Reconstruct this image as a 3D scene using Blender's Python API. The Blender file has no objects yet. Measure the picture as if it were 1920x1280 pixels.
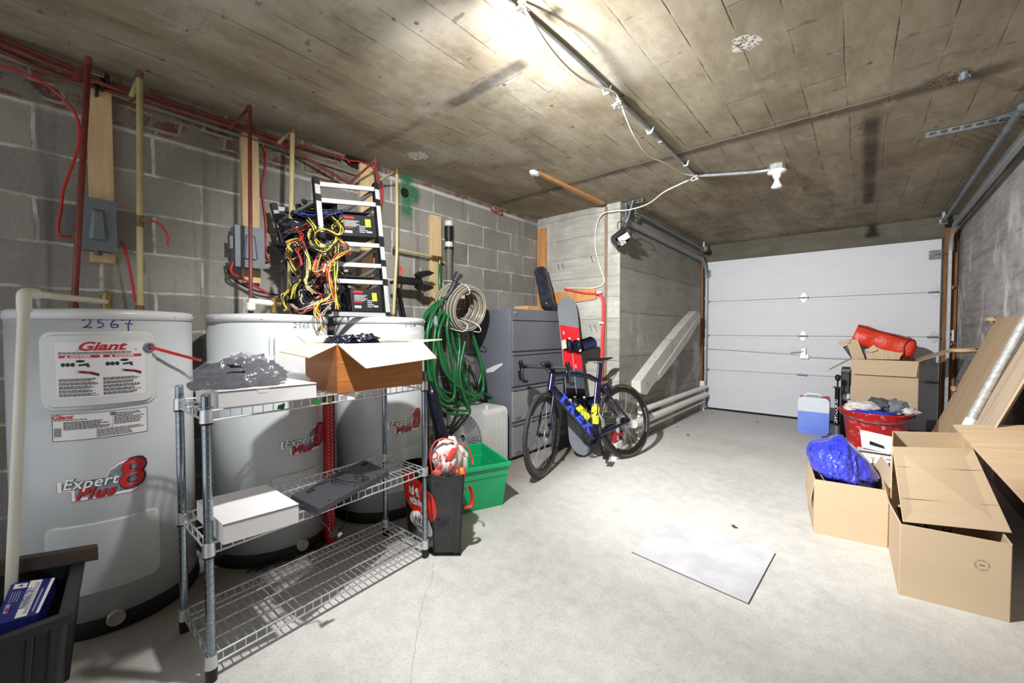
import bpy, math, random
from mathutils import Matrix, Vector
random.seed(7)
PI = math.pi
SC = bpy.context.scene
COL = SC.collection
R = math.radians
V = Vector

# ---------------------------------------------------------------- camera
F_ = 768.0
YAW = R(40.7); PIT = math.atan(21/768.0); CH = 1.146
cy_, sy_, cp_, sp_ = math.cos(YAW), math.sin(YAW), math.cos(PIT), math.sin(PIT)
FW = V((-sy_*cp_, cy_*cp_, -sp_)); RT = V((cy_, sy_, 0)); UP = RT.cross(FW)
def ray(x, y): return FW + RT*((x-960)/F_) + UP*(-(y-640)/F_)
def W(x, y, X=None, Y=None, Z=None):
    """point of the room seen in direction (x, y) lying on one plane"""
    d = ray(x, y)
    if X is not None: t = X/d.x
    elif Y is not None: t = Y/d.y
    else: t = (Z-CH)/d.z
    return V((d.x*t, d.y*t, CH+d.z*t))
def WV(x, y, p, q):
    """the same on the vertical plane through floor points p, q"""
    d = ray(x, y); nx, ny = -(q[1]-p[1]), q[0]-p[0]
    t = (p[0]*nx+p[1]*ny)/(d.x*nx+d.y*ny)
    return V((d.x*t, d.y*t, CH+d.z*t))
def zat(y, base):
    """height at which the upright line through base is seen at row y""" 
    k = (640-y)/F_
    a = base.x*UP.x+base.y*UP.y; c = base.x*FW.x+base.y*FW.y
    return CH+(k*c-a)/(UP.z-k*FW.z)
cam = bpy.data.cameras.new('camera'); cam.sensor_width = 36; cam.lens = 36*F_/1920
cam.clip_start = .02
cob = bpy.data.objects.new('camera', cam); COL.objects.link(cob)
M3 = Matrix((RT, UP, -FW)).transposed()
cob.matrix_world = Matrix.Translation((0, 0, CH)) @ M3.to_4x4()
SC.camera = cob

# ---------------------------------------------------------------- mesh tools
class MB:
    def __init__(s): s.v = []; s.f = []; s.m = []; s.sm = []
    def add(s, vs, fs, mi=0, sm=False):
        n = len(s.v); s.v += [V(a) for a in vs]
        for f in fs: s.f.append([i+n for i in f]); s.m.append(mi); s.sm.append(sm)
        return s
    def box(s, c, d, M=None, mi=0):
        x, y, z = d[0]/2, d[1]/2, d[2]/2
        vs = [V((a*x, b*y, g*z)) for g in (-1, 1) for b in (-1, 1) for a in (-1, 1)]
        if M is not None: vs = [M @ p for p in vs]
        vs = [p+V(c) for p in vs]
        return s.add(vs, [(0,2,3,1),(4,5,7,6),(0,1,5,4),(2,6,7,3),(0,4,6,2),(1,3,7,5)], mi)
    def hexa(s, p, mi=0):
        return s.add(p, [(3,2,1,0),(4,5,6,7),(0,1,5,4),(1,2,6,5),(2,3,7,6),(3,0,4,7)], mi)
    def slab(s, pts, t, mi=0, n=None):
        """flat sheet of thickness t through polygon pts"""
        pts = [V(p) for p in pts]
        if n is None: n = (pts[1]-pts[0]).cross(pts[2]-pts[0]).normalized()
        k = len(pts); vs = [p-n*t/2 for p in pts]+[p+n*t/2 for p in pts]
        fs = [tuple(range(k-1, -1, -1)), tuple(range(k, 2*k))]+[(i, (i+1) % k, k+(i+1) % k, k+i) for i in range(k)]
        return s.add(vs, fs, mi)
    def prism(s, pts, d, mi=0, sm=False):
        """polygon pts swept by vector d"""
        pts = [V(p) for p in pts]; d = V(d); k = len(pts)
        vs = pts+[p+d for p in pts]
        s.add(vs, [tuple(range(k-1, -1, -1)), tuple(range(k, 2*k))], mi)
        return s.add(vs, [(i, (i+1) % k, k+(i+1) % k, k+i) for i in range(k)], mi, sm)
    def cyl(s, a, b, r, r2=None, seg=16, mi=0, cap=True):
        a, b = V(a), V(b); r2 = r if r2 is None else r2
        z = (b-a).normalized(); x = z.orthogonal().normalized(); y = z.cross(x)
        vs = []
        for p, q in ((a, r), (b, r2)):
            vs += [p+x*(q*math.cos(2*PI*i/seg))+y*(q*math.sin(2*PI*i/seg)) for i in range(seg)]
        s.add(vs, [(i, (i+1) % seg, seg+(i+1) % seg, seg+i) for i in range(seg)], mi, True)
        if cap: s.add(vs, [tuple(range(seg-1, -1, -1)), tuple(range(seg, 2*seg))], mi)
        return s
    def lathe(s, prof, M=None, seg=48, mi=0):
        M = M or Matrix.Identity(4); vs = []; k = len(prof)
        for i in range(seg):
            a = 2*PI*i/seg
            vs += [M @ V((r*math.cos(a), r*math.sin(a), z)) for r, z in prof]
        fs = [(i*k+j, ((i+1) % seg)*k+j, ((i+1) % seg)*k+j+1, i*k+j+1) for i in range(seg) for j in range(k-1)]
        return s.add(vs, fs, mi, True)
    def tube(s, pts, r, seg=8, smooth=0, closed=False, mi=0, flat=1.0, up=None):
        pts = [V(p) for p in pts]
        if smooth: pts = spline(pts, smooth, closed)
        n = len(pts)
        rs = r if isinstance(r, (list, tuple)) else None
        if rs and len(rs) != n: rs = [rs[min(len(rs)-1, int(round(i*(len(rs)-1)/(n-1))))] for i in range(n)]
        T = []
        for i in range(n):
            a = pts[i-1] if (i or closed) else pts[0]; b = pts[(i+1) % n] if (i < n-1 or closed) else pts[-1]
            t = (b-a); T.append(t.normalized() if t.length > 1e-9 else V((0, 0, 1)))
        u = T[0].orthogonal().normalized() if up is None else V(up); vs = []
        for i in range(n):
            u = (u-T[i]*u.dot(T[i]));
            u = u.normalized() if u.length > 1e-6 else T[i].orthogonal().normalized()
            w = T[i].cross(u); q = rs[i] if rs else r
            vs += [pts[i]+u*(q*math.cos(2*PI*j/seg))+w*(q*flat*math.sin(2*PI*j/seg)) for j in range(seg)]
        m = n if closed else n-1
        fs = [(i*seg+j, i*seg+(j+1) % seg, ((i+1) % n)*seg+(j+1) % seg, ((i+1) % n)*seg+j) for i in range(m) for j in range(seg)]
        s.add(vs, fs, mi, True)
        if not closed: s.add(vs, [tuple(range(seg-1, -1, -1)), tuple(range((n-1)*seg, n*seg))], mi)
        return s
    def torus(s, c, nrm, r, t, seg=48, k=10, mi=0, M=None):
        nrm = V(nrm).normalized(); x = nrm.orthogonal().normalized(); y = nrm.cross(x); c = V(c)
        return s.tube([c+x*(r*math.cos(2*PI*i/seg))+y*(r*math.sin(2*PI*i/seg)) for i in range(seg)], t, k, closed=True, mi=mi)
    def grid(s, fn, nu, nv, mi=0, sm=True, closed_u=False):
        vs = [V(fn(i/nu, j/nv)) for i in range(nu+1) for j in range(nv+1)]
        fs = [(i*(nv+1)+j, (i+1)*(nv+1)+j, (i+1)*(nv+1)+j+1, i*(nv+1)+j+1) for i in range(nu) for j in range(nv)]
        return s.add(vs, fs, mi, sm)
    def blob(s, c, rad, seed=0, amp=.2, fr=3, nu=40, nv=24, mi=0, crease=.0, M=None, zmin=None):
        from mathutils import noise
        c = V(c)
        def fn(u, v):
            a, b = u*2*PI, (v-.5)*PI
            d = V((math.cos(a)*math.cos(b), math.sin(a)*math.cos(b), math.sin(b)))
            k = 1+amp*noise.noise(d*fr+V((seed*7.1, seed, 0)))
            if crease: k += crease*(abs(noise.noise(d*fr*2.6+V((seed, 3, 9))))-.2)
            p = V((d.x*rad[0]*k, d.y*rad[1]*k, d.z*rad[2]*k))
            if M is not None: p = M @ p
            p = p+c
            if zmin is not None and p.z < zmin: p.z = zmin
            return p
        return s.grid(fn, nu, nv, mi)

def spline(P, n, closed=False):
    out = []; k = len(P)
    rng = range(k) if closed else range(k-1)
    for i in rng:
        if closed: a, b, c, d = P[i-1], P[i], P[(i+1) % k], P[(i+2) % k]
        else: a, b, c, d = P[max(i-1, 0)], P[i], P[i+1], P[min(i+2, k-1)]
        for j in range(n):
            t = j/n
            out.append(.5*((2*b)+(c-a)*t+(2*a-5*b+4*c-d)*t*t+(3*b-a-3*c+d)*t**3))
    if not closed: out.append(P[-1])
    return out

WM = {}
def root(name, label, cat, loc=(0, 0, 0), group=None, rz=0):
    o = bpy.data.objects.new(name, None); COL.objects.link(o)
    o.empty_display_size = .05
    o.location = loc; o.rotation_euler = (0, 0, rz)
    WM[o.name] = Matrix.Translation(loc) @ Matrix.Rotation(rz, 4, 'Z')
    o['label'] = label; o['category'] = cat
    if group: o['group'] = group
    return o
def obj(name, mb, mats, parent=None, bev=0, label=None, kind=None, sub=0):
    me = bpy.data.meshes.new(name)
    if parent is not None: Mi = WM[parent.name].inverted(); org = None
    else:
        xs = [p.x for p in mb.v]; ys = [p.y for p in mb.v]; zs = [p.z for p in mb.v]
        org = V(((min(xs)+max(xs))/2, (min(ys)+max(ys))/2, min(zs))); Mi = Matrix.Translation(-org)
    me.from_pydata([tuple(Mi @ p) for p in mb.v], [], mb.f)
    if not isinstance(mats, (list, tuple)): mats = [mats]
    for m in mats: me.materials.append(m)
    me.polygons.foreach_set('material_index', mb.m); me.polygons.foreach_set('use_smooth', mb.sm)
    me.update()
    o = bpy.data.objects.new(name, me); COL.objects.link(o)
    if parent is not None: o.parent = parent; WM[o.name] = WM[parent.name]
    else: o.location = org; WM[o.name] = Matrix.Translation(org)
    if bev:
        b = o.modifiers.new('bevel', 'BEVEL'); b.width = bev; b.segments = 2; b.limit_method = 'ANGLE'; b.angle_limit = R(50)
    if sub:
        b = o.modifiers.new('sub', 'SUBSURF'); b.levels = sub; b.render_levels = sub
    if label: o['label'] = label
    if kind: o['kind'] = kind
    return o
def each(name, mbs, m, parent, **k):
    return [obj(name, b_, m, parent, **k) for b_ in mbs]
def tag(o, label, cat, group=None, kind=None):
    o['label'] = label; o['category'] = cat
    if group: o['group'] = group
    if kind: o['kind'] = kind
    return o
def struct(name, mb, m, parent=None, **k):
    o = obj(name, mb, m, parent, **k)
    if parent is None: o['kind'] = 'structure'
    return o
def dup(r, loc, rz=None, label=None):
    c = r.copy(); COL.objects.link(c); c.location = loc
    if rz is not None: c.rotation_euler = (0, 0, rz)
    if label: c['label'] = label
    for ch in list(r.children):
        d = ch.copy(); COL.objects.link(d); d.parent = c
        for g in list(ch.children):
            e = g.copy(); COL.objects.link(e); e.parent = d
    return c

# lettering: glyph outlines of the built-in font as flat faces
_tc = {}
def glyphs(s, size=1, shear=0, bold=0, align='CENTER', space=1):
    cu = bpy.data.curves.new('t', 'FONT'); cu.body = s; cu.size = size; cu.shear = shear; cu.offset = bold
    cu.align_x = align; cu.align_y = 'CENTER'; cu.resolution_u = 3; cu.space_character = space
    o = bpy.data.objects.new('t', cu); COL.objects.link(o)
    dg = bpy.context.evaluated_depsgraph_get(); dg.update()
    me = bpy.data.meshes.new_from_object(o.evaluated_get(dg))
    vs = [(v.co.x, v.co.y) for v in me.vertices]; fs = [tuple(p.vertices) for p in me.polygons]
    bpy.data.objects.remove(o); bpy.data.curves.remove(cu); bpy.data.meshes.remove(me)
    return vs, fs
def text(mb, s, fn, size, sx=1, shear=0, bold=0, at=(0, 0), rot=0, align='CENTER', mi=0, space=1):
    """fn maps (u, v) in metres to a point"""
    vs, fs = glyphs(s, size, shear, bold, align, space)
    c, q = math.cos(rot), math.sin(rot)
    mb.add([fn(at[0]+(x*sx*c-y*q), at[1]+(x*sx*q+y*c)) for x, y in vs], fs, mi)
def bars(mb, fn, u0, u1, v0, v1, rows, gap=.45, rag=.25, mi=0, cols=1):
    """lines of print too small to read"""
    for k in range(rows):
        y = v1-(v1-v0)*(k+.5)/rows; h = (v1-v0)/rows*(1-gap)/2; x = u0; xe = u1-(u1-u0)*random.random()*rag
        while x < xe:
            w = random.uniform(.004, .012); b = min(x+w, xe)
            mb.add([fn(x, y-h), fn(b, y-h), fn(b, y+h), fn(x, y+h)], [(0, 1, 2, 3)], mi); x = b+.0015
def rect(mb, fn, u0, v0, u1, v1, mi=0, nu=1):
    for i in range(nu):
        a = u0+(u1-u0)*i/nu; b = u0+(u1-u0)*(i+1)/nu
        mb.add([fn(a, v0), fn(b, v0), fn(b, v1), fn(a, v1)], [(0, 1, 2, 3)], mi)
def poly(mb, fn, pts, mi=0): mb.add([fn(*p) for p in pts], [tuple(range(len(pts)))], mi)
def plane(o, u, n=None, v=None, off=.001):
    """flat mapping: origin o, u axis, v axis (default up)"""
    o, u = V(o), V(u).normalized(); v = V((0, 0, 1)) if v is None else V(v).normalized()
    n = u.cross(v).normalized()
    return lambda a, b, h=0: o+u*a+v*b+n*(off+h)

# ---------------------------------------------------------------- materials
def lin(c):
    return tuple((x/255/12.92 if x/255 <= .04045 else ((x/255+.055)/1.055)**2.4) for x in c[:3])+(1,)
def nd(nt, t, _p=None, **ins):
    n = nt.nodes.new(t)
    for k, v in (_p or {}).items(): setattr(n, k, v)
    for k, v in ins.items():
        key = int(k[1:]) if k[0] == 'i' and k[1:].isdigit() else k.replace('_', ' ')
        if isinstance(v, bpy.types.NodeSocket): nt.links.new(v, n.inputs[key])
        else: n.inputs[key].default_value = v
    return n
def mth(nt, op, a, b=0, c=0, clamp=False):
    return nd(nt, 'ShaderNodeMath', {'operation': op, 'use_clamp': clamp}, i0=a, i1=b, i2=c).outputs[0]
def mixc(nt, f, a, b, mode='MIX'):
    n = nt.nodes.new('ShaderNodeMix'); n.data_type = 'RGBA'; n.blend_type = mode
    for i, v in ((0, f), (6, a), (7, b)):
        if isinstance(v, bpy.types.NodeSocket): nt.links.new(v, n.inputs[i])
        else: n.inputs[i].default_value = v
    return n.outputs[2]
def ramp(nt, f, stops):
    n = nt.nodes.new('ShaderNodeValToRGB'); e = n.color_ramp.elements
    while len(e) < len(stops): e.new(.5)
    for i, (p, c) in enumerate(stops): e[i].position = p; e[i].color = c if len(c) == 4 else lin(c)
    nt.links.new(f, n.inputs[0]); return n.outputs[0]
def mrange(nt, v, a, b, c=0, d=1, smooth=True):
    n = nt.nodes.new('ShaderNodeMapRange'); n.interpolation_type = 'SMOOTHSTEP' if smooth else 'LINEAR'
    nt.links.new(v, n.inputs[0])
    for i, x in ((1, a), (2, b), (3, c), (4, d)): n.inputs[i].default_value = x
    return n.outputs[0]
def newmat(name):
    m = bpy.data.materials.new(name); m.use_nodes = True
    nt = m.node_tree; return m, nt, nt.nodes['Principled BSDF']
def noise(nt, vec, scale, detail=4, rough=.55, sc=None, dist=0):
    if sc is not None: vec = nd(nt, 'ShaderNodeVectorMath', {'operation': 'MULTIPLY'}, i0=vec, i1=sc).outputs[0]
    return nd(nt, 'ShaderNodeTexNoise', None, Vector=vec, Scale=scale, Detail=detail, Roughness=rough, Distortion=dist).outputs[0]
def bump(nt, b, h, strength=.3, dist=.01):
    n = nd(nt, 'ShaderNodeBump', None, Height=h, Strength=strength, Distance=dist)
    nt.links.new(n.outputs[0], b.inputs['Normal'])
def mat(name, c, rough=.5, metal=0, var=.12, vs=6, bmp=.0, bs=60, c2=None, st=None, alpha=1, trans=0, ior=1.45, sc=None, emis=None, coat=0, wear=None, bd=.004):
    """plain procedural material: base colour broken up by noise, optional second colour and bump"""
    m, nt, b = newmat(name)
    co = nd(nt, 'ShaderNodeTexCoord').outputs['Object']
    n = noise(nt, co, vs, 5, sc=sc)
    f = mrange(nt, n, .3, .7)
    c = lin(c); d = lin(c2) if c2 else tuple(x*(1-var*2) for x in c[:3])+(1,)
    col = mixc(nt, f, c, d)
    if wear:
        w = mrange(nt, noise(nt, co, wear[1], 6, .7), wear[2], wear[2]+.06)
        col = mixc(nt, w, col, lin(wear[0]))
    nt.links.new(col, b.inputs['Base Color'])
    b.inputs['Roughness'].default_value = rough; b.inputs['Metallic'].default_value = metal
    if bmp: bump(nt, b, noise(nt, co, bs, 4, sc=sc), bmp, bd)
    if alpha < 1: b.inputs['Alpha'].default_value = alpha
    if trans: b.inputs['Transmission Weight'].default_value = trans; b.inputs['IOR'].default_value = ior
    if coat: b.inputs['Coat Weight'].default_value = coat
    if emis: b.inputs['Emission Color'].default_value = lin(c if False else emis[0]); b.inputs['Emission Strength'].default_value = emis[1]
    return m
# ================================================================ the setting
XL, XR, XS, YB, YD, CZ, YR = -2.78, .75, -1.79, 3.67, 6.4, 2.375, -1.6

# --- ceiling: board-formed concrete
m_ceil, nt, b = newmat('board_formed_ceiling')
P = nd(nt, 'ShaderNodeNewGeometry').outputs['Position']
sx = nd(nt, 'ShaderNodeSeparateXYZ', None, i0=P); X, Y, Z = sx.outputs
wob = noise(nt, P, 1.2, 3)
xw = mth(nt, 'ADD', X, mth(nt, 'MULTIPLY', mth(nt, 'SUBTRACT', wob, .5), .03))
q = mth(nt, 'DIVIDE', mth(nt, 'ADD', xw, 10), .168)
idx = mth(nt, 'FLOOR', q); fr = mth(nt, 'FRACT', q)
wn = nd(nt, 'ShaderNodeTexWhiteNoise', {'noise_dimensions': '1D'}, W=idx).outputs[0]
seam = mth(nt, 'SUBTRACT', 1, mrange(nt, mth(nt, 'PINGPONG', fr, .5), .004, .028))
q2 = mth(nt, 'DIVIDE', mth(nt, 'ADD', Y, mth(nt, 'MULTIPLY', wn, 7)), 2.9)
idx2 = mth(nt, 'FLOOR', q2)
wn2 = nd(nt, 'ShaderNodeTexWhiteNoise', {'noise_dimensions': '2D'}, Vector=nd(nt, 'ShaderNodeCombineXYZ', None, X=idx, Y=idx2).outputs[0]).outputs[0]
seam2 = mth(nt, 'SUBTRACT', 1, mrange(nt, mth(nt, 'PINGPONG', mth(nt, 'FRACT', q2), .5), .0006, .003))
grain = noise(nt, P, 7, 9, .72, sc=(1.7, .6, 1))
blot = noise(nt, P, 1.1, 6, .6)
blot2 = noise(nt, P, 3.0, 8, .7, sc=(1.3, .8, 1))
col = ramp(nt, mth(nt, 'ADD', mth(nt, 'MULTIPLY', grain, .55), mth(nt, 'MULTIPLY', blot2, .45)),
           [(.3, (112, 101, 83)), (.46, (144, 133, 112)), (.58, (160, 150, 129)), (.75, (180, 172, 153))])
tone = mrange(nt, wn2, 0, 1, .90, 1.07, False)
col = mixc(nt, 1.0, col, nd(nt, 'ShaderNodeCombineColor', None, i0=tone, i1=tone, i2=tone).outputs[0], 'MULTIPLY')
col = mixc(nt, mrange(nt, blot, .5, .72, 0, .5), col, lin((108, 94, 70)))
sn = mth(nt, 'MULTIPLY', seam, mrange(nt, noise(nt, P, 4, 4, .6, sc=(.6, 1, 1)), .42, .62, .06, .8))
sn = mth(nt, 'MAXIMUM', sn, mth(nt, 'MULTIPLY', seam2, .22))
col = mixc(nt, sn, col, lin((62, 54, 44)))
def band(c, at, hw, soft):
    d = mth(nt, 'ABSOLUTE', mth(nt, 'SUBTRACT', c, at)); return mth(nt, 'SUBTRACT', 1, mrange(nt, d, hw, hw+soft))
def rng(c, a, b_, s=.08):
    return mth(nt, 'MULTIPLY', mrange(nt, c, a-s, a+s), mth(nt, 'SUBTRACT', 1, mrange(nt, c, b_-s, b_+s)))
Yn = mth(nt, 'ADD', Y, mth(nt, 'MULTIPLY', mth(nt, 'SUBTRACT', noise(nt, P, .9, 2), .5), .12))
# soot lines of old rails and seams
s1 = mth(nt, 'MULTIPLY', band(Yn, 2.965, .015, .075), rng(X, -2.7, .5))
s1l = mth(nt, 'MULTIPLY', band(Yn, 2.93, .004, .012), rng(X, -2.6, .1))
s2 = mth(nt, 'MULTIPLY', band(Yn, 1.49, .016, .04), rng(X, -1.75, -1.2, .04))
s2b = mth(nt, 'MULTIPLY', band(Yn, 1.49, .01, .04), rng(X, -2.78, -1.7, .1))
s3 = mth(nt, 'MULTIPLY', band(mth(nt, 'ADD', X, 0), .01, .015, .05), rng(Y, 3.15, 5.3, .1))
s4 = mth(nt, 'MULTIPLY', band(X, .01, .04, .2), rng(Y, 3.0, 6.4, .3))
brk = mrange(nt, noise(nt, P, 5, 4), .35, .6, .7, 1)
for s_, f_, c_ in ((s1, .75, (52, 42, 32)), (s2, .85, (58, 52, 50)), (s2b, .45, (75, 66, 55)), (s3, .92, (45, 38, 32)), (s4, .22, (80, 68, 52))):
    col = mixc(nt, mth(nt, 'MULTIPLY', mth(nt, 'MULTIPLY', s_, f_), brk), col, lin(c_))
col = mixc(nt, mth(nt, 'MULTIPLY', s1l, .7), col, lin((170, 160, 140)))
# dark runs towards the right-hand wall and paler blotches mixed in near the lamp
big = noise(nt, P, 1.0, 3, .5, sc=(1.6, .5, 1))
col = mixc(nt, mth(nt, 'MULTIPLY', mrange(nt, big, .5, .66), .42), col, lin((88, 74, 52)))
pale_blot = mth(nt, 'MULTIPLY', mrange(nt, noise(nt, P, 1.6, 7, .65), .42, .68), mth(nt, 'MULTIPLY', rng(X, -2.6, -.7, .5), rng(Y, .2, 2.2, .6)))
col = mixc(nt, mth(nt, 'MULTIPLY', pale_blot, .4), col, lin((205, 202, 195)))
# small honeycomb patches
def spot(cx, cy, r):
    d = nd(nt, 'ShaderNodeVectorMath', {'operation': 'DISTANCE'}, i0=P, i1=(cx, cy, CZ)).outputs['Value']
    d = mth(nt, 'ADD', d, mth(nt, 'MULTIPLY', mth(nt, 'SUBTRACT', noise(nt, P, 14, 3), .5), r*1.3))
    return mth(nt, 'SUBTRACT', 1, mrange(nt, d, r*.8, r))
honey = mrange(nt, nd(nt, 'ShaderNodeTexVoronoi', None, Vector=P, Scale=75).outputs['Distance'], .3, .6)
p0 = W(782, 292, Z=CZ); p1 = W(1330, 700, Z=-5) if False else W(1395, 83, Z=CZ); p2 = W(1770, 150, Z=CZ)
for pp, rr in ((p0, .075), (p1, .06)):
    hc = mixc(nt, honey, lin((110, 105, 98)), lin((215, 212, 205)))
    col = mixc(nt, mth(nt, 'MULTIPLY', spot(pp.x, pp.y, rr), .8), col, hc)
col = mixc(nt, mth(nt, 'MULTIPLY', spot(p2.x, p2.y, .09), .7), col, mixc(nt, honey, lin((48, 40, 32)), lin((120, 108, 88))))
dash = mrange(nt, noise(nt, P, 15, 3, .6, sc=(.55, 1.3, 1)), .66, .72)
col = mixc(nt, mth(nt, 'MULTIPLY', dash, .6), col, lin((84, 74, 60)))
blk2 = mrange(nt, noise(nt, P, 3.6, 6, .75, sc=(.8, 1, 1)), .56, .68)
col = mixc(nt, mth(nt, 'MULTIPLY', blk2, .42), col, lin((98, 86, 68)))
lite = mrange(nt, noise(nt, P, 5.5, 6, .7, sc=(1.4, .8, 1)), .58, .72)
col = mixc(nt, mth(nt, 'MULTIPLY', lite, .35), col, lin((192, 186, 172)))
pits = mrange(nt, nd(nt, 'ShaderNodeTexVoronoi', None, Vector=P, Scale=6.5, Randomness=1).outputs['Distance'], .05, .09)
col = mixc(nt, mth(nt, 'MULTIPLY', mth(nt, 'SUBTRACT', 1, pits), .7), col, lin((55, 46, 36)))
nt.links.new(col, b.inputs['Base Color']); b.inputs['Roughness'].default_value = .9
h = mth(nt, 'SUBTRACT', mth(nt, 'ADD', mth(nt, 'MULTIPLY', grain, .5), mth(nt, 'MULTIPLY', wn, .4)), mth(nt, 'MULTIPLY', sn, .8))
bump(nt, b, h, .5, .006)

# --- floor
m_floor, nt, b = newmat('worn_concrete_floor')
P = nd(nt, 'ShaderNodeNewGeometry').outputs['Position']
X, Y, Z = nd(nt, 'ShaderNodeSeparateXYZ', None, i0=P).outputs
n1 = noise(nt, P, 1.0, 6, .6); n2 = noise(nt, P, 14, 8, .7); n3 = noise(nt, P, 90, 3, .6)
col = ramp(nt, mth(nt, 'ADD', mth(nt, 'MULTIPLY', n1, .6), mth(nt, 'MULTIPLY', n2, .4)),
           [(.3, (176, 175, 171)), (.46, (200, 199, 195)), (.56, (212, 211, 207)), (.74, (226, 225, 222))])
sp = mrange(nt, n3, .32, .52, .20, 0)
col = mixc(nt, sp, col, lin((120, 112, 100)))
sp2 = mrange(nt, nd(nt, 'ShaderNodeTexVoronoi', None, Vector=P, Scale=15, Randomness=1).outputs['Distance'], .02, .05, .5, 0)
sp2 = mth(nt, 'MULTIPLY', sp2, mrange(nt, noise(nt, P, 3, 2), .52, .6))
col = mixc(nt, sp2, col, lin((105, 95, 84)))
# brown dirt and painted-in shade along the heaters, browner towards the door
dirt_shade = mth(nt, 'MULTIPLY', mrange(nt, X, -1.62, -2.15), .85)
dirt_shade = mth(nt, 'MAXIMUM', dirt_shade, mth(nt, 'MULTIPLY', mrange(nt, Y, 4.6, 6.3), .3))
col = mixc(nt, mth(nt, 'MULTIPLY', dirt_shade, mrange(nt, n1, .3, .6, .5, 1)), col, lin((104, 91, 74)))
# hair cracks
def crack(axis, other, at, a, b_, w=.004, amp=.16, sc=1.6, wd=0):
    nn = mth(nt, 'ADD', mth(nt, 'MULTIPLY', mth(nt, 'SUBTRACT', noise(nt, P, sc, 2), .5), amp), mth(nt, 'MULTIPLY', mth(nt, 'SUBTRACT', noise(nt, P, 7, 5, .7), .5), .09))
    d = mth(nt, 'ABSOLUTE', mth(nt, 'SUBTRACT', mth(nt, 'ADD', axis, nn), at))
    m_ = mth(nt, 'SUBTRACT', 1, mrange(nt, d, w*.4, w))
    return mth(nt, 'MULTIPLY', m_, mth(nt, 'MULTIPLY', mrange(nt, other, a-.05, a+.05), mth(nt, 'SUBTRACT', 1, mrange(nt, other, b_-.05, b_+.05))))
Q = mth(nt, 'ADD', X, mth(nt, 'MULTIPLY', Y, .95))   # crack running from the shelf towards the viewer
ck = crack(Q, Y, -.37, .72, 1.35, .0028)
col = mixc(nt, mth(nt, 'MULTIPLY', ck, .45), col, lin((130, 124, 112)))
nt.links.new(col, b.inputs['Base Color'])
nt.links.new(mrange(nt, n2, .3, .7, .5, .75), b.inputs['Roughness'])
bump(nt, b, mth(nt, 'ADD', mth(nt, 'MULTIPLY', n2, .5), mth(nt, 'ADD', mth(nt, 'MULTIPLY', n3, .3), mth(nt, 'MULTIPLY', ck, -1))), .35, .006)

# --- block wall
m_block, nt, b = newmat('concrete_block_wall')
P = nd(nt, 'ShaderNodeNewGeometry').outputs['Position']
X, Y, Z = nd(nt, 'ShaderNodeSeparateXYZ', None, i0=P).outputs
wv = mth(nt, 'MULTIPLY', mth(nt, 'SUBTRACT', noise(nt, P, 3.5, 3), .5), .022)
wv2 = mth(nt, 'MULTIPLY', mth(nt, 'SUBTRACT', noise(nt, P, 16, 3, .6), .5), .012)
vy = mth(nt, 'ADD', mth(nt, 'ADD', Y, 4-2.21+.2), mth(nt, 'ADD', wv2, wv))
vz = mth(nt, 'ADD', mth(nt, 'MULTIPLY', mth(nt, 'SUBTRACT', Z, 2.135), .2/.199), mth(nt, 'ADD', mth(nt, 'ADD', wv, wv2), 4.0))
vec = nd(nt, 'ShaderNodeCombineXYZ', None, X=vy, Y=vz).outputs[0]
bt = nd(nt, 'ShaderNodeTexBrick', {'offset': .5}, Vector=vec, Color1=(0, 0, 0, 1), Color2=(1, 1, 1, 1), Mortar=(.5, .5, .5, 1), Scale=1.0, Mortar_Size=.008, Mortar_Smooth=.25, Bias=0.0, Brick_Width=.4, Row_Height=.2)
fine = noise(nt, P, 60, 5, .7); med = noise(nt, P, 5, 5, .6)
blk = ramp(nt, mth(nt, 'ADD', mth(nt, 'MULTIPLY', fine, .5), mth(nt, 'MULTIPLY', med, .5)), [(.3, (102, 100, 95)), (.5, (136, 134, 127)), (.72, (162, 159, 152))])
blk = mixc(nt, .5, blk, mixc(nt, bt.outputs['Color'], lin((104, 101, 96)), lin((164, 161, 155))))
mort = mixc(nt, mrange(nt, noise(nt, P, 8, 4, .7), .35, .65), lin((150, 147, 140)), lin((200, 198, 192)))
# smeared joints: mortar width grows with noise
sm_ = mth(nt, 'MULTIPLY', mrange(nt, nd(nt, 'ShaderNodeTexBrick', {'offset': .5}, Vector=vec, Scale=1.0, Mortar_Size=.014, Mortar_Smooth=.6, Brick_Width=.4, Row_Height=.2).outputs['Fac'], 0, 1), mrange(nt, noise(nt, P, 6, 5, .7), .55, .66))
mf = mth(nt, 'MAXIMUM', bt.outputs['Fac'], mth(nt, 'MULTIPLY', sm_, .6))
col = mixc(nt, mf, blk, mort)
# red brick courses closing the gap under the slab (lower edge steps up along the wall)
vec2 = nd(nt, 'ShaderNodeCombineXYZ', None, X=mth(nt, 'ADD', Y, mth(nt, 'MULTIPLY', wv, 3)), Y=mth(nt, 'ADD', Z, mth(nt, 'MULTIPLY', wv2, 1.5))).outputs[0]
br = nd(nt, 'ShaderNodeTexBrick', {'offset': .5}, Vector=vec2, Color1=lin((88, 64, 52)), Color2=lin((120, 86, 68)), Mortar=lin((150, 143, 132)), Scale=1.0, Mortar_Size=.008, Mortar_Smooth=.3, Bias=0.0, Brick_Width=.21, Row_Height=.068)
brc = mixc(nt, mrange(nt, noise(nt, P, 9, 5, .7), .42, .54), br.outputs['Color'], lin((120, 114, 105)))
edge = mrange(nt, Y, 1.45, 1.6, 2.14, 2.325)
isb = mrange(nt, mth(nt, 'SUBTRACT', mth(nt, 'ADD', Z, wv2), edge), 0, .006)
col = mixc(nt, isb, col, brc)
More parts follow.
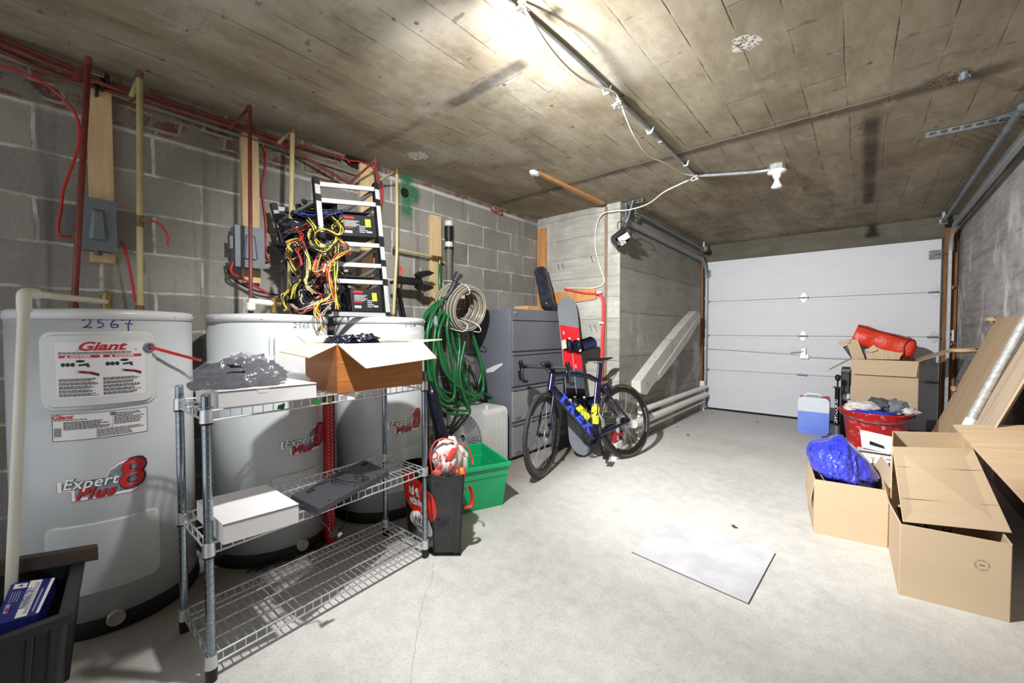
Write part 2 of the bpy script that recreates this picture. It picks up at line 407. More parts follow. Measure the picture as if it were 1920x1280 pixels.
# smeared bed joint beneath the bricks
dj = mth(nt, 'ABSOLUTE', mth(nt, 'SUBTRACT', mth(nt, 'ADD', Z, wv), mth(nt, 'SUBTRACT', edge, .005)))
col = mixc(nt, mth(nt, 'MULTIPLY', mth(nt, 'SUBTRACT', 1, mrange(nt, dj, .008, .02)), mrange(nt, Y, 1.5, 1.9, .25, .95)), col, lin((200, 198, 192)))
# green spray paint
gp = W(762, 400, X=XL)
dy = mth(nt, 'SUBTRACT', Y, gp.y)
g1 = mth(nt, 'MULTIPLY', mth(nt, 'SUBTRACT', 1, mrange(nt, mth(nt, 'ABSOLUTE', mth(nt, 'ADD', dy, mth(nt, 'MULTIPLY', wv, 2))), .02, .075)), mth(nt, 'MULTIPLY', mrange(nt, Z, 1.98, 2.1), 1))
def blob_(cy, cz, r):
    d = nd(nt, 'ShaderNodeVectorMath', {'operation': 'DISTANCE'}, i0=P, i1=(XL, cy, cz)).outputs['Value']
    return mth(nt, 'SUBTRACT', 1, mrange(nt, d, r*.45, r))
g2 = mth(nt, 'MAXIMUM', blob_(gp.y+.05, 2.24, .11), blob_(gp.y, 2.36, .09))
gg = mth(nt, 'MULTIPLY', mth(nt, 'MAXIMUM', g1, g2), mrange(nt, noise(nt, P, 30, 3), .3, .5, .55, .9))
col = mixc(nt, gg, col, lin((22, 104, 66)))
# hole in the block, dark drip under it
hole = blob_(gp.y-.012, 2.235, .045)
col = mixc(nt, mrange(nt, hole, .1, .3), col, lin((16, 16, 16)))
# grey-violet damp staining by the corner, dirt low down
st_ = mth(nt, 'MULTIPLY', mrange(nt, Y, 3.0, 3.5), mrange(nt, noise(nt, P, 3, 4, .6, sc=(1, 2.5, .7)), .4, .62, 0, .55))
col = mixc(nt, st_, col, lin((120, 114, 118)))
vs_ = mth(nt, 'MULTIPLY', mrange(nt, noise(nt, P, 3, 3, .5, sc=(1, 4, .25)), .56, .7, 0, .4), 1)
col = mixc(nt, vs_, col, lin((72, 68, 62)))
nt.links.new(col, b.inputs['Base Color']); b.inputs['Roughness'].default_value = .92
h = mth(nt, 'ADD', mth(nt, 'MULTIPLY', fine, .35), mth(nt, 'MULTIPLY', mth(nt, 'SUBTRACT', 1, bt.outputs['Fac']), .5))
bump(nt, b, mth(nt, 'SUBTRACT', h, mth(nt, 'MULTIPLY', hole, 2)), .6, .012)

# --- board-formed concrete of the side walls
def concrete(name, c1, c2, pale, axis='Y', row=.17, dark=(70, 66, 58), pale_amt=.5, hi=0):
    m, nt, b = newmat(name)
    P = nd(nt, 'ShaderNodeNewGeometry').outputs['Position']
    X, Y, Z = nd(nt, 'ShaderNodeSeparateXYZ', None, i0=P).outputs
    w = mth(nt, 'MULTIPLY', mth(nt, 'SUBTRACT', noise(nt, P, 1.5, 3), .5), .05)
    q = mth(nt, 'DIVIDE', mth(nt, 'ADD', Z, w), row); i = mth(nt, 'FLOOR', q); f = mth(nt, 'FRACT', q)
    wn = nd(nt, 'ShaderNodeTexWhiteNoise', {'noise_dimensions': '1D'}, W=i).outputs[0]
    seam = mth(nt, 'SUBTRACT', 1, mrange(nt, mth(nt, 'PINGPONG', f, .5), .006, .04))
    gr = noise(nt, P, 5, 8, .7, sc=(.6, .6, 5)); bl = noise(nt, P, 1.7, 6, .65); fn = noise(nt, P, 45, 4, .7)
    t = mth(nt, 'ADD', mth(nt, 'MULTIPLY', gr, .5), mth(nt, 'MULTIPLY', bl, .5))
    col = mixc(nt, mrange(nt, t, .35, .65), lin(c1), lin(c2))
    tn = mrange(nt, wn, 0, 1, .86, 1.1, False)
    col = mixc(nt, 1.0, col, nd(nt, 'ShaderNodeCombineColor', None, i0=tn, i1=tn, i2=tn).outputs[0], 'MULTIPLY')
    col = mixc(nt, mth(nt, 'MULTIPLY', seam, mrange(nt, gr, .4, .6, .1, .55)), col, lin(dark))
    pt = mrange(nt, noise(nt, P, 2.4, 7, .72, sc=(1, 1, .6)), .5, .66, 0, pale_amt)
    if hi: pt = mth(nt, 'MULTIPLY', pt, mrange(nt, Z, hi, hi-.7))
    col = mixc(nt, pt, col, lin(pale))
    pit = mrange(nt, nd(nt, 'ShaderNodeTexVoronoi', None, Vector=P, Scale=9, Randomness=1).outputs['Distance'], .03, .07, .7, 0)
    col = mixc(nt, mth(nt, 'MULTIPLY', pit, mrange(nt, bl, .45, .6)), col, lin((60, 56, 50)))
    nt.links.new(col, b.inputs['Base Color']); b.inputs['Roughness'].default_value = .9
    bump(nt, b, mth(nt, 'SUBTRACT', mth(nt, 'ADD', mth(nt, 'MULTIPLY', gr, .4), mth(nt, 'ADD', mth(nt, 'MULTIPLY', fn, .25), mth(nt, 'MULTIPLY', wn, .3))), mth(nt, 'MULTIPLY', seam, .5)), .55, .007)
    return m
m_back = concrete('board_formed_pier', (134, 132, 124), (166, 164, 157), (196, 195, 190), row=.21)
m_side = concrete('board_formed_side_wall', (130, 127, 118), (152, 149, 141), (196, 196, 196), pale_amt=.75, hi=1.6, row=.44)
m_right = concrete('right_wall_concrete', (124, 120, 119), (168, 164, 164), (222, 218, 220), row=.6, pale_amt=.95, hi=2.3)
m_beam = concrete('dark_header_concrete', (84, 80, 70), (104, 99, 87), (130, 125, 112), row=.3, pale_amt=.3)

T = .2
def wallbox(x0, x1, y0, y1, z0, z1): return MB().box(((x0+x1)/2, (y0+y1)/2, (z0+z1)/2), (x1-x0, y1-y0, z1-z0))
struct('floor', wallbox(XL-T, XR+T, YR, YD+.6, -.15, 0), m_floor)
struct('ceiling', wallbox(XL-T, XR+T, YR, YD+.6, CZ, CZ+.15), m_ceil)
struct('wall_left', wallbox(XL-T, XL, YR, YB+T, 0, CZ), m_block)
struct('wall_back', wallbox(XL, XS-.001, YB, YB+T, 0, CZ), m_back)
struct('wall_side', wallbox(XS-T, XS, YB+.001, YD+.5, 0, CZ), m_side)
struct('wall_right', wallbox(XR, XR+T, YR, YD+.5, 0, CZ), m_right)
# header above the garage opening and the bits beside it
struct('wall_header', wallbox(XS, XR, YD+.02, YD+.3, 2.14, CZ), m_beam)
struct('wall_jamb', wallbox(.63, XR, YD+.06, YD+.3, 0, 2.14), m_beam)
m_crumb = mat('broken_brick', (134, 66, 42), .95, var=.3, vs=30, bmp=.6, c2=(150, 130, 112))
mb = MB(); p = W(930, 392, X=XL+.02); mb.blob(p, (.03, .07, .03), 3, .6, 4, 18, 12); mb.blob(p+V((0, .05, -.02)), (.025, .04, .025), 5, .6, 4, 16, 10)
tag(obj('brick_fragment', mb, m_crumb), 'broken red brick lump crumbling out of the top of the grey block wall', 'brick')

# --- garage door
m_door = mat('white_embossed_steel', (206, 208, 214), .38, var=.02, vs=3, bmp=.35, bs=160, sc=(1, 1, 3))
m_galv = mat('galvanised_steel', (178, 184, 187), .4, .45, var=.12, vs=30)
m_galvd = mat('dull_galvanised_steel', (120, 127, 132), .5, .45, var=.2, vs=20)
m_zinc = mat('pale_zinc', (190, 192, 192), .45, .7, var=.12, vs=40)
m_timber = mat('raw_pine_timber', (212, 186, 146), .7, var=.1, vs=5, c2=(198, 168, 124), sc=(6, 6, .8), bmp=.15, wear=((112, 80, 52), 26, .73))
m_orange = mat('orange_plywood', (190, 140, 88), .75, var=.12, vs=8, sc=(8, 8, .6), c2=(168, 116, 66))
m_jamb = mat('jamb_timber', (140, 96, 60), .8, var=.2, vs=8, sc=(6, 6, .5))
m_black = mat('black_plastic', (18, 18, 20), .5, var=.2)
m_blackg = mat('glossy_black', (14, 14, 17), .25, var=.2)
m_white = mat('white_plastic', (214, 214, 212), .4, var=.04)
m_dark = mat('dark_gap', (12, 12, 12), .9)
DX0, DX1, DH = -1.80, .615, 2.135
ZS = [0, .575, 1.072, 1.56, DH]
door = MB().box(((DX0+DX1)/2, YD+.045, DH/2), (DX1-DX0-.01, .03, DH-.02))
dr = struct('door_1', door, m_galvd)
for i in range(4):
    z0, z1 = ZS[i]+.0015, ZS[i+1]-.0015
    mb = MB()
    # shallow tongue profile along the joint
    prof = [(.003, z0), (0, z0+.004), (0, z0+.035), (.0015, z0+.042), (.0015, z1-.042), (0, z1-.035), (0, z1-.004), (.003, z1)]
    pts = [(y, z) for y, z in prof]+[(.04, z1), (.04, z0)]
    mb.prism([(DX0, YD-.006+y, z) for y, z in pts], (DX1-DX0, 0, 0))
    obj('door_panel', mb, m_door, dr)
def hinge(x, z, kind, par):
    mb = MB(); y = YD-.010
    if kind != 'bottom':
        w, hh = .036, .062
        for s in (1, -1):
            mb.prism([(x-w, y, z+s*.006), (x+w, y, z+s*.006), (x+w*.7, y, z+s*.035), (x+.008, y, z+s*hh), (x-.008, y, z+s*hh), (x-w*.7, y, z+s*.035)][::s], (0, -.004, 0))
        mb.cyl((x-.05, y-.012, z), (x+.05, y-.012, z), .008, seg=10)
        for s in (-1, 1): mb.box((x+s*.036, y-.01, z), (.006, .024, .03))
    h_ = obj('hinge', mb, m_galv, par); obj('pin', MB().cyl((x-.052, y-.014, z), (x+.052, y-.014, z), .010, seg=10), m_galvd, h_); return h_
for x in (-1.755, W(1507, 560, Y=YD).x, .575):
    for z in ZS[1:4]: hinge(x, z, '', dr)
for x, s in ((-1.745, -1), (.565, 1)):
    mb = MB()
    for z in (ZS[4]-.17,):
        mb.box((x, YD-.014, z), (.085, .01, .1))
        for k in range(3): mb.box((x, YD-.022, z-.035+k*.035), (.1, .012, .006))
        mb.cyl((x, YD-.03, z), (x+s*.09, YD-.03, z), .006, seg=8)
    obj('roller_bracket', mb, m_galvd, dr)
for x in (-1.755, .575): mb = MB(); mb.box((x, YD-.014, .085), (.07, .012, .15)); mb.cyl((x-.03, YD-.03, .05), (x+.05, YD-.03, .05), .007, seg=8); obj('bottom_bracket', mb, m_galvd, dr)
# lock with its two cables
lx, lz = W(1507, 662, Y=YD).x, W(1507, 662, Y=YD).z
mb = MB(); mb.box((lx, YD-.03, lz+.02), (.045, .03, .09)); mb.box((lx+.01, YD-.03, lz-.04), (.09, .035, .05)); mb.cyl((lx-.14, YD-.05, lz+.01), (lx, YD-.05, lz+.025), .007, seg=8)
lk = obj('lock', mb, m_zinc, dr)
mb = MB(); mb.cyl((DX0+.02, YD-.03, .85+.03), (lx, YD-.03, lz-.02), .004, seg=6); mb.cyl((lx, YD-.03, lz-.045), (DX1, YD-.03, .79), .006, seg=8)
mb.box((.53, YD-.03, .79), (.045, .03, .06)); mb.box((DX0+.04, YD-.03, .88), (.03, .03, .05))
obj('lock_bar', mb, m_zinc, dr)
mb = MB().box((( DX0+DX1)/2, YD+.01, .012), (DX1-DX0, .05, .024)); obj('bottom_seal', mb, m_dark, dr)

# timber jambs
m_j = m_jamb
struct('trim_1', MB().box((XS+.03, YD-.005, 1.12), (.05, .045, 2.24)) if False else MB().box((XS+.012, YD-.10, 1.1), (.022, .09, 2.2)), m_j)
struct('trim_2', MB().box((.69, YD+.03, 1.12), (.1, .05, 2.24)), m_j)
# ================================================================ door hardware: tracks, rails, brackets
def channel(mb, pts, w=.05, d=.022, t=.003, side=(1, 0, 0)):
    """C-shaped rail swept along pts; side = horizontal axis of its opening"""
    pts = [V(p) for p in pts]; s = V(side)
    prof = [(0, -w/2), (d, -w/2), (d, -w/2+t), (t, -w/2+t), (t, w/2-t), (d, w/2-t), (d, w/2), (0, w/2)]
    rings = []
    for i, p in enumerate(pts):
        tg = (pts[min(i+1, len(pts)-1)]-pts[max(i-1, 0)]).normalized(); n = s.cross(tg).normalized()
        rings.append([p+s*a+n*b_ for a, b_ in prof])
    k = len(prof); vs = [q for r in rings for q in r]
    fs = [(i*k+j, i*k+(j+1) % k, (i+1)*k+(j+1) % k, (i+1)*k+j) for i in range(len(pts)-1) for j in range(k)]
    mb.add(vs, fs); mb.add(vs, [tuple(range(k)), tuple(range(len(vs)-1, len(vs)-k-1, -1))])
def arc(c, r, a0, a1, n=10):
    return [(c[0], c[1]+r*math.cos(a0+(a1-a0)*i/n), c[2]+r*math.sin(a0+(a1-a0)*i/n)) for i in range(n+1)]
def track(x, s, yend, zt, label):
    y0 = YD-.075; rr = .28
    pts = [(x, y0, .02), (x, y0, zt-rr)]+arc((x, y0-rr, zt-rr), rr, 0, PI/2)[1:]+[(x, yend, zt+.05)]
    r = root('door_track', label, 'track', (x, y0, 0), 'garage door tracks')
    mb = MB(); channel(mb, pts, side=(s, 0, 0)); obj('rail', mb, m_galv, r)
    for z in (.35, 1.0, 1.6): obj('bracket', MB().box((x-s*.012, y0+.03, z), (.02, .06, .03)), m_galvd, r)
    obj('corner_plate', MB().box((x-s*.006, y0+.02, zt-.14), (.004, .13, .2)), m_galvd, r)
    return r
track(XS+.045, 1, W(1172, 402, X=-1.72).y, 2.13, 'galvanised garage door track along the left of the garage, curving under the ceiling')
track(.685, -1, 3.05, 2.22, 'galvanised garage door track running overhead beside the right-hand concrete wall')
for nm, x, ya, yb, z, lab in (('spring_tube', XS+.10, 3.78, 6.0, 2.285, 'dark steel tube under the ceiling above the left door track'),
                      ('spring_tube', .60, 3.35, 6.15, 2.30, 'steel tube under the ceiling beside the right door track')):
    mb = MB(); mb.cyl((x, ya, z), (x, yb, z-.03), .019, seg=12)
    r = root(nm, lab, 'tube', (x, ya, z), 'spring tubes'); obj('tube', mb, m_galvd, r)
    mb = MB(); mb.cyl((x-.03, yb+.02, z-.02), (x+.03, yb+.02, z-.02), .035, seg=16); mb.box((x, yb+.02, z+.02), (.02, .05, .1)); obj('pulley', mb, m_galv, r)
# perforated angle irons
def angle_iron(name, a, b_, label, hang=None):
    a, b_ = V(a), V(b_); d = (b_-a); L = d.length; d.normalize(); n = V((0, 0, 1)).cross(d).normalized()
    r = root(name, label, 'bracket', tuple(a), 'perforated angle irons on the ceiling')
    mb = MB(); up = V((0, 0, 1)); z0 = CZ-.002
    a.z = b_.z = z0
    mb.hexa([a, a+n*.036, a+n*.036+d*L, a+d*L, a-up*.003, a+n*.036-up*.003, a+n*.036+d*L-up*.003, a+d*L-up*.003])
    # vertical flange with slots as open gaps
    k = int(L/.045); h = .036
    for z1, z2 in ((0, .010), (.026, .036)):
        mb.hexa([a-up*z1, a+d*L-up*z1, a+d*L-up*z1+n*.003, a-up*z1+n*.003, a-up*z2, a+d*L-up*z2, a+d*L-up*z2+n*.003, a-up*z2+n*.003])
    for i in range(k+1):
        p = a+d*(L*i/k*.97); mb.hexa([p-up*.01, p+d*.018-up*.01, p+d*.018+n*.003-up*.01, p+n*.003-up*.01, p-up*.026, p+d*.018-up*.026, p+d*.018+n*.003-up*.026, p+n*.003-up*.026])
    obj('angle', mb, m_galvd, r)
    if hang:
        for p, q in hang: obj('strut', MB().tube([V(p), V(q)], .013, 4, flat=.25), m_galvd, r)
    return r
pa, pb = W(1125, 393, Z=2.37), W(1205, 371, Z=2.37)
angle_iron('angle_bracket', pa, pb, 'short perforated angle iron on the ceiling above the clamp lamp', [((-1.74, 3.69, 2.36), (-1.735, 3.69, 2.15)), ((-1.66, 3.67, 2.36), (-1.735, 3.70, 2.17))])
pc, pd = W(1735, 249, Z=2.37), W(1925, 209, Z=2.37)
angle_iron('angle_bracket', pc, pd, 'long perforated angle iron on the ceiling over the right-hand door track', [(W(1862, 222, Z=2.35), (.67, 3.25, 2.27)), ((.67, 3.25, 2.27), (.68, 3.15, 2.24))])

# ================================================================ ceiling: lamps, conduit, cable, timber
m_porc = mat('porcelain', (226, 222, 208), .4, var=.03)
m_bulb = mat('frosted_reflector_bulb', (205, 205, 210), .3, var=.01)
def lampholder(name, c, label, glow=None):
    c = V(c); r = root(name, label, 'lamp', (c.x, c.y, CZ), 'ceiling lampholders')
    mb = MB(); mb.lathe([(.001, CZ), (.052, CZ), (.052, CZ-.038), (.001, CZ-.038)], Matrix.Translation((c.x, c.y, 0)), 8); 
    o = obj('junction_box', mb, m_galv, r)
    for p in o.data.polygons: p.use_smooth = False
    mb = MB(); mb.lathe([(.001, CZ-.036), (.052, CZ-.038), (.064, CZ-.05), (.058, CZ-.06), (.03, CZ-.068), (.026, CZ-.085), (.024, CZ-.098), (.001, CZ-.098)], Matrix.Translation((c.x, c.y, 0)), 32)
    obj('socket', mb, m_porc, r)
    mb = MB(); mb.lathe([(.001, CZ-.095), (.015, CZ-.097), (.018, CZ-.12), (.03, CZ-.148), (.037, CZ-.158), (.034, CZ-.168), (.018, CZ-.173), (.001, CZ-.174)], Matrix.Translation((c.x, c.y, 0)), 32)
    obj('bulb', mb, glow or m_bulb, r)
    return r
lp2 = W(1457, 318, Z=2.34)
lampholder('ceiling_lamp', lp2, 'unlit flared white bulb in a porcelain holder on the ceiling')
m_glow = newmat('lit_bulb')[0]; bb = m_glow.node_tree.nodes['Principled BSDF']
bb.inputs['Emission Color'].default_value = (1, .97, .92, 1); bb.inputs['Emission Strength'].default_value = 6
LAMP = V((-1.10, .715, 0))
lampholder('ceiling_lamp', LAMP, 'lit bulb in a porcelain holder on the ceiling over the wire shelf', m_glow)
cA, cB = V((-1.04, .77, 2.355)), W(1305, 331, Z=2.355)
mb = MB(); bend = [cA, V((-1.0, 1.6, 2.355)), V((-1.01, 2.6, 2.355)), cB+V((0, -.12, 0)), cB+V((.015, -.03, 0)), cB+V((.06, .02, 0)), V((lp2.x-.16, lp2.y-.02, 2.355)), V((lp2.x-.05, lp2.y, 2.350))]
cr = root('conduit', 'thin grey metal conduit along the ceiling to the unlit bulb', 'conduit', tuple(cA))
obj('tube', MB().tube(bend, .0105, 10, smooth=5), m_galv, cr)
for y in (1.9, 2.45, 3.1): obj('strap', MB().tube([(-1.03, y, 2.372), (-1.02, y, 2.34), (-.995, y, 2.34), (-.985, y, 2.372)], .004, 6, flat=2.2), m_galv, cr)
obj('coupling', MB().cyl((-1.01, 2.62, 2.355), (-1.012, 2.70, 2.355), .0135), m_galv, cr)
m_wcable = mat('white_cable_sheath', (222, 218, 196), .5, var=.05)
def pxpath(L): return [W(x, y, **k) for x, y, k in L]
cz = dict(Z=2.345)
pts = [W(x, y, Z=z) for x, y, z in ((972, 2, 2.36), (985, 20, 2.33), (1003, 48, 2.30), (1030, 88, 2.29), (1068, 130, 2.30), (1105, 155, 2.32), (1150, 172, 2.345), (1160, 185, 2.345), (1172, 215, 2.31), (1190, 255, 2.29), (1215, 290, 2.29), (1250, 307, 2.31), (1280, 325, 2.33), (1303, 331, 2.345), (1275, 345, 2.33), (1245, 360, 2.31), (1215, 382, 2.29), (1180, 393, 2.28))]
pts += [W(1150, 396, Y=3.62), W(1130, 401, Y=3.63), W(1119, 420, Y=3.65), W(1116, 450, Y=3.655), W(1119, 480, Y=3.655), W(1128, 508, Y=3.655), W(1133, 525, Y=3.655), W(1127, 536, Y=3.655), W(1105, 540, Y=3.655), W(1080, 540, Y=3.655), W(1060, 540, Y=3.66)]
tag(obj('power_cable', MB().tube(pts, .0055, 8, smooth=6), m_wcable), 'cream electric cable looped along the conduit and down the concrete pier', 'cable')
for px, py, lab in ((1160, 190, 'white twisted tie knotting the cream cable to the middle of the ceiling conduit'), (1303, 331, 'white twisted tie at the bend of the ceiling conduit'), (980, 10, 'white twisted tie on the ceiling conduit near the lit lamp')):
    c = W(px, py, Z=2.34); mb = MB()
    for k in range(3): mb.tube([c+V((random.uniform(-.03, .03), random.uniform(-.03, .03), random.uniform(-.03, .0))) for _ in range(4)], .003, 5, smooth=4)
    tag(obj('cable_tie', mb, m_white), lab, 'tie', 'ties on the conduit')
# splintered batten left on the ceiling
a, b_ = W(1005, 327, Z=2.35), W(1130, 384, Z=2.35); d = (b_-a).normalized(); n = V((-d.y, d.x, 0))*.022
ts = root('ceiling_batten', 'splintered orange batten nailed flat on the ceiling near the corner', 'timber', tuple(a))
mb = MB().prism([a-n*1.1, a+n*.6+d*.06, a+n*.2+d*.25, a+n*.8+d*.5, b_+n, b_-n, a-n+d*.4], (0, 0, .024)); obj('strip', mb, m_orange, ts)
obj('plaster_lump', MB().blob(a+V((0, -.02, .005)), (.035, .05, .02), 2, .5, 4, 14, 8), mat('plaster', (224, 222, 216), .9), ts)
# hook stub at the far honeycomb patch
p = W(1808, 137, Z=CZ); mb = MB().cyl(p, p-V((0, 0, .035)), .018, seg=10); mb.cyl(p-V((.02, 0, .02)), p+V((.02, 0, -.02)), .012)
tag(obj('ceiling_bolt', mb, m_galvd), 'rusty bolt stub sticking out of the ceiling at the dark patch', 'bolt')

# clamp work light on the pier corner
cl = W(1165, 447, Y=3.55); wl = root('work_light', 'black clamp work light with silver reflector hanging at the concrete corner', 'lamp', tuple(cl))
Mx = Matrix.Rotation(R(-38), 4, 'Y') @ Matrix.Rotation(R(0), 4, 'X')
def rb(x, y, z): return cl+(Matrix.Rotation(YAW-R(10), 3, 'Z') @ (Matrix.Rotation(R(-32), 3, 'Y') @ V((x, y, z))))
def rbox(mb, c, s, mi=0):
    mb.hexa([rb(c[0]+a*s[0]/2, c[1]+b2*s[1]/2, c[2]+g*s[2]/2) for g in (-1, 1) for a, b2 in ((-1, -1), (1, -1), (1, 1), (-1, 1))], mi)
mb = MB(); pf = [(-.075, .06), (.06, .075), (.075, .05), (.07, .03), (-.055, .02), (-.06, -.05), (-.085, -.05), (-.09, .03)]
mb.prism([rb(x, -.05, z) for x, z in pf], rb(0, .09, 0)-rb(0, 0, 0)); rbox(mb, (.0, .03, .0), (.12, .02, .1)); obj('hood', mb, m_blackg, wl)
mb = MB(); rbox(mb, (.015, -.03, -.012), (.1, .03, .055)); obj('reflector', mb, mat('bright_reflector', (215, 217, 220), .25, .6, var=.03), wl)
mb = MB(); mb.cyl(rb(-.04, -.055, -.03), rb(-.005, -.055, -.055), .024, .018); rbox(mb, (-.02, -.05, -.055), (.05, .03, .02)); obj('lens', mb, m_zinc, wl)
mb = MB(); mb.tube([rb(.06, 0, .04), rb(.1, 0, .07), rb(.14, 0, .05), rb(.14, 0, .01), rb(.11, 0, 0)], .005, 8, smooth=5); mb.tube([rb(.02, .01, .09), rb(.05, .01, .14), rb(.09, .01, .13), rb(.1, .01, .1)], .0045, 8, smooth=5); obj('handle', mb, m_black, wl)
mb = MB(); mb.tube([cl+V((.0, 0, .05)), V((-1.735, 3.66, 2.14))], .012, 4, flat=.3); mb.tube([cl+V((.0, 0, .05)), rb(.03, 0, .05)], .01, 6); obj('mounting_strap', mb, m_galv, wl)

# ================================================================ pipes on the block wall
m_red = mat('red_brown_pipe_paint', (128, 60, 50), .45, .1, var=.2, vs=14, c2=(104, 50, 42))
m_yel = mat('aged_cpvc', (186, 178, 132), .45, var=.1, vs=6, c2=(168, 158, 108))
m_grey = mat('grey_wall_pipe', (134, 124, 112), .6, var=.1)
m_brass = mat('brass_fitting', (150, 124, 70), .4, .7, var=.2, vs=30)
m_copper = mat('copper_joint', (134, 98, 74), .5, .4, var=.2)
m_redc = mat('red_cable', (190, 40, 38), .45, var=.08)
m_blackc = mat('black_cable', (24, 22, 24), .5, var=.1)
XA = XL+.075
def P_(L, X): return [W(x, y, X=X) for x, y in L]
def pipe(name, pts, r, m, label, group=None, cat='pipe', smooth=0, joints=(), jm=None):
    if not joints: return tag(obj(name, MB().tube(pts, r, 12, smooth=smooth), m), label, cat, group)
    rt = root(name, label, cat, tuple(pts[0]), group)
    obj('tube', MB().tube(pts, r, 12, smooth=smooth), m, rt)
    for a, b_, q in joints: obj('fitting', MB().cyl(a, b_, q, seg=14), jm or m_copper, rt)
    return rt
pipe('water_pipe', P_([(-120, 22), (0, 70), (141, 130), (212, 158), (356, 203), (470, 243), (560, 272), (640, 296)], XL+.06), .0095, m_red, 'uppermost red pipe running just under the ceiling along the block wall', 'red pipes along the wall')
pipe('water_pipe', P_([(-120, 34), (0, 82), (84, 117), (159, 145), (300, 196), (470, 249), (560, 287), (655, 344)], XL+.10), .0095, m_red, 'second red pipe along the block wall ending in a dip behind the metal frame', 'red pipes along the wall')
pipe('water_pipe', P_([(-120, 45), (0, 94), (84, 132), (170, 160), (246, 182)], XL+.05), .009, m_red, 'lowest short red pipe under the ceiling, ending at the first yellowed pipe', 'red pipes along the wall')
pipe('wall_conduit', P_([(-120, 55), (0, 103), (159, 158), (244, 187), (356, 224), (455, 256), (560, 290), (668, 326)], XL+.03), .011, m_grey, 'dull grey pipe running along the block wall below the red pipes')
def drop(top, wallpt, bot, XP, r, m, lab, grp, X2=None, XW=XL+.10, mid=None, tj=True, jm=None):
    t = W(*top, X=XP); b_ = W(*bot, X=X2 or XP); b_.z = 1.2285; w = W(*wallpt, X=XW)
    pts = [w, t]+([W(*mid, X=XP)] if mid else [])+[b_]
    j = [(t+V((0, 0, .010)), t-V((0, 0, .022)), r*1.15)]
    if tj: j.append((b_, b_+V((0, 0, .03)), r*1.35))
    d = (t-w).normalized(); j.append((t, t-d*.02, r*1.12)); j.append((w, w+d*.03, r*1.15))
    return pipe('riser_pipe', pts, r, m, lab, grp, joints=j, jm=jm)
RG = 'red pipes dropping to the heaters'; YG = 'yellowed plastic pipes dropping to the heaters'
drop((166, 112), (140, 148), (138, 556), -2.47, .0105, m_red, 'red pipe dropping into the water heater numbered 2567', RG, jm=m_red)
drop((468, 201), (430, 240), (470, 568), -2.50, .0098, m_red, 'red pipe dropping in front of the narrow board to the middle heater', RG, jm=m_red)
drop((704, 300), (655, 344), (688, 588), -2.50, .0098, m_red, 'red pipe dropping behind the metal frame to the third heater', RG, mid=(714, 380), jm=m_red)
drop((262, 138), (244, 186), (262, 566), -2.50, .0122, m_yel, 'yellowed pipe with an earth clamp dropping to the heater numbered 2567', YG)
drop((549, 243), (519, 272), (541, 586), -2.50, .0122, m_yel, 'yellowed pipe dropping to the middle heater behind the metal frame', YG)
drop((744, 321), (708, 340), (737, 586), -2.50, .0115, m_yel, 'yellowed pipe dropping to the third heater right of the metal frame', YG, mid=(744, 470))
# joints and earth clamps
c = W(262, 415, X=-2.5); mb = MB(); mb.cyl(c+V((0, 0, .025)), c-V((0, 0, .025)), .0145); mb.box(c+V((.014, .01, .005)), (.02, .015, .015))
r = root('pipe_clamp', 'copper clamp with a short red wire on a yellowed pipe beside the switch box', 'clamp', tuple(c)); obj('band', mb, m_copper, r)
obj('wire', MB().tube([c+V((.02, .03, .01)), c+V((0, .07, 0)), c+V((-.02, .1, -.04)), c+V((-.02, .1, -.09))], .005, 6, smooth=4), m_redc, r)
# horizontal yellow pipe and tap
hp = P_([(738, 466), (812, 481)], XL+.07)
pipe('water_pipe', hp, .0115, m_yel, 'horizontal yellowed pipe on the wall feeding the hose tap', joints=[(W(738, 466, X=XL+.07), W(744, 467.5, X=XL+.07), .019)])
tp = W(819, 483, X=XL+.08)
mb = MB(); mb.cyl(tp-V((0, .05, 0)), tp+V((0, .05, 0)), .014); mb.cyl(tp+V((0, .03, 0)), tp+V((0, .03, -.06)), .013); mb.cyl(tp, tp+V((.04, 0, 0)), .01); mb.box(tp+V((.045, 0, 0)), (.008, .05, .012)); tag(obj('hose_tap', mb, m_brass), 'small brass tap on the pale board above the green hose', 'tap')
# tall grey standpipe with white cap
sp0 = W(842, 560, X=XL+.06)
r = root('standpipe', 'tall grey vertical pipe with black coupling and white cap on the wall', 'pipe', (sp0.x, sp0.y, 0))
def at(z): return V((sp0.x, sp0.y, z))
Z_ = lambda y: zat(y, sp0)
obj('pipe', MB().cyl(at(0), at(Z_(462)), .029, seg=20), mat('grey_abs_pipe', (112, 108, 98), .6, var=.15), r)
obj('coupling', MB().cyl(at(Z_(448)), at(Z_(424)), .036, seg=20).cyl(at(Z_(455)), at(Z_(444)), .03).cyl(at(Z_(468)), at(Z_(464)), .036), m_black, r)
obj('cap', MB().cyl(at(Z_(425)), at(Z_(415)), .036, seg=20).cyl(at(Z_(463)), at(Z_(454)), .034), m_white, r)

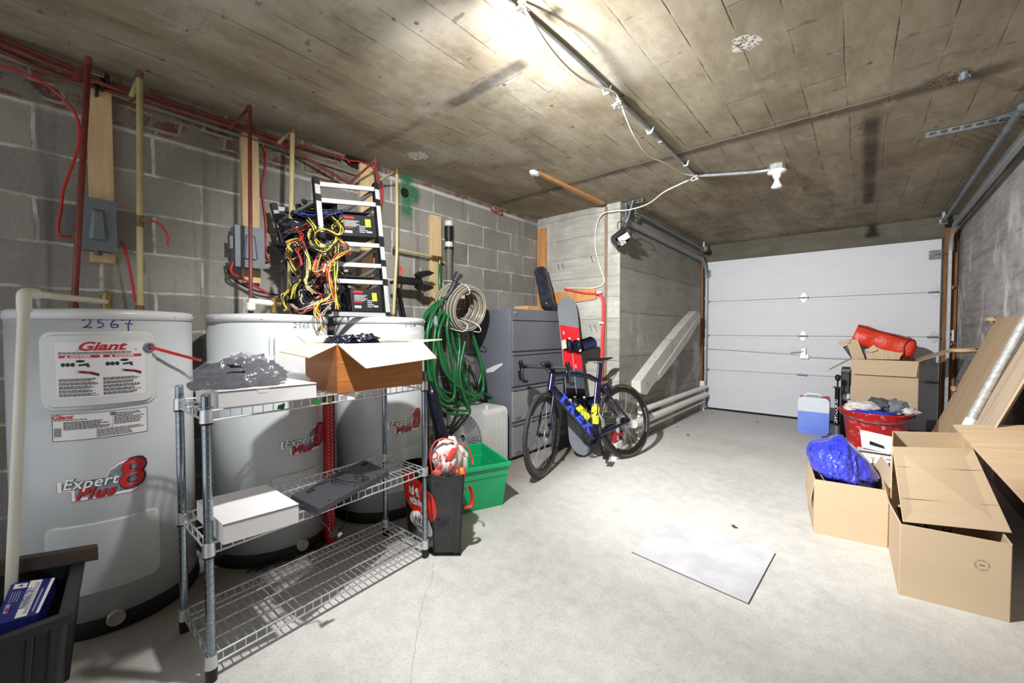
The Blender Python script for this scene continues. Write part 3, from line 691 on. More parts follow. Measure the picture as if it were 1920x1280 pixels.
# ================================================================ boards, switch boxes
def board(x0, x1, y0, y1, label, t=.038, X=None, m=None, name='wall_board'):
    X = X or XL+t; a = W(x0, (y0+y1)/2, X=X).y; b_ = W(x1, (y0+y1)/2, X=X).y
    base = V((X, (a+b_)/2, 0)); z1, z0 = zat(y0, base), zat(y1, base)
    z1 = min(z1, CZ-.01)
    mb = MB().box((XL+t/2+.001, (a+b_)/2, (z0+z1)/2), (t, b_-a, z1-z0))
    o = obj(name, mb, m or m_timber, bev=.002); o['group'] = 'pine boards fixed to the block wall'
    return tag(o, label, 'board')
board(166, 213, 140, 492, 'wide pine board on the block wall behind the switch box over heater 2567')
board(455, 487, 252, 530, 'pine board on the block wall behind the middle switch box')
board(677, 703, 308, 560, 'pine board on the wall behind the metal frame')
board(809, 828, 404, 640, 'pale pine board on the wall behind the hose tap')
m_swbox = mat('grey_switch_box', (112, 120, 126), .45, .2, var=.05)
def swbox(x0, x1, y0, y1, label, logo=True):
    X = XL+.135; a = W(x0, y0, X=X).y; b_ = W(x1, y0, X=X).y; base = V((X, (a+b_)/2, 0)); z1, z0 = zat(y0, base), zat(y1, base)
    ym, zm = (a+b_)/2, (z0+z1)/2
    r = root('switch_box', label, 'electrical box', (XL+.04, ym, z0), 'grey switch boxes on the boards')
    obj('body', MB().box((XL+.085, ym, zm), (.09, b_-a-.008, z1-z0-.008)), m_swbox, r, bev=.004)
    w, h = (b_-a)/2, (z1-z0)/2
    mb = MB(); mb.box((X-.002, ym, zm), (.006, 2*w, 2*h))
    q = [(-.35, .62), (.35, .62), (.55, -.55), (-.55, -.55)]
    # raised tapered field in the cover
    o_ = [V((X+.001, ym+a_*w*.95, zm+c_*h*.95)) for a_, c_ in q]; i_ = [V((X+.014, ym+a_*w*.62, zm+c_*h*.9-.01)) for a_, c_ in q]
    mb.add(o_+i_, [(4, 5, 6, 7)]+[(k, (k+1) % 4, 4+(k+1) % 4, 4+k) for k in range(4)])
    obj('cover', mb, m_swbox, r, bev=.0015)
    obj('handle', MB().box((XL+.09, a-.008, zm+.02), (.03, .016, .07)).cyl((XL+.09, ym, z0-.015), (XL+.09, ym, z0+.01), .014), m_galvd, r)
    return r
swbox(147, 218, 372, 470, 'grey metal switch box on the wide board above the heater numbered 2567')
swbox(440, 496, 425, 502, 'grey metal switch box on the board above the middle water heater')
# red cables
def cable(L, X, label, m=None, r=.0055, name='red_cable', grp='red cables on the block wall'):
    pts = [W(x, y, X=X if not isinstance(X, (list, tuple)) else X[i]) for i, (x, y) in enumerate(L)]
    o = obj(name, MB().tube(pts, r, 8, smooth=6), m or m_redc); return tag(o, label, 'cable', grp)
cable([(-80, 108), (0, 124), (40, 135), (85, 158), (118, 185), (140, 212), (149, 240), (146, 280), (130, 325), (118, 360), (114, 395), (109, 425), (112, 441), (135, 444)], XL+.06, 'long red cable arching down the wall to the switch box on the wide board', r=.0055)
cable([(224, 456), (233, 460), (240, 490), (248, 530), (254, 566)], XL+.09, 'short red cable from the switch box on the wide board down behind heater 2567', r=.0055)
cable([(440, 489), (434, 500), (436, 512), (460, 525), (485, 540), (505, 552)], XL+.10, 'red cable curling out of the middle switch box to the heater below', r=.0065)
cable([(425, 492), (428, 510), (445, 528), (480, 545), (520, 553)], XL+.04, 'black cable drooping under the middle switch box', m=m_blackc, r=.0055, name='black_cable', grp=None)
cable([(492, 272), (499, 290), (496, 320), (491, 350), (494, 380), (499, 420), (498, 455), (500, 480), (505, 488), (498, 490)], XL+.02, 'thin red cable hanging right of the board behind the middle switch box', r=.005)
cable([(500, 262), (560, 274), (600, 283), (645, 296), (655, 305)], XL+.05, 'red cable running under the ceiling into the dark hole in the wall', r=.006)
cable([(655, 301), (680, 304), (700, 315), (713, 335), (718, 360), (714, 400), (712, 450), (716, 500), (718, 530)], XL+.05, 'red cable from the dark hole down behind the metal frame', r=.0055)
hp_ = W(668, 304, X=XL+.006); tag(obj('wall_hole', MB().blob(hp_, (.006, .085, .045), 4, .4, 3, 20, 10), m_dark), 'dark hole knocked into the wall top where red cables enter', 'hole')

# ================================================================ timber and cable on the concrete pier
a, b_ = W(1008, 470, Y=YB-.012), W(1024, 470, Y=YB-.012)
zz1, zz0 = zat(430, a), zat(600, a)
tag(obj('wood_strip', MB().box(((a.x+b_.x)/2+.003, YB-.012, (zz0+zz1)/2), (b_.x-a.x, .022, zz1-zz0)), m_orange), 'vertical orange plywood strip in the corner beside the block wall', 'timber')
Q = [W(x, y, Y=YB-.02) for x, y in ((1033, 548), (1060, 546), (1115, 540), (1118, 560), (1082, 566), (1040, 571))]
tag(obj('wood_plank', MB().prism(Q, (0, .019, 0)), m_orange), 'ragged orange plank fixed flat on the concrete pier above the snowboard', 'timber')
pts = [W(x, y, Y=YB-.035) for x, y in ((1058, 541), (1075, 545), (1095, 549), (1118, 551), (1127, 556), (1130, 580), (1128, 640), (1127, 690), (1125, 740))]
r = root('heating_cable', 'red double cable clipped down the concrete pier behind the bicycle saddle', 'cable', tuple(pts[-1]))
obj('sheath', MB().tube(pts, .011, 8, smooth=6, flat=.6).tube([p+V((.016, .004, 0)) for p in pts], .007, 8, smooth=6), mat('pink_red_sheath', (214, 62, 66), .5, var=.1), r)
for x, y in ((1128, 605), (1124, 548)): obj('clip', MB().box(W(x, y, Y=YB-.035), (.05, .02, .016)), m_white, r)
# vertical timber ghost strip on the pier
a = W(1136, 500, Y=YB-.004); tag(obj('formwork_strip', MB().box((a.x, YB-.005, 1.35), (.03, .008, 2.0)), mat('old_formwork_timber', (128, 112, 94), .9, var=.15, c2=(112, 96, 80))), 'thin weathered timber strip running down the concrete pier', 'timber')
WL = ['below the timber corner strip', 'below the timber corner strip', 'beside the hanging cream cable', 'beside the hanging cream cable', 'left of the red cable', 'left of the red cable']
for k, (x, y) in enumerate(((1048, 500), (1056, 498), (1110, 485), (1120, 486), (1108, 614), (1117, 614))):
    p = W(x, y, Y=YB-.002); mb = MB().tube([p+V((-.01, 0, .03)), p+V((0, -.012, 0)), p+V((.015, -.004, -.04))], .0025, 6, smooth=4)
    tag(obj('tie_wire', mb, m_blackc), 'rusty wire end sticking out of the concrete pier '+WL[k], 'wire', 'tie wire ends, pair %d' % (k//2+1))

# ================================================================ leaning concrete beam, floor pipes, hatch
m_cast = mat('pale_cast_concrete', (196, 194, 188), .85, var=.08, vs=6, bmp=.4, bs=30, wear=((150, 148, 140), 5, .6))
X0, X1 = XS+.002, XS+.10
Q = [W(x, y, X=X1) for x, y in ((1201, 716), (1202, 737), (1213, 740), (1221, 726), (1231, 714), (1236, 712), (1262, 680), (1290, 640), (1313, 602), (1313, 588), (1306, 583), (1282, 610), (1250, 650), (1226, 682))]
r = root('concrete_beam', 'pale concrete beam leaning diagonally against the side wall behind the bicycle', 'beam', (X0, Q[0].y, Q[1].z))
mb = MB().prism(Q, (X0-X1, 0, 0)); obj('body', mb, m_cast, r, bev=.01)
Q2 = [W(x, y, X=X1+.012) for x, y in ((1236, 700), (1240, 708), (1262, 680), (1290, 640), (1309, 605), (1304, 602), (1276, 642))]
obj('ledge', MB().prism(Q2, (-.02, 0, 0)), m_cast, r, bev=.004)
m_pvc = mat('white_pvc', (224, 223, 218), .4, var=.04, vs=4)
fr = root('pvc_pipe_bundle', 'stack of long white plastic pipes fixed low along the side wall beside the bicycle', 'pipes', (XS+.05, 5, 0))
for i, (xa, ya, za, zb, rr) in enumerate(((XS+.07, 4.0, .325, .335, .030), (XS+.07, 3.85, .215, .225, .042), (XS+.06, 3.95, .12, .125, .016))):
    obj('pipe', MB().cyl((xa, ya, za), (xa, 6.25, zb), rr, seg=20), m_pvc, fr)
for y in (4.1, 6.24): obj('bracket', MB().box((XS+.035, y, .21), (.06, .035, .42)), m_pvc, fr)
hq = [W(x, y, Z=0) for x, y in ((1186, 1036), (1258, 973), (1453, 1038), (1403, 1132))]
m_hatch = mat('smooth_pale_concrete', (214, 214, 218), .6, var=.06, vs=5, c2=(190, 190, 196), bmp=.15)
r = root('floor_hatch', 'flat rectangular pale slab set into the concrete floor', 'hatch', tuple(sum(hq, V())/4))
cm = sum(hq, V())/4
obj('slab', MB().prism([p+V((0, 0, .001)) for p in hq][::-1], (0, 0, .006)), m_hatch, r, bev=.002)
gap = [(cm+(p-cm)*1.012) for p in hq]
obj('joint', MB().prism([p+V((0, 0, .0005)) for p in gap][::-1], (0, 0, .002)), mat('joint_dirt', (88, 78, 66), .9), r)
m_leaf = mat('dry_leaf_brown', (86, 58, 38), .9)
for k, (x, y, s) in enumerate(((1375, 985, .012), (1378, 988, .016), (1254, 768, .02), (1270, 800, .012), (1360, 760, .02), (1335, 775, .014), (1420, 790, .015), (1290, 815, .02))):
    p = W(x, y, Z=.003); mb = MB().blob(p, (s, s*.6, .004), x, .5, 3, 10, 6)
    tag(obj('dry_leaf', mb, m_leaf), 'small brown leaf scrap on the floor beyond the pale floor slab' if k < 2 else 'small brown leaf scrap on the floor near the garage door', 'leaf', 'leaf scraps by the slab' if k < 2 else 'leaf scraps near the garage door')
# ================================================================ water heaters
m_enamel = mat('pale_enamel', (188, 192, 194), .28, var=.03, vs=2.5, bmp=.04, bs=12)
m_cap = mat('enamel_top', (206, 208, 208), .32, var=.03)
m_foam = mat('black_base_ring', (20, 20, 20), .8, var=.3, vs=20, bmp=.8, bs=40)
m_lab = mat('white_label', (222, 220, 220), .45, var=.02)
m_red_ink = mat('red_ink', (190, 30, 38), .5, var=.04); m_blk_ink = mat('black_ink', (34, 34, 44), .6, var=.04)
m_silver_ink = mat('silver_ink', (84, 90, 104), .35, .2, var=.1, vs=16, c2=(168, 172, 180)); m_white_ink = mat('white_ink', (236, 236, 236), .5, var=.01)
m_blue_ink = mat('violet_marker', (46, 34, 128), .5, var=.05); m_grey_ink = mat('grey_ink', (110, 110, 116), .6, var=.03)
m_seam = mat('panel_gap', (120, 112, 98), .8, var=.1)
HR = .28
def heater(cx, cy, ang, label, num, numpos, numink, cable_=False, drain=0, upper=True, loff=0, pw=.165):
    r = root('water_heater', label, 'water heater', (cx, cy, 0), 'white cylindrical water heaters')
    A = R(ang)
    def cy3(u, z, h=0):
        a = A+u/HR; q = HR+h; return V((cx+q*math.cos(a), cy+q*math.sin(a), z))
    T_ = Matrix.Translation((cx, cy, 0))
    obj('body', MB().lathe([(.2, .055), (HR, .055), (HR, .60), (HR, 1.185), (.2, 1.185)], T_, 96), m_enamel, r)
    mb = MB().lathe([(.0005, 1.232), (.15, 1.232), (.27, 1.224), (.283, 1.219), (.284, 1.187), (.27, 1.184)], T_, 96)
    for k in range(8):
        a = A+k*PI/4+.1; mb.cyl((cx+.283*math.cos(a), cy+.283*math.sin(a), 1.203), (cx+.288*math.cos(a), cy+.288*math.sin(a), 1.203), .004, seg=8)
    obj('top_cap', mb, m_cap, r)
    obj('base_ring', MB().lathe([(.2, .001), (.285, .001), (.292, .02), (.287, .06), (.276, .066), (.2, .066)], T_, 72), m_foam, r)
    # curved cover plates
    def plate(u0, u1, z0, z1, h, cr, n=28):
        mb = MB(); top = []; bot = []
        us = []
        for i in range(n+1):
            t = (1-math.cos(PI*i/n))/2; us.append(u0+(u1-u0)*t)
        for u in us:
            e = min(u-u0, u1-u); k = cr-math.sqrt(max(cr*cr-(cr-e)**2, 0)) if e < cr else 0
            top.append((u, z1-k)); bot.append((u, z0+k))
        ring = top+bot[::-1]; m_ = len(ring)
        uc, zc = (u0+u1)/2, (z0+z1)/2
        sh = lambda p, s: (uc+(p[0]-uc)*(1-s/(u1-u0)*2), zc+(p[1]-zc)*(1-s/(z1-z0)*2))
        rows = [(0, -.001), (0, h*.6), (.004, h)]
        vs = [cy3(*sh(p, s), hh) for s, hh in rows for p in ring]
        mb.add(vs, [(i, (i+1) % m_, m_+(i+1) % m_, m_+i) for i in range(m_)]+[(m_+i, m_+(i+1) % m_, 2*m_+(i+1) % m_, 2*m_+i) for i in range(m_)], 0, True)
        f = 2*m_; mb.add(vs, [(f+i, f+i+1, f+m_-2-i, f+m_-1-i) for i in range(n)], 0, True)
        return mb
    if upper:
        U = obj('access_cover', plate(-pw, pw, .855, 1.142, .004, .04), m_cap, r)
        obj('raised_field', plate(-pw*.88, pw*.9, .868, 1.13, .017, .03), m_cap, U)
    if upper and cable_:
        lf = lambda u, v, h=0: cy3(u, v, .0178+h)
        mb = MB(); rect(mb, lf, -.108, .90, .122, 1.102, nu=14); LB = obj('warning_label', mb, m_lab, r, label='white warning label with red bands')
        mb = MB(); g = lambda u, v: lf(u, v, .0006)
        text(mb, 'Giant', g, .043, 1.25, .35, .0014, (.005, 1.086))
        for a_, b_ in ((-.099, .003), (.011, .112)): rect(mb, g, a_, 1.046, b_, 1.056, nu=8)
        rect(mb, g, .093, 1.072, .099, 1.075); rect(mb, g, -.055, 1.0735, .07, 1.0755, nu=8)
        for s in (0, .11):  # hands
            poly(mb, g, [(-.05+s, 1.0), (-.02+s, .996), (.0+s, .988), (.002+s, .982), (-.02+s, .99), (-.05+s, .993)])
        obj('red_print', mb, m_red_ink, LB)
        mb = MB(); g2 = lambda u, v: lf(u, v, .0011)
        for s in (-.048, .062): text(mb, 'DANGER', g2, .0105, 1.2, 0, .0003, (s+.004, 1.051)); poly(mb, g2, [(s-.036, 1.0475), (s-.026, 1.0475), (s-.031, 1.055)])
        obj('white_print', mb, m_white_ink, LB)
        mb = MB()
        for s in (-.1, .01):
            for k in range(3): poly(mb, g, [(s+.012+.012*k+.006*math.cos(t*PI/4), 1.022+.0075*math.sin(t*PI/4)) for t in range(8)])
            poly(mb, g, [(s+.05, 1.022), (s+.075, 1.027), (s+.078, 1.012), (s+.072, 1.012), (s+.068, 1.018), (s+.05, 1.016)]); poly(mb, g, [(s+.055+.012*math.cos(t*PI/4), 1.034+.005*math.sin(t*PI/4)) for t in range(8)])
            for k in range(4): poly(mb, g, [(s+.04, 1.003-.004*k), (s+.06, .998-.002*k), (s+.06, .9965-.002*k)])
            poly(mb, g, [(s+.055, .999), (s+.085, .992), (s+.1, .983), (s+.1, .977), (s+.08, .986), (s+.055, .991)])
            for j in range(5): bars(mb, g, s, s+.1, .907+.0135*j, .918+.0135*j, 3, .35)
        bars(mb, g, -.1, .11, 1.0585, 1.068, 2)
        obj('black_print', mb, m_blk_ink, LB)
        # rating plate
        lf2 = lambda u, v, h=0: cy3(u, v, .0012+h)
        mb = MB(); rect(mb, lf2, -.132, .745, .132, .842, nu=16); RP = obj('rating_plate', mb, m_lab, r)
        mb = MB(); g = lambda u, v: lf2(u, v, .0006)
        for v0, v1 in ((.745, .7465), (.8405, .842)): rect(mb, g, -.132, v0, .132, v1, nu=16)
        for u0, u1 in ((-.132, -.1305), (.1305, .132)): rect(mb, g, u0, .745, u1, .842)
        for k in range(9): rect(mb, g, -.127, .762+.0035*k, -.106, .7645+.0035*k-.001*(k % 2))
        bars(mb, g, -.1, .03, .785, .815, 6, .4); bars(mb, g, .035, .125, .79, .835, 8, .45, .5); bars(mb, g, -.01, .12, .75, .78, 5, .5, .4); bars(mb, g, -.1275, -.03, .818, .823, 1)
        rect(mb, g, -.1, .783, .03, .7836, nu=6); rect(mb, g, -.012, .748, -.0114, .783); rect(mb, g, .031, .783, .0316, .84)
        text(mb, 'SP', g, .016, 1, 0, .0004, (.032, .831)); obj('black_print', mb, m_blk_ink, RP)
        mb = MB(); text(mb, 'Giant', g, .02, 1.3, .35, .0009, (-.105, .831)); obj('red_print', mb, m_red_ink, RP)
    # maker's badge
    lo = lambda u, v, h=0: cy3(u+loff, v, .001+h)
    def badge(s, h):
        P = [(-.125, .012), (.012, .012), (.022, .04), (.05, .062), (.085, .07), (.115, .06), (.125, .035), (.112, .01), (.12, -.02), (.108, -.052), (.08, -.068), (.045, -.066), (-.055, -.066), (-.085, -.066), (-.085, -.028), (-.125, -.028)]
        cxx, cyy = 0, 0
        return [(x*s+(1-s)*0, (y)*s+.575, ) for x, y in P]
    def curved(mb, P, h, mi=0):
        # cut the outline into narrow columns so it follows the cylinder
        us = sorted(set([p[0] for p in P]+[-.125+.25*i/24 for i in range(25)])); k = len(P)
        def cross(u):
            c_ = []
            for i in range(k):
                (xa, ya), (xb, yb) = P[i], P[(i+1) % k]
                if (xa-u)*(xb-u) < 0: c_.append(ya+(yb-ya)*(u-xa)/(xb-xa))
            return sorted(c_)
        for a_, b_ in zip(us, us[1:]):
            if b_-a_ < 1e-6: continue
            e = 1e-6; ca, cb = cross(a_+e), cross(b_-e)
            if len(ca) != len(cb): ca = cb = cross((a_+b_)/2)
            for i in range(0, len(ca)-1, 2): mb.add([lo(a_, ca[i], h), lo(b_, cb[i], h), lo(b_, cb[i+1], h), lo(a_, ca[i+1], h)], [(0, 1, 2, 3)], mi)
    sl = .0
    mb = MB(); curved(mb, [(x*1.0, (y-.575)*1.0+.585) for x, y in badge(1, 0)], 0); curved(mb, [(x*.985, (y-.575)*.965+.585) for x, y in badge(1, 0)], .0005, 1)
    curved(mb, [(x*.90+.002, (y-.575)*.80+.585) for x, y in badge(1, 0)], .001, 2)
    BD = obj('badge', mb, [m_red_ink, m_white_ink, m_silver_ink], r, label='silver badge with a large red 8')
    mb = MB(); g = lambda u, v: lo(u, v+.585, .0022)
    text(mb, '8', g, .155, .98, .12, .0028, (.077, .003)); text(mb, 'Plus', g, .053, 1.15, .3, .0014, (-.022, -.042), space=1.08); obj('red_print', mb, m_red_ink, BD)
    mb = MB(); g = lambda u, v: lo(u, v+.585, .0030); text(mb, 'Expert', g, .054, .97, .25, .0008, (-.034, -.002), space=1.05); obj('white_print', mb, m_white_ink, BD)
    mb = MB(); g = lambda u, v: lo(u, v+.585, .0016)
    text(mb, '8', g, .160, .98, .12, .0062, (.080, .002)); text(mb, 'Plus', g, .053, 1.15, .3, .0028, (-.0208, -.0432), space=1.08); text(mb, 'Expert', g, .054, .97, .25, .0018, (-.033, -.0030), space=1.05); obj('black_outline', mb, m_blk_ink, BD)
    # lower cover
    L = obj('lower_cover', plate(-pw, pw, .165, .43, .007, .03), m_enamel, r)
    # drain outlet
    a0 = R(drain)-A; d0 = cy3(a0*HR, .055, .0); n = V((math.cos(R(drain)), math.sin(R(drain)), 0))
    obj('drain_outlet', MB().cyl(d0, d0+n*.022, .026, seg=24).torus(d0+n*.022, n, .024, .003), mat('drain_cap_%d' % int(cy*100), (176, 172, 160), .5, var=.1), r)
    # number written by hand
    mb = MB(); u0, zc, sz = numpos
    for i, st in enumerate(num):
        for seg_ in st: mb.tube([cy3(u0+p[0]*sz, zc+p[1]*sz, .0006) for p in seg_], .0019*sz/.03 if numink is m_blk_ink else .0028, 6, smooth=5, flat=.4)
    obj('handwriting', mb, numink, r)
    # top fittings
    if cable_:
        k = cy3(.135, 1.078, 0); kn = (k-V((cx, cy, k.z))).normalized()
        K = obj('cable_gland', MB().cyl(k, k+kn*.018, .013, .017, seg=14).torus(k+kn*.02, kn, .015, .005), m_swbox, r)
        pts = [k+kn*.02, cy3(.17, 1.062, .035), cy3(.22, 1.04, .05), cy3(.29, 1.015, .06), cy3(.335, 1.008, .05)]
        obj('red_wire', MB().tube(pts, .0035, 6, smooth=5).tube([p+V((0, 0, .006)) for p in pts], .003, 6, smooth=5), m_redc, K)
    return r, cy3
n2 = lambda x: [[(x, .8), (x+.35, 1), (x+.6, .75), (x+.35, .25), (x, .05), (x+.4, .12), (x+.75, .05)]]
n5 = lambda x: [[(x+.75, 1), (x+.2, .95)], [(x+.2, .95), (x+.1, .6), (x+.45, .55), (x+.5, .2), (x+.05, .05)]]
n6 = lambda x: [[(x+.4, 1), (x+.05, .5), (x+.15, .05), (x+.6, .1), (x+.6, .4), (x+.2, .4)]]
n7 = lambda x: [[(x, .85), (x+.4, 1), (x+.75, .95)], [(x+.75, .95), (x+.55, .4), (x+.55, -.35)], [(x+.25, .5), (x+.95, .45)]]
H1, c1 = heater(-2.43, .20, -9.8, 'large white water heater numbered 2567 with a red-banded warning label', [n2(0), n5(1.1), n6(2.2), n7(3.15)], (-.041, 1.155, .033), m_blue_ink, True, -4.4)
H2, c2 = heater(-2.44, .83, 13.5, 'middle white water heater marked 2565, standing behind the wire shelf', [n2(0), n5(1), n6(1.9), n5(2.7)], (-.058, 1.157, .026), m_blk_ink, False, 6.6)
ss = [[(0.7, .8), (.3, 1), (.1, .7), (.6, .4), (.3, .1), (0, .2)]]; dash = [[(.9, .5), (1.3, .5)]]
s2_ = [[(2.2, .8), (1.8, 1), (1.6, .7), (2.1, .4), (1.8, .1), (1.5, .2)]]; dd = [[(3.4, 1.1), (3.2, .2)], [(3.2, .3), (2.6, .2), (2.8, .6), (3.2, .5), (3.4, .1)]]
H3, c3 = heater(-2.40, 1.47, 1.0, 'white water heater under the metal frame, the one nearest the green hose', [ss, dash, s2_, dd], (-.01, 1.165, .026), m_blk_ink, False, 6.1)
# fittings on the tops
def topfit(x, y, label=None):
    p = V((x, y, 1.22)); return p
m_pvcp = mat('cream_pvc_pipe', (222, 220, 206), .4, var=.06)
# relief pipe of the leftmost heater
e1 = W(72, 553, X=-2.06); e0 = V((-2.06, e1.y, 1.262))
v0 = V((-2.37, W(200, 560, X=-2.37).y, 1.262))
r = root('relief_pipe', 'cream plastic pipe bending off heater 2567 and dropping down its side', 'pipe', (e0.x, e0.y, .2))
bt_ = V((-1.96, -.075, .2)); 
el = V((-1.965, W(45, 553, X=-1.965).y, 1.262))
obj('pipe', MB().tube([v0, el+(v0-el).normalized()*.04], .0112, 14).tube([el-V((0, 0, .03)), V((-1.93, -.075, .15))], .0132, 14), m_pvcp, r)
obj('elbow', MB().tube([el+(v0-el).normalized()*.05, el+(v0-el).normalized()*.015, el+V((0, 0, -.012)), el-V((0, 0, .06))], .0168, 14, smooth=4), m_pvcp, r)
mb = MB(); mb.cyl(v0-V((0, 0, .04)), v0+V((0, 0, .03)), .017); mb.cyl(v0+V((0, 0, .03)), v0+V((0, 0, .05)), .006); mb.box(v0+V((0, .0, .045)), (.03, .01, .006)); obj('valve', mb, m_brass, r)
r = root('relief_pipe', 'short white plastic elbow pipe with brass valve on top of the middle heater', 'pipe', (-2.4, .75, 1.22))
a = W(470, 564, X=-2.42); b_ = W(513, 569, X=-2.42); 
obj('pipe', MB().tube([a-V((0, 0, .05)), a, b_], .0165, 12).cyl(a+V((0, 0, -.01)), a+V((0, 0, -.045)), .022), m_pvcp, r)
obj('valve', MB().cyl(b_-V((0, 0, .05)), b_+V((0, 0, .03)), .017).cyl(b_, b_+V((0, .035, 0)), .012), m_brass, r)

# red perforated post between the heaters
pp = V((-2.20, 1.155, 0)); p_a = WV(620, 735, (-2.20, 1.14), (-4.40, 2.28)) if False else None
yy = W(619, 850, X=-2.16).y; r = root('red_post', 'red perforated steel post standing between the second and third heaters', 'post', (-2.16, yy, 0))
zt = zat(734, V((-2.16, yy, 0))); m_redpost = mat('red_post_paint', (176, 34, 40), .35, .2, var=.15, vs=20)
mb = MB(); mb.box((-2.16, yy, zt/2), (.004, .042, zt)); mb.box((-2.178, yy-.02, zt/2), (.036, .003, zt)); obj('angle', mb, m_redpost, r)
mb = MB()
for k in range(44):
    z = .05+k*.019
    if z < zt-.02: mb.cyl((-2.158, yy-.008, z), (-2.1572, yy-.008, z), .0028, seg=6); mb.cyl((-2.158, yy+.01, z+.009), (-2.1572, yy+.01, z+.009), .0028, seg=6)
obj('slots', mb, mat('pale_slot', (226, 190, 190), .6), r)  # pale pink discs drawn for the perforations

# ================================================================ wire shelf
m_chrome = mat('chrome_wire', (216, 219, 222), .25, .7, var=.06, vs=30)
m_chromep = mat('chrome_post', (150, 162, 172), .15, .95, var=.1, vs=10, sc=(1, 1, 6))
FL, FR2, BL_, BR_ = V((-1.600, .352, 0)), V((-1.665, 1.262, 0)), V((-1.940, .347, 0)), V((-2.030, 1.262, 0))
ux = (FR2-FL).normalized(); uy = (BL_-FL).normalized(); LX = (FR2-FL).length; LY = .345
BR_ = FR2+uy*.35; BL_ = FL+uy*.345
S = root('wire_shelf', 'chrome three-tier wire shelf standing in front of the water heaters', 'shelf', tuple((FL+FR2+BL_+BR_)/4))
for p in (FL, FR2, BL_, BR_):
    mb = MB().cyl(p+V((0, 0, .03)), p+V((0, 0, .935)), .0135, seg=18)
    for k in range(35): mb.torus(p+V((0, 0, .05+k*.025)), (0, 0, 1), .0137, .0007, 16, 4)
    Pq = obj('post', mb, m_chromep, S)
    obj('foot', MB().cyl(p, p+V((0, 0, .045)), .016, .018, seg=14), m_black, Pq)
    obj('post_cap', MB().cyl(p+V((0, 0, .935)), p+V((0, 0, .941)), .0137, .011, seg=14), m_galvd, Pq)
TIERS = (.885, .452, .082)
def qp(a, b_, z): 
    f0 = FL.lerp(FR2, a/LX); f1 = BL_.lerp(BR_, a/LX); return f0.lerp(f1, b_/LY)+V((0, 0, z))
for z in TIERS:
    mb = MB()
    for zz in (z, z-.032):
        cs = [qp(0, 0, zz), qp(LX, 0, zz), qp(LX, LY, zz), qp(0, LY, zz)]
        for i in range(4): mb.cyl(cs[i], cs[(i+1) % 4], .0037, seg=8)
    for b2 in (.09, .175, .26): mb.cyl(qp(0, b2, z-.005), qp(LX, b2, z-.005), .0036, seg=8)
    n = 34
    for i in range(1, n): mb.cyl(qp(LX*i/n, 0, z), qp(LX*i/n, LY, z), .0021, seg=6)
    for i in range(1, 27):
        for b2 in (0, LY): mb.cyl(qp(LX*i/27, b2, z), qp(LX*i/27, b2, z-.032), .0021, seg=6)
    for i in range(1, 10):
        for a2 in (0, LX): mb.cyl(qp(a2, LY*i/10, z), qp(a2, LY*(i+(.5 if i % 2 else -.5))/10, z-.032), .0021, seg=6)
    sh = obj('shelf', mb, m_chrome, S)
    for p in (FL, FR2, BL_, BR_): obj('collar', MB().cyl(p+V((0, 0, z-.036)), p+V((0, 0, z+.006)), .0195, .0175, seg=18), m_chrome, sh)
    for p in (FL, FR2, BL_, BR_): obj('sleeve', MB().cyl(p+V((0, 0, z-.043)), p+V((0, 0, z-.037)), .0175, seg=18), m_black, sh)
# barcode sticker and tape scraps on the top rail
mb = MB(); g = plane(qp(LX*.52, -.004, .868), FR2-FL, off=.001); rect(mb, g, -.02, -.014, .055, .014); tag_o = obj('sticker', mb, m_lab, S)
mb = MB()
for k in range(9): rect(mb, plane(qp(LX*.52, -.005, .868), FR2-FL, off=.0015), -.015+k*.0035, -.010, -.0135+k*.0035, .010)
obj('barcode', mb, m_blk_ink, tag_o)
m_gtape = mat('green_tape', (20, 110, 50), .6)
for a_, w_ in ((.25, .03), (.40, .035), (.455, .02)):
    mb = MB(); poly(mb, plane(qp(LX*a_, -.004, .868), FR2-FL, off=.001), [(-w_/2, -.008), (w_/3, -.012), (w_/2, .01), (-w_/3, .006)])
    obj('tape_scrap', mb, m_gtape, S)

# ---- boxes on the shelf
m_wbox = mat('white_carton', (222, 220, 220), .6, var=.02, bmp=.05)
m_kraft = mat('kraft_cardboard', (192, 170, 140), .75, var=.02, vs=3, bmp=.06, bs=8, sc=(1, 1, 14))
m_kraft2 = mat('kraft_inner', (180, 154, 120), .8, var=.06, vs=3)
m_brown = mat('brown_taped_carton', (178, 112, 56), .45, var=.12, vs=4, c2=(152, 92, 44), bmp=.3, bs=5, sc=(1, 1, 6))
m_cream = mat('cream_flap', (212, 200, 168), .6, var=.04, vs=5, bmp=.1)
def flatbox(name, p0, pu, pv, h, label, m, lip=None):
    """box with base corner p0, base edges pu, pv"""
    p0, pu, pv = V(p0), V(pu), V(pv); r = root(name, label, 'box', tuple(p0+(pu+pv)/2), 'white cartons on the wire shelf')
    up = V((0, 0, 1)); t = .004
    q = [p0, p0+pu, p0+pu+pv, p0+pv]
    obj('tray', MB().hexa(q+[a+up*(h-t) for a in q]), m, r, bev=.002)
    c = sum(q, V())/4; k = [c+(a-c)*1.004+up*(h-t+.0006) for a in q]
    obj('lid', MB().hexa(k+[a+up*t for a in k]), m, r, bev=.001)
    mb = MB(); u, w = pu.normalized(), pv.normalized()
    e = k[0]-w*.0012; 
    f = k[1]-w*.0012
    mb.cyl(k[0]-up*.001, k[1]-up*.001, .0011, seg=5); mb.cyl(k[1]-up*.001, k[2]-up*.001, .0011, seg=5)
    obj('lid_gap', mb, m_blk_ink, r)
    if lip:
        mb = MB(); o = p0+pu*lip+up*(h-t); fn = plane(o, pu, off=.0008)
        poly(mb, fn, [(-.022, .004), (.022, .004), (.014, -.014), (-.014, -.014)]); obj('tuck_tab', mb, m, r)
    return r
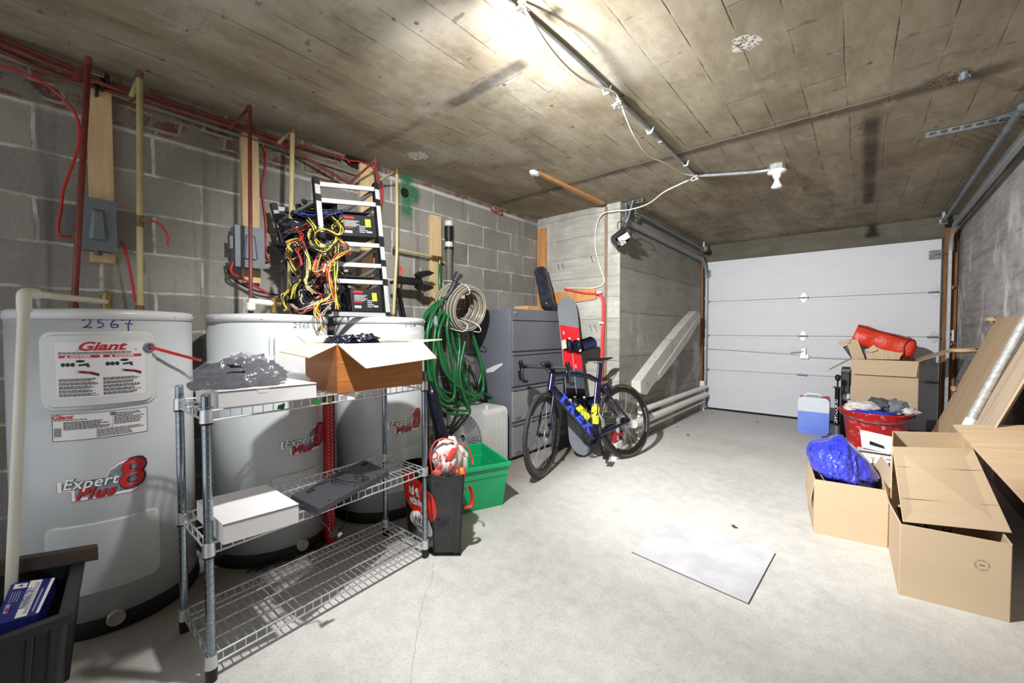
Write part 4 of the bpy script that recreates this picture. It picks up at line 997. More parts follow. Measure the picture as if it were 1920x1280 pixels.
flatbox('white_box', (-1.60, .385, .889), (.022, .308, 0), (-.235, -.012, 0), .057, 'white flat carton under the clear bag on the top tier of the wire shelf', m_wbox, .42)
flatbox('white_box', (-1.548, .378, .456), (.02, .225, 0), (-.29, -.008, 0), .068, 'white carton on the middle tier of the wire shelf', m_wbox)

# clear bag with dark parts
m_film = mat('clear_film', (225, 228, 235), .12, var=.03, vs=6, alpha=.13, coat=1, bmp=.6, bs=12, bd=.01)
m_navy = mat('dark_shiny_bags', (26, 30, 46), .25, var=.3, vs=14, bmp=.9, bs=14, bd=.01, wear=((104, 110, 130), 26, .66))
bc = V((-1.69, .49, .947))
r = root('clear_bag', 'clear plastic bag full of dark parts lying on the white carton', 'plastic bag', tuple(bc))
for k, (dx, dy, rx, ry, rz_) in enumerate(((.0, -.03, .075, .10, .050), (.02, .055, .06, .07, .042), (-.04, .02, .05, .09, .055), (.01, -.12, .05, .045, .02))):
    obj('dark_part', MB().blob(bc+V((dx, dy, rz_*.8)), (rx, ry, rz_), k+5, .35, 3, 34, 20, crease=.5, zmin=bc.z+.002), m_navy, r)
def bagfn(c, rx, ry, hz, seed, drop_=.02):
    from mathutils import noise
    def fn(u, v):
        a = u*2*PI; rr = v
        n_ = noise.noise(V((math.cos(a)*2, math.sin(a)*2, v*3+seed))); n2_ = noise.noise(V((math.cos(a)*5, math.sin(a)*5, v*7+seed)))
        e = 1+.14*noise.noise(V((math.cos(a)*1.5, math.sin(a)*1.5, seed)))
        z = hz*(1-rr**2.2)*(1+.35*n_)+.012*n2_*(1-rr)
        return c+V((rx*rr*e*math.cos(a), ry*rr*e*math.sin(a)*1.0, max(z, 0)+.003))
    return fn
obj('film', MB().grid(bagfn(bc, .13, .22, .108, 3), 64, 26), m_film, r)

# brown carton with cream flaps
b0, bu, bv = V((-1.628, .80, .889)), V((.022, .405, 0)), V((-.27, -.012, 0)); hh = .2; up = V((0, 0, 1))
r = root('brown_carton', 'brown taped carton with open cream flaps on the top tier of the wire shelf', 'cardboard box', tuple(b0+(bu+bv)/2))
q = [b0, b0+bu, b0+bu+bv, b0+bv]
mb = MB()
for i in range(4): mb.slab([q[i], q[(i+1) % 4], q[(i+1) % 4]+up*hh, q[i]+up*hh], .005)
mb.slab([a+up*.004 for a in q], .005); obj('body', mb, m_brown, r)
t0, t1, t2, t3 = [a+up*hh for a in q]
obj('flap', MB().slab([t0+V((.003, 0, 0)), t1+V((.003, 0, 0)), t1+V((.075, .03, -.075)), t0+bu*.2+V((.075, 0, -.10)), t0+bu*.10+V((.045, 0, -.055))], .004), m_cream, r)
obj('flap', MB().slab([t3, t0, t0+V((-.01, -.11, -.05)), t3+V((.0, -.11, -.035))], .004), m_cream, r)
obj('flap', MB().slab([t1+V((-.02, .002, 0)), t2, t2+V((.05, .14, .005)), t1+V((.03, .10, .012))], .004), m_cream, r)
obj('flap', MB().slab([t2, t3, t3+V((-.09, 0, .03)), t2+V((-.09, 0, .03))], .004), m_cream, r)
mb = MB()
for k, zf in enumerate((.25, .62)):
    rect(mb, plane(b0+V((.0035, 0, 0)), bu, off=.0004), .0, hh*zf-.001, .40, hh*zf+.001)
obj('tape_line', mb, mat('tape_edge', (212, 160, 104), .3), r)
ctr = b0+(bu+bv)/2
o = obj('dark_bag', MB().blob(ctr+V((-.02, -.10, .19)), (.09, .08, .04), 4, .35, 3, 36, 22, crease=.5).blob(ctr+V((.03, -.02, .21)), (.035, .06, .026), 8, .5, 3, 30, 18, crease=.6), m_navy); tag(o, 'crumpled dark navy bag poking out of the open brown carton', 'bag')
o = obj('grey_case', MB().box(ctr+V((-.01, .11, .192)), (.16, .15, .018), Matrix.Rotation(.1, 3, 'Z') @ Matrix.Rotation(.06, 3, 'X')), mat('grey_plastic_case', (120, 116, 106), .5, var=.1), bev=.004); tag(o, 'flat grey plastic item lying in the open brown carton', 'case')
o = obj('paper_sheet', MB().slab([ctr+V((-.1, -.02, .195)), ctr+V((-.1, .07, .19)), ctr+V((-.02, .05, .222)), ctr+V((-.04, 0, .23))], .002), m_white); tag(o, 'white folded sheet sticking up inside the open brown carton', 'paper')

# keyboard, upside down, with its cable
k0, k1, k2, k3 = V((-1.718, .642, .47)), V((-1.53, .672, .462)), V((-1.70, 1.085, .464)), V((-1.905, 1.075, .474))
r = root('keyboard', 'black keyboard lying upside down on the middle tier of the wire shelf', 'keyboard', tuple((k0+k1+k2+k3)/4))
z_ = V((0, 0, .024)); c = (k0+k1+k2+k3)/4
q = [k0, k1, k2, k3]; qi = [c+(a-c)*.96+V((0, 0, .016)) for a in q]; qi[0] += V((0, 0, .006)); qi[3] += V((0, 0, .006))
m_kb = mat('grey_black_plastic', (54, 54, 60), .55, var=.06)
mb = MB().hexa([a+V((0, 0, -.005)) for a in q]+qi); obj('shell', mb, m_kb, r, bev=.003)
e1_ = (k3-k0).normalized(); e2_ = (k1-k0).normalized()
for a in (qi[0]+e1_*.05+e2_*.03, qi[3]-e1_*.06+e2_*.03): obj('flip_foot', MB().slab([a, a+e2_*.018, a+e2_*.018+e1_*.035, a+e1_*.035], .003), m_dark, r)
for s_ in (.15, .5, .85): obj('rubber_pad', MB().cyl(qi[1].lerp(qi[2], s_)-e2_*.02, qi[1].lerp(qi[2], s_)-e2_*.02+V((0, 0, .0015)), .006, seg=10), m_dark, r)
mb = MB(); lp = [c+V((.0, -.17, .02)), c+V((-.03, -.09, .027)), c+V((-.02, .0, .032)), c+V((.02, .06, .03)), c+V((.06, .08, .022)), c+V((.05, .0, .03)), c+V((-.02, -.03, .034)), c+V((-.05, .02, .03)), c+V((.0, .07, .034)), c+V((.055, .06, .03)), c+V((.06, .02, .026)), c+V((.0, -.05, .034)), c+V((-.07, -.0, .03)), c+V((-.05, .06, .034)), c+V((.04, .04, .034))]
mb.tube(lp, .0026, 6, smooth=8); 
mb.tube([W(575, 948, Z=.47), W(560, 950, Z=.475), W(583, 960, Z=.468), W(600, 975, Z=.44), W(615, 990, Z=.40), W(622, 1003, Z=.385)], .003, 6, smooth=6)
obj('cable', mb, m_blackc, r)
u_ = W(626, 1000, Z=.385); obj('usb_plug', MB().box(u_, (.018, .03, .010), Matrix.Rotation(.5, 3, 'X')).box(u_+V((.0, .022, -.012)), (.012, .018, .005), Matrix.Rotation(.5, 3, 'X'), 1), [m_black, m_zinc], r)
# cable heap on the floor behind the shelf
mb = MB(); random.seed(5)
c = W(505, 1062, Z=.006)
for k in range(5):
    pts = [c+V((random.uniform(-.09, .05), random.uniform(-.09, .14), random.uniform(.0, .03))) for _ in range(9)]; mb.tube(pts, .0024, 5, smooth=6)
pts = [c+V((0, .06, .006)), W(560, 1035, Z=.006), W(600, 1020, Z=.006), W(640, 990, Z=.05), W(652, 960, Z=.1), W(640, 930, Z=.2)]; mb.tube(pts, .003, 6, smooth=6)
o = obj('cable_heap', mb, m_blackc); tag(o, 'tangle of thin black cables lying on the floor behind the wire shelf', 'cables')
p = W(596, 1028, Z=.0); o = obj('power_plug', MB().box(p+V((0, 0, .017)), (.03, .045, .03), Matrix.Rotation(.4, 3, 'Z')).cyl(p+V((-.01, .02, .015)), p+V((-.04, .07, .01)), .007), m_black, bev=.004); tag(o, 'small black power plug on the floor between heaters and wire shelf', 'plug')

# ================================================================ black tote at the lower left
m_tote = mat('dusty_black_plastic', (40, 41, 44), .42, var=.25, vs=5, wear=((84, 84, 86), 9, .66))
B0 = [V((-1.50, -.02, 0)), V((-1.50, -.42, 0)), V((-1.86, -.42, 0)), V((-1.90, -.02, 0))]
RIM = [W(112, 1150, Z=.40), None, None, W(142, 1035, Z=.40)]
a_, d_ = RIM[0], RIM[3]
rimz = .40; rq = [a_, a_+V((.03, -.42, 0)), d_+V((.0, -.42, 0)), d_]
bq = [V((a_.x-.03, a_.y-.035, 0)), V((a_.x-.02, a_.y-.38, 0)), V((d_.x+.03, d_.y-.38, 0)), V((d_.x+.03, d_.y-.035, 0))]
r = root('storage_tote', 'dusty black plastic tote in front of the water heater numbered 2567', 'tote', tuple(sum(bq, V())/4))
mb = MB()
for i in range(4):
    j = (i+1) % 4; mb.slab([bq[i], bq[j], rq[j], rq[i]], .005)
mb.slab([p+V((0, 0, .004)) for p in bq], .006); obj('tub', mb, m_tote, r, bev=.002)
mb = MB(); cc = sum(rq, V())/4
for i in range(4):
    j = (i+1) % 4; a, b_ = rq[i], rq[j]; o1 = (a-cc); o2 = (b_-cc); oa, ob = a+V((o1.x, o1.y, 0)).normalized()*.035, b_+V((o2.x, o2.y, 0)).normalized()*.035
    mb.hexa([a-V((0, 0, .006)), b_-V((0, 0, .006)), ob-V((0, 0, .006)), oa-V((0, 0, .006)), a, b_, ob, oa]); mb.slab([oa, ob, ob-V((0, 0, .022)), oa-V((0, 0, .022))], .004)
obj('rim', mb, m_tote, r, bev=.002)
for t in (.12, .3, .5): a = bq[0].lerp(bq[1], t); b_ = rq[0].lerp(rq[1], t); obj('rib', MB().cyl(a, b_-V((0, 0, .03)), .006, .009, seg=6), m_tote, r)
for k in (0, 3): obj('corner_rib', MB().cyl(bq[k], rq[k]-V((0, 0, .02)), .012, .02, seg=10), m_tote, r)
# rusty flat bar across it
m_rust = mat('rusty_steel', (70, 66, 64), .6, .5, var=.3, vs=9, c2=(82, 68, 56), bmp=.3, wear=((120, 116, 112), 14, .64))
a, b_ = W(184, 1024, Z=.44), W(-60, 1064, Z=.44); a2 = W(183, 1046, Z=.435)
d = (b_-a).normalized(); hgt = .045
o = obj('steel_bar', MB().hexa([p+V((0, 0, -hgt)) for p in (a, b_, b_+V((-.03, 0, 0)), a+V((-.03, .0, 0)))]+[a, b_, b_+V((-.03, 0, 0)), a+V((-.03, 0, 0))]), m_rust, bev=.002)
tag(o, 'rusty flat steel bar lying across the rim of the black tote', 'bar')
# blue panel box
m_blue = mat('dark_blue_print', (38, 42, 120), .4, var=.08, vs=5)
def panelbox(q, h, label):
    r = root('panel_box', label, 'box', tuple(q[0]), 'blue boxes in the black tote'); up = V((0, 0, 1))
    mb = MB(); qq = [p-up*h for p in q]; mb.hexa(qq+q); obj('carton', mb, m_blue, r, bev=.001)
    return r
q = [W(-12, 1172, Z=.365), W(72, 1150, Z=.365), W(104, 1082, Z=.385), W(22, 1092, Z=.385)]
r = panelbox(q, .05, 'dark blue box with white stripe reading PANNEAU in the black tote')
o_ = q[0]; U = (q[1]-q[0]); Vv = (q[3]-q[0]); nrm = U.cross(Vv).normalized()
fn = lambda a, b_: q[0].lerp(q[1], a).lerp(q[3].lerp(q[2], a), b_)+nrm*.0012
mb = MB(); rect(mb, fn, .44, .02, .72, .98); rect(mb, fn, .1, .8, .4, .93); rect(mb, fn, .92, .02, 1, .98); LB = obj('white_band', mb, m_white_ink, r)
fn2 = lambda a, b_: fn(a, b_)+nrm*.0006
mb = MB(); L_ = Vv.length; wU = U.length
def tfn(u, v): return fn2(.54-v/wU, .5+u/L_)
text(mb, 'PANNEAU DE F', tfn, .019, .85, 0, .0004, (0, 0))
for k in range(3): 
    for j in range(14): rect(mb, fn2, .60+.035*k, .08+.06*j, .615+.035*k, .08+.06*j+.04)
text(mb, '4', lambda u, v: fn2(.25+u/wU, .865+v/L_), .016, 1.2, 0, .0004); obj('dark_print', mb, m_blue, LB)
mb = MB()
for k in range(4): rect(mb, fn, .12+.06*k, .45, .14+.06*k, .72)
rect(mb, fn, .1, .2, .2, .42); rect(mb, fn, .8, .1, .84, .7); obj('pale_print', mb, mat('pale_blue_ink', (170, 175, 215), .5), r)
obj('red_logo', (lambda m_: (rect(m_, fn2, .13, .24, .19, .32), m_)[1])(MB()), m_red_ink, r)
q = [W(10, 1115, Z=.36), W(60, 1128, Z=.36), W(112, 1078, Z=.395), W(70, 1070, Z=.395)]
# ================================================================ filing cabinet and what stands on it
m_cab = mat('grey_blue_cabinet', (108, 111, 121), .42, .1, var=.06, vs=3, wear=((130, 133, 142), 9, .70))
m_cabf = mat('scuffed_drawer_front', (146, 147, 150), .45, .1, var=.08, vs=2.5, wear=((172, 172, 172), 5, .62))
KX0, KX1, KY0, KY1, KH = XL+.015, -2.325, 2.68, 3.50, 1.335
r = root('filing_cabinet', 'grey lateral filing cabinet with four drawers against the block wall', 'filing cabinet', ((KX0+KX1)/2, (KY0+KY1)/2, 0))
obj('body', MB().box(((KX0+KX1)/2, (KY0+KY1)/2, KH/2+.01), (KX1-KX0, KY1-KY0, KH-.02)), m_cab, r, bev=.004)
dz = [.03, .335, .645, .955, 1.262]
for i in range(4):
    z0, z1 = dz[i]+.006, dz[i+1]-.006
    D = obj('drawer', MB().box((KX1+.008, (KY0+KY1)/2, (z0+z1)/2-.012), (.018, KY1-KY0-.03, z1-z0-.03)), m_cabf if i < 2 else m_cab, r, bev=.003)
    mb = MB(); mb.prism([(KX1, KY0+.015, z1-.024), (KX1+.026, KY0+.015, z1-.020), (KX1+.026, KY0+.015, z1-.014), (KX1, KY0+.015, z1)], (0, KY1-KY0-.03, 0)); obj('handle', mb, m_cab, D)
    if i in (0, 1, 2): obj('label_holder', MB().box((KX1+.019, KY0+.09, z0+.03), (.003, .07, .02)), m_cab, D)
obj('lock', MB().cyl((KX1, KY0+.06, 1.30), (KX1+.012, KY0+.06, 1.30), .012), m_zinc, r)
mb = MB(); Q = [W(x, y, Y=KY0-.004) for x, y in ((912, 692), (912, 699), (925, 697), (942, 684), (942, 680), (925, 686))]
tag(obj('torn_tape', MB().slab(Q, .001), m_white), 'torn strip of white tape on the side of the grey filing cabinet', 'tape')
# cardboard box and wrapped roll on top
p = V((-2.52, 3.16, KH)); tag(obj('small_carton', MB().box(p+V((0, 0, .023)), (.17, .2, .044)), mat('small_tan_box', (206, 162, 110), .7), bev=.002), 'small flat tan carton lying on top of the filing cabinet', 'box')
pA, pB = V((-2.44, 3.38, KH+.002)), V((-2.63, 3.52, KH+.46)); pA = V((-2.40, 3.36, KH+.02))
m_wrap = mat('black_plastic_wrap', (52, 54, 66), .22, var=.3, vs=12, bmp=.9, bs=18, wear=((150, 152, 165), 16, .66))
ax = (pB-pA).normalized(); qx = ax.orthogonal().normalized(); qw = ax.cross(qx)
from mathutils import noise as _n
def rollf(u, v):
    a = u*2*PI; rr = .07*(1+.12*_n.noise(V((math.cos(a)*2, math.sin(a)*2, v*6))))*(1 if 0 < v < 1 else 0)
    if v < .06 and v > 0: rr *= .85
    return pA+(pB-pA)*v+qx*(rr*math.cos(a))+qw*(rr*math.sin(a))
o = obj('wrapped_roll', MB().grid(rollf, 28, 24), m_wrap); tag(o, 'roll wrapped in shiny dark plastic leaning in the corner on the filing cabinet', 'roll')

# ================================================================ white fan, green bin, bags
m_fan = mat('white_fan_plastic', (208, 208, 206), .4, var=.06, vs=4)
fx0, fx1, fy0, fy1, fh = -2.745, -2.285, 2.30, 2.60, .50
r = root('box_fan', 'white rounded fan with round wire grille beside the filing cabinet', 'fan', ((fx0+fx1)/2, (fy0+fy1)/2, 0))
def rrect(x0, x1, z0, z1, q, n=6):
    P = []
    for cx, cz_, a0 in ((x1-q, z1-q, 0), (x0+q, z1-q, PI/2), (x0+q, z0+q, PI), (x1-q, z0+q, 1.5*PI)):
        P += [(cx+q*math.cos(a0+PI/2*i/n), cz_+q*math.sin(a0+PI/2*i/n)) for i in range(n+1)]
    return P
mb = MB().prism([(x, fy0+.02, z) for x, z in rrect(fx0, fx1, .0, fh, .05)], (0, fy1-fy0-.02, 0), sm=True)
for k in range(5): mb.box((fx1+.0005, fy0+.08+.045*k, .25), (.003, .004, .40))
obj('housing', mb, m_fan, r, bev=.006)
cx, cz_ = (fx0+fx1)/2, .25
mb = MB()
for k in range(11): mb.torus((cx, fy0+.006-.0008*(10-k), cz_), (0, 1, 0), .03+.018*k, .0018, 48, 6)
for k in range(36):
    a = 2*PI*k/36; mb.tube([(cx+.03*math.cos(a), fy0+.0, cz_+.03*math.sin(a)), (cx+.21*math.cos(a+.5), fy0+.006, cz_+.21*math.sin(a+.5))], .0016, 5)
obj('grille', mb, m_fan, r)
obj('motor_recess', MB().cyl((cx, fy0+.0195, cz_), (cx, fy0+.0185, cz_), .205, seg=48), mat('fan_shadow_grey', (96, 98, 102), .8), r)
mb = MB(); 
for k in range(4):
    a = k*PI/2+.3; c_ = V((cx, fy0+.013, cz_)); mb.slab([c_+V((.03*math.cos(a), 0, .03*math.sin(a))), c_+V((.18*math.cos(a-.1), .003, .18*math.sin(a-.1))), c_+V((.19*math.cos(a+.35), -.003, .19*math.sin(a+.35))), c_+V((.04*math.cos(a+.5), 0, .04*math.sin(a+.5)))], .002)
obj('blade', mb, mat('fan_blade', (150, 152, 156), .5), r)
obj('knob', MB().cyl((fx1-.05, fy0+.1, fh), (fx1-.05, fy0+.1, fh+.035), .018, .014), m_fan, r)

m_green = mat('green_plastic', (22, 172, 108), .38, var=.05, vs=4)
A_, B_, D_ = V((-1.727, 1.997, 0)), V((-1.865, 1.64, 0)), V((-2.19, 2.20, 0)); C_ = B_+(D_-A_); cc = (A_+B_+C_+D_)/4
rim = [A_, D_, C_, B_]; r = root('green_bin', 'bright green open plastic bin on the floor beside the black shopping bag', 'bin', tuple(cc))
RZ = .29
top = [cc+(p-cc)*.95+V((0, 0, RZ)) for p in rim]; bot = [cc+(p-cc)*.80+V((0, 0, .002)) for p in rim]
mid = [b_.lerp(t, .72) for b_, t in zip(bot, top)]
mb = MB()
for i in range(4):
    j = (i+1) % 4
    mb.slab([bot[i], bot[j], mid[j], mid[i]], .006); 
    o_ = [cc+(p-cc)*1.02 for p in (mid[i], mid[j])]
    for k_ in (0, 1): o_[k_].z = mid[i].z
    mb.slab([o_[0], o_[1], top[j], top[i]], .006); mb.slab([mid[i], mid[j], o_[1], o_[0]], .005)
mb.slab([b_+V((0, 0, .004)) for b_ in bot], .006); obj('tub', mb, m_green, r, bev=.002)
mb = MB()
for i in range(4):
    j = (i+1) % 4; a, b_ = top[i], top[j]; oa, ob = [cc+(p-cc)*1.0+V((0, 0, RZ)) for p in (rim[i], rim[j])]
    mb.slab([a, b_, ob, oa], .007); mb.slab([oa, ob, ob-V((0, 0, .022)), oa-V((0, 0, .022))], .005)
obj('rim', mb, m_green, r, bev=.003)
o = obj('dark_bottle', MB().blob(cc+V((-.02, .04, .075)), (.10, .07, .06), 3, .3, 4, 24, 16, crease=.4), m_black); tag(o, 'dark bundle lying in the bottom of the green bin', 'bundle')

# black reusable bag
m_bag = mat('black_woven_bag', (26, 27, 32), .22, var=.35, vs=6, bmp=1.0, bs=7, coat=.5, bd=.02, sc=(1.6, 1.6, 1))
m_bagred = mat('bag_red_print', (226, 48, 34), .35, var=.05, bmp=.5, bs=9); m_bagwhite = mat('bag_white', (226, 220, 216), .5, var=.04, bmp=.5, bs=9)
P0, P1, P2, P3 = V((-1.640, 1.292, 0)), V((-1.533, 1.385, 0)), V((-1.74, 1.545, 0)), V((-1.925, 1.335, 0))
BH = .415
def bagwall(a, b_, n1=12, n2_=14, seed=1, flare=.026, fold=.011):
    def fn(u, v):
        p = a.lerp(b_, u); c_ = (P0+P2)/2; o = (p-c_); o = o/o.length
        w_ = fold*_n.noise(V((u*4+seed, v*5, seed)))*(max(0, math.sin(PI*u))**.5)*(math.sin(PI*min(v+.1, 1))) 
        q_ = p+o*(flare*v**1.4*1.6-.01+w_*2.4); return V((q_.x, q_.y, .002+BH*v*(1+.02*math.sin(u*7+seed))))
    return fn
r = root('shopping_bag', 'tall glossy black reusable shopping bag standing at the end of the wire shelf', 'bag', tuple((P0+P2)/2))
mb = MB(); ws = [(P0, P1, 1), (P1, P2, 2), (P2, P3, 3), (P3, P0, 4)]
for a, b_, s_ in ws: mb.grid(bagwall(a, b_, seed=s_), 14, 16)
mb.slab([p+V((0, 0, .004)) for p in (P0, P1, P2, P3)], .004); obj('body', mb, m_bag, r)
mb = MB()
for a, b_, s_ in ws[:1]+ws[3:]:
    f = bagwall(a, b_, seed=s_); mb.tube([f(0, i/10)+V((0, 0, 0)) for i in range(11)], .004, 6); mb.tube([f(i/8, 1) for i in range(9)], .003, 6)
mb.tube([bagwall(P0, P1, seed=1)(1, i/10) for i in range(11)], .004, 6); obj('piping', mb, m_black, r)
def decal(f, pts, off=.004):
    """print following the bag wall; pts in (u, v)"""
    out = []
    for u, v in pts:
        e = .01; p = f(u, v); n = (f(u+e, v)-p).cross(f(u, v+e)-p); n.normalize(); out.append(p+n*off)
    return out
fL = bagwall(P3, P0, seed=4); fF = bagwall(P0, P1, seed=1)
def disc_on(mb, f, cu, cv, ru, rv, off, sg=1, clip=(0, 1), n=30, rings=6):
    vs, fs = [], []
    for k in range(rings+1):
        for i in range(n):
            u = min(max(cu+ru*k/rings*math.cos(2*PI*i/n), clip[0]), clip[1]); vs.append((u, cv+rv*k/rings*math.sin(2*PI*i/n)))
    for k in range(rings):
        for i in range(n): fs.append((k*n+i, k*n+(i+1) % n, (k+1)*n+(i+1) % n, (k+1)*n+i))
    mb.add(decal(f, vs, off), fs)
mb = MB(); disc_on(mb, fL, .58, .62, .62, .26, .003); disc_on(mb, fF, -.3, .60, .45, .26, .003)
disc_on(mb, fL, .3, .85, .28, .12, .0025)
obj('red_print', mb, m_bagred, r)
mb = MB(); disc_on(mb, fL, .60, .30, .42, .13, .005); 
rP = obj('white_print', mb, m_bagwhite, r)
mb = MB()
def tf(off):
    off += .004
    return lambda u, v: decal(fL, [(u/(P0-P3).length, v/BH)], off)[0]
wL = (P0-P3).length
text(mb, 'nd fi', tf(.007), .066, .9, .12, .003, (.48*wL, .70*BH), rot=-.05); text(mb, 'ything', tf(.007), .062, .9, .12, .003, (.52*wL, .56*BH), rot=-.08)
obj('white_lettering', mb, m_white_ink, r)
mb = MB(); text(mb, 'with', tf(.0085), .05, 1, .3, .0005, (.6*wL, .36*BH)); text(mb, 'family', tf(.0085), .046, 1, .3, .0005, (.62*wL, .27*BH)); obj('black_lettering', mb, m_blk_ink, r)
# strap loop at its right side
a = P1+V((-.0, .02, .33)); mb = MB(); mb.tube([a, a+V((.01, .03, .015)), a+V((.018, .045, -.04)), a+V((.015, .035, -.085)), a+V((0, .0, -.085))], .012, 8, smooth=5, flat=.2)
obj('strap', mb, mat('red_strap', (214, 40, 34), .5), r)
# crumpled white and red bag stuffed in it
c = V((-1.655, 1.40, .47)); m_crump = mat('crumpled_white_bag', (222, 214, 210), .5, var=.05, bmp=.8, bs=10, c2=(206, 198, 194))
r = root('crumpled_bag', 'crumpled white bag with red handles stuffed in the top of the black shopping bag', 'bag', tuple(c-V((0, 0, .1))))
R0 = Matrix.Rotation(R(35), 3, 'Z')
obj('body', MB().blob(c, (.066, .088, .115), 11, .3, 1.8, 44, 30, crease=.22, M=R0 @ Matrix.Rotation(R(-14), 3, 'X')).blob(c+V((-.01, .085, -.03)), (.05, .06, .085), 12, .3, 2, 36, 24, crease=.25), m_crump, r)
m_coral = mat('coral_red', (226, 78, 70), .45, var=.12, bmp=.4, bs=12)
fr_ = (P1-P0).normalized(); nn = V((fr_.y, -fr_.x, 0)); T0 = c+nn*.062
def bp(u, v, h=0): return T0+fr_*u+V((0, 0, v))+nn*h
obj('handle_loop', MB().tube([bp(-.07, -.05, -.01), bp(-.078, .04, -.005), bp(-.055, .10, -.01), bp(-.01, .118, -.02), bp(.04, .105, -.025)], .012, 8, smooth=6, flat=.3, up=nn), m_coral, r)
obj('handle_strap', MB().tube([bp(-.06, -.06, .01), bp(-.03, -.03, .022), bp(.02, .02, .020), bp(.04, .06, .005), bp(.055, .05, -.01)], .016, 8, smooth=6, flat=.3, up=fr_), m_coral, r)
obj('tie', MB().blob(bp(-.035, -.055, .012), (.03, .03, .032), 5, .4, 3, 20, 14), mat('dusky_red', (176, 84, 72), .5), r)
mb = MB(); tfn = lambda u, v: bp(u, v, .030+.008*math.sin(u*25))
text(mb, 'OO', tfn, .062, .95, 0, 0, (-.03, .035), rot=-.25); text(mb, 'MS', tfn, .062, .9, 0, 0, (.052, -.022), rot=-.35); obj('red_lettering', mb, m_red_ink, r)
o = obj('flame_print', MB().blob(c+nn*.058+fr_*.085+V((0, 0, -.06)), (.02, .02, .035), 9, .3, 3, 14, 10), mat('orange_yellow_print', (240, 170, 50), .5, c2=(222, 60, 50), vs=18), r)
o = obj('handle', MB().tube([bp(.03, .07, -.06), bp(.07, .075, -.07), bp(.11, .05, -.07), bp(.13, .0, -.07), bp(.135, -.03, -.06)], .009, 8, smooth=6, flat=.35), m_coral, r)
# black folded bag tops behind the shelf and dark bag beside heater 3
o = obj('dark_umbrella_bag', MB().tube([(-2.30, 1.93, .02), (-2.28, 1.90, .3), (-2.33, 1.86, .6), (-2.36, 1.84, .78)], [.04, .05, .04, .02], 16, smooth=6), m_navy); tag(o, 'slim dark folded bag standing behind the green hose loops', 'bag')

# ================================================================ snowboard
def board_pts(n=60, L=1.52, w=.128):
    P = []; q = .19
    for i in range(n):
        t = 2*PI*i/n; c_, s_ = math.cos(t), math.sin(t)
        y = (L/2-q)*(1 if s_ > 0 else -1)+q*s_ if abs(s_) > 1e-6 else 0
        P.append((w*c_*(1 if True else 0), y))
    return P
b0_, b1_ = V((-1.915, 3.19, .015)), V((-2.265, 3.47, 1.475))
ay = (b1_-b0_).normalized(); axx = V((.25, .97, 0)); axx = (axx-ay*axx.dot(ay)).normalized(); az = axx.cross(ay)
if az.x < 0: az = -az
L = (b1_-b0_).length
r = root('snowboard', 'grey and red snowboard standing upright against the filing cabinet', 'snowboard', tuple(b0_))
def outline(ya, yb, n=14):
    """half widths along the board between two stations"""
    def hw(s):
        e = min(s, L-s); q = .17
        k = 1-.10*math.sin(PI*s/L)
        return .132*k*(math.sqrt(max(0, 1-((q-e)/q)**2)) if e < q else 1)
    def fn(u, v):
        s = ya+(yb-ya)*u; h_ = hw(s); e = min(s, L-s); kick = .03*max(0, (.16-e)/.16)**2
        return b0_+ay*s+axx*(h_*(2*v-1))+az*kick
    return fn
def face(ya, yb, off, n=30):
    f = outline(ya, yb); mb = MB(); g_ = lambda u, v: f(u, v)+az*off
    return mb.grid(g_, n, 8)
mb = MB(); f = outline(0, L); mb.grid(lambda u, v: f(u, v)-az*.005, 80, 8); mb.grid(lambda u, v: f(u, v)+az*.003, 80, 8)
for v in (0, 1): mb.grid(lambda u, w_: f(u, v)+az*(.003-.008*w_), 80, 1)
obj('deck', mb, mat('board_grey', (128, 134, 142), .3, var=.04), r)
obj('red_panel', face(L*.52, L*.80, .0036), mat('board_red', (214, 36, 48), .3, var=.04), r)
obj('dark_panel', face(L*.40, L*.52, .0036), mat('board_slate', (74, 84, 96), .3, var=.1), r)
obj('black_panel', face(L*.33, L*.40, .0036), m_blackg, r)
obj('white_line', (lambda m_: (m_.add([b0_+ay*(L*s)+axx*x+az*.0042 for s, x in ((.36, .004), (.36, .007), (.70, .004), (.70, .001))], [(0, 1, 2, 3)]), m_)[1])(MB()), m_white_ink, r)
mb = MB()
for s_, x_ in ((.745, -.085), (.535, .03)): 
    for k in range(2): mb.torus(b0_+ay*(L*s_+k*.016)+axx*x_+az*.0042, az, .008, .0016, 16, 4)
obj('logo', mb, m_white_ink, r)
m_bind = mat('binding_navy', (26, 30, 52), .4, var=.2); m_bind2 = mat('strap_black', (20, 22, 34), .4); m_buck = mat('pale_buckle', (214, 208, 190), .4)
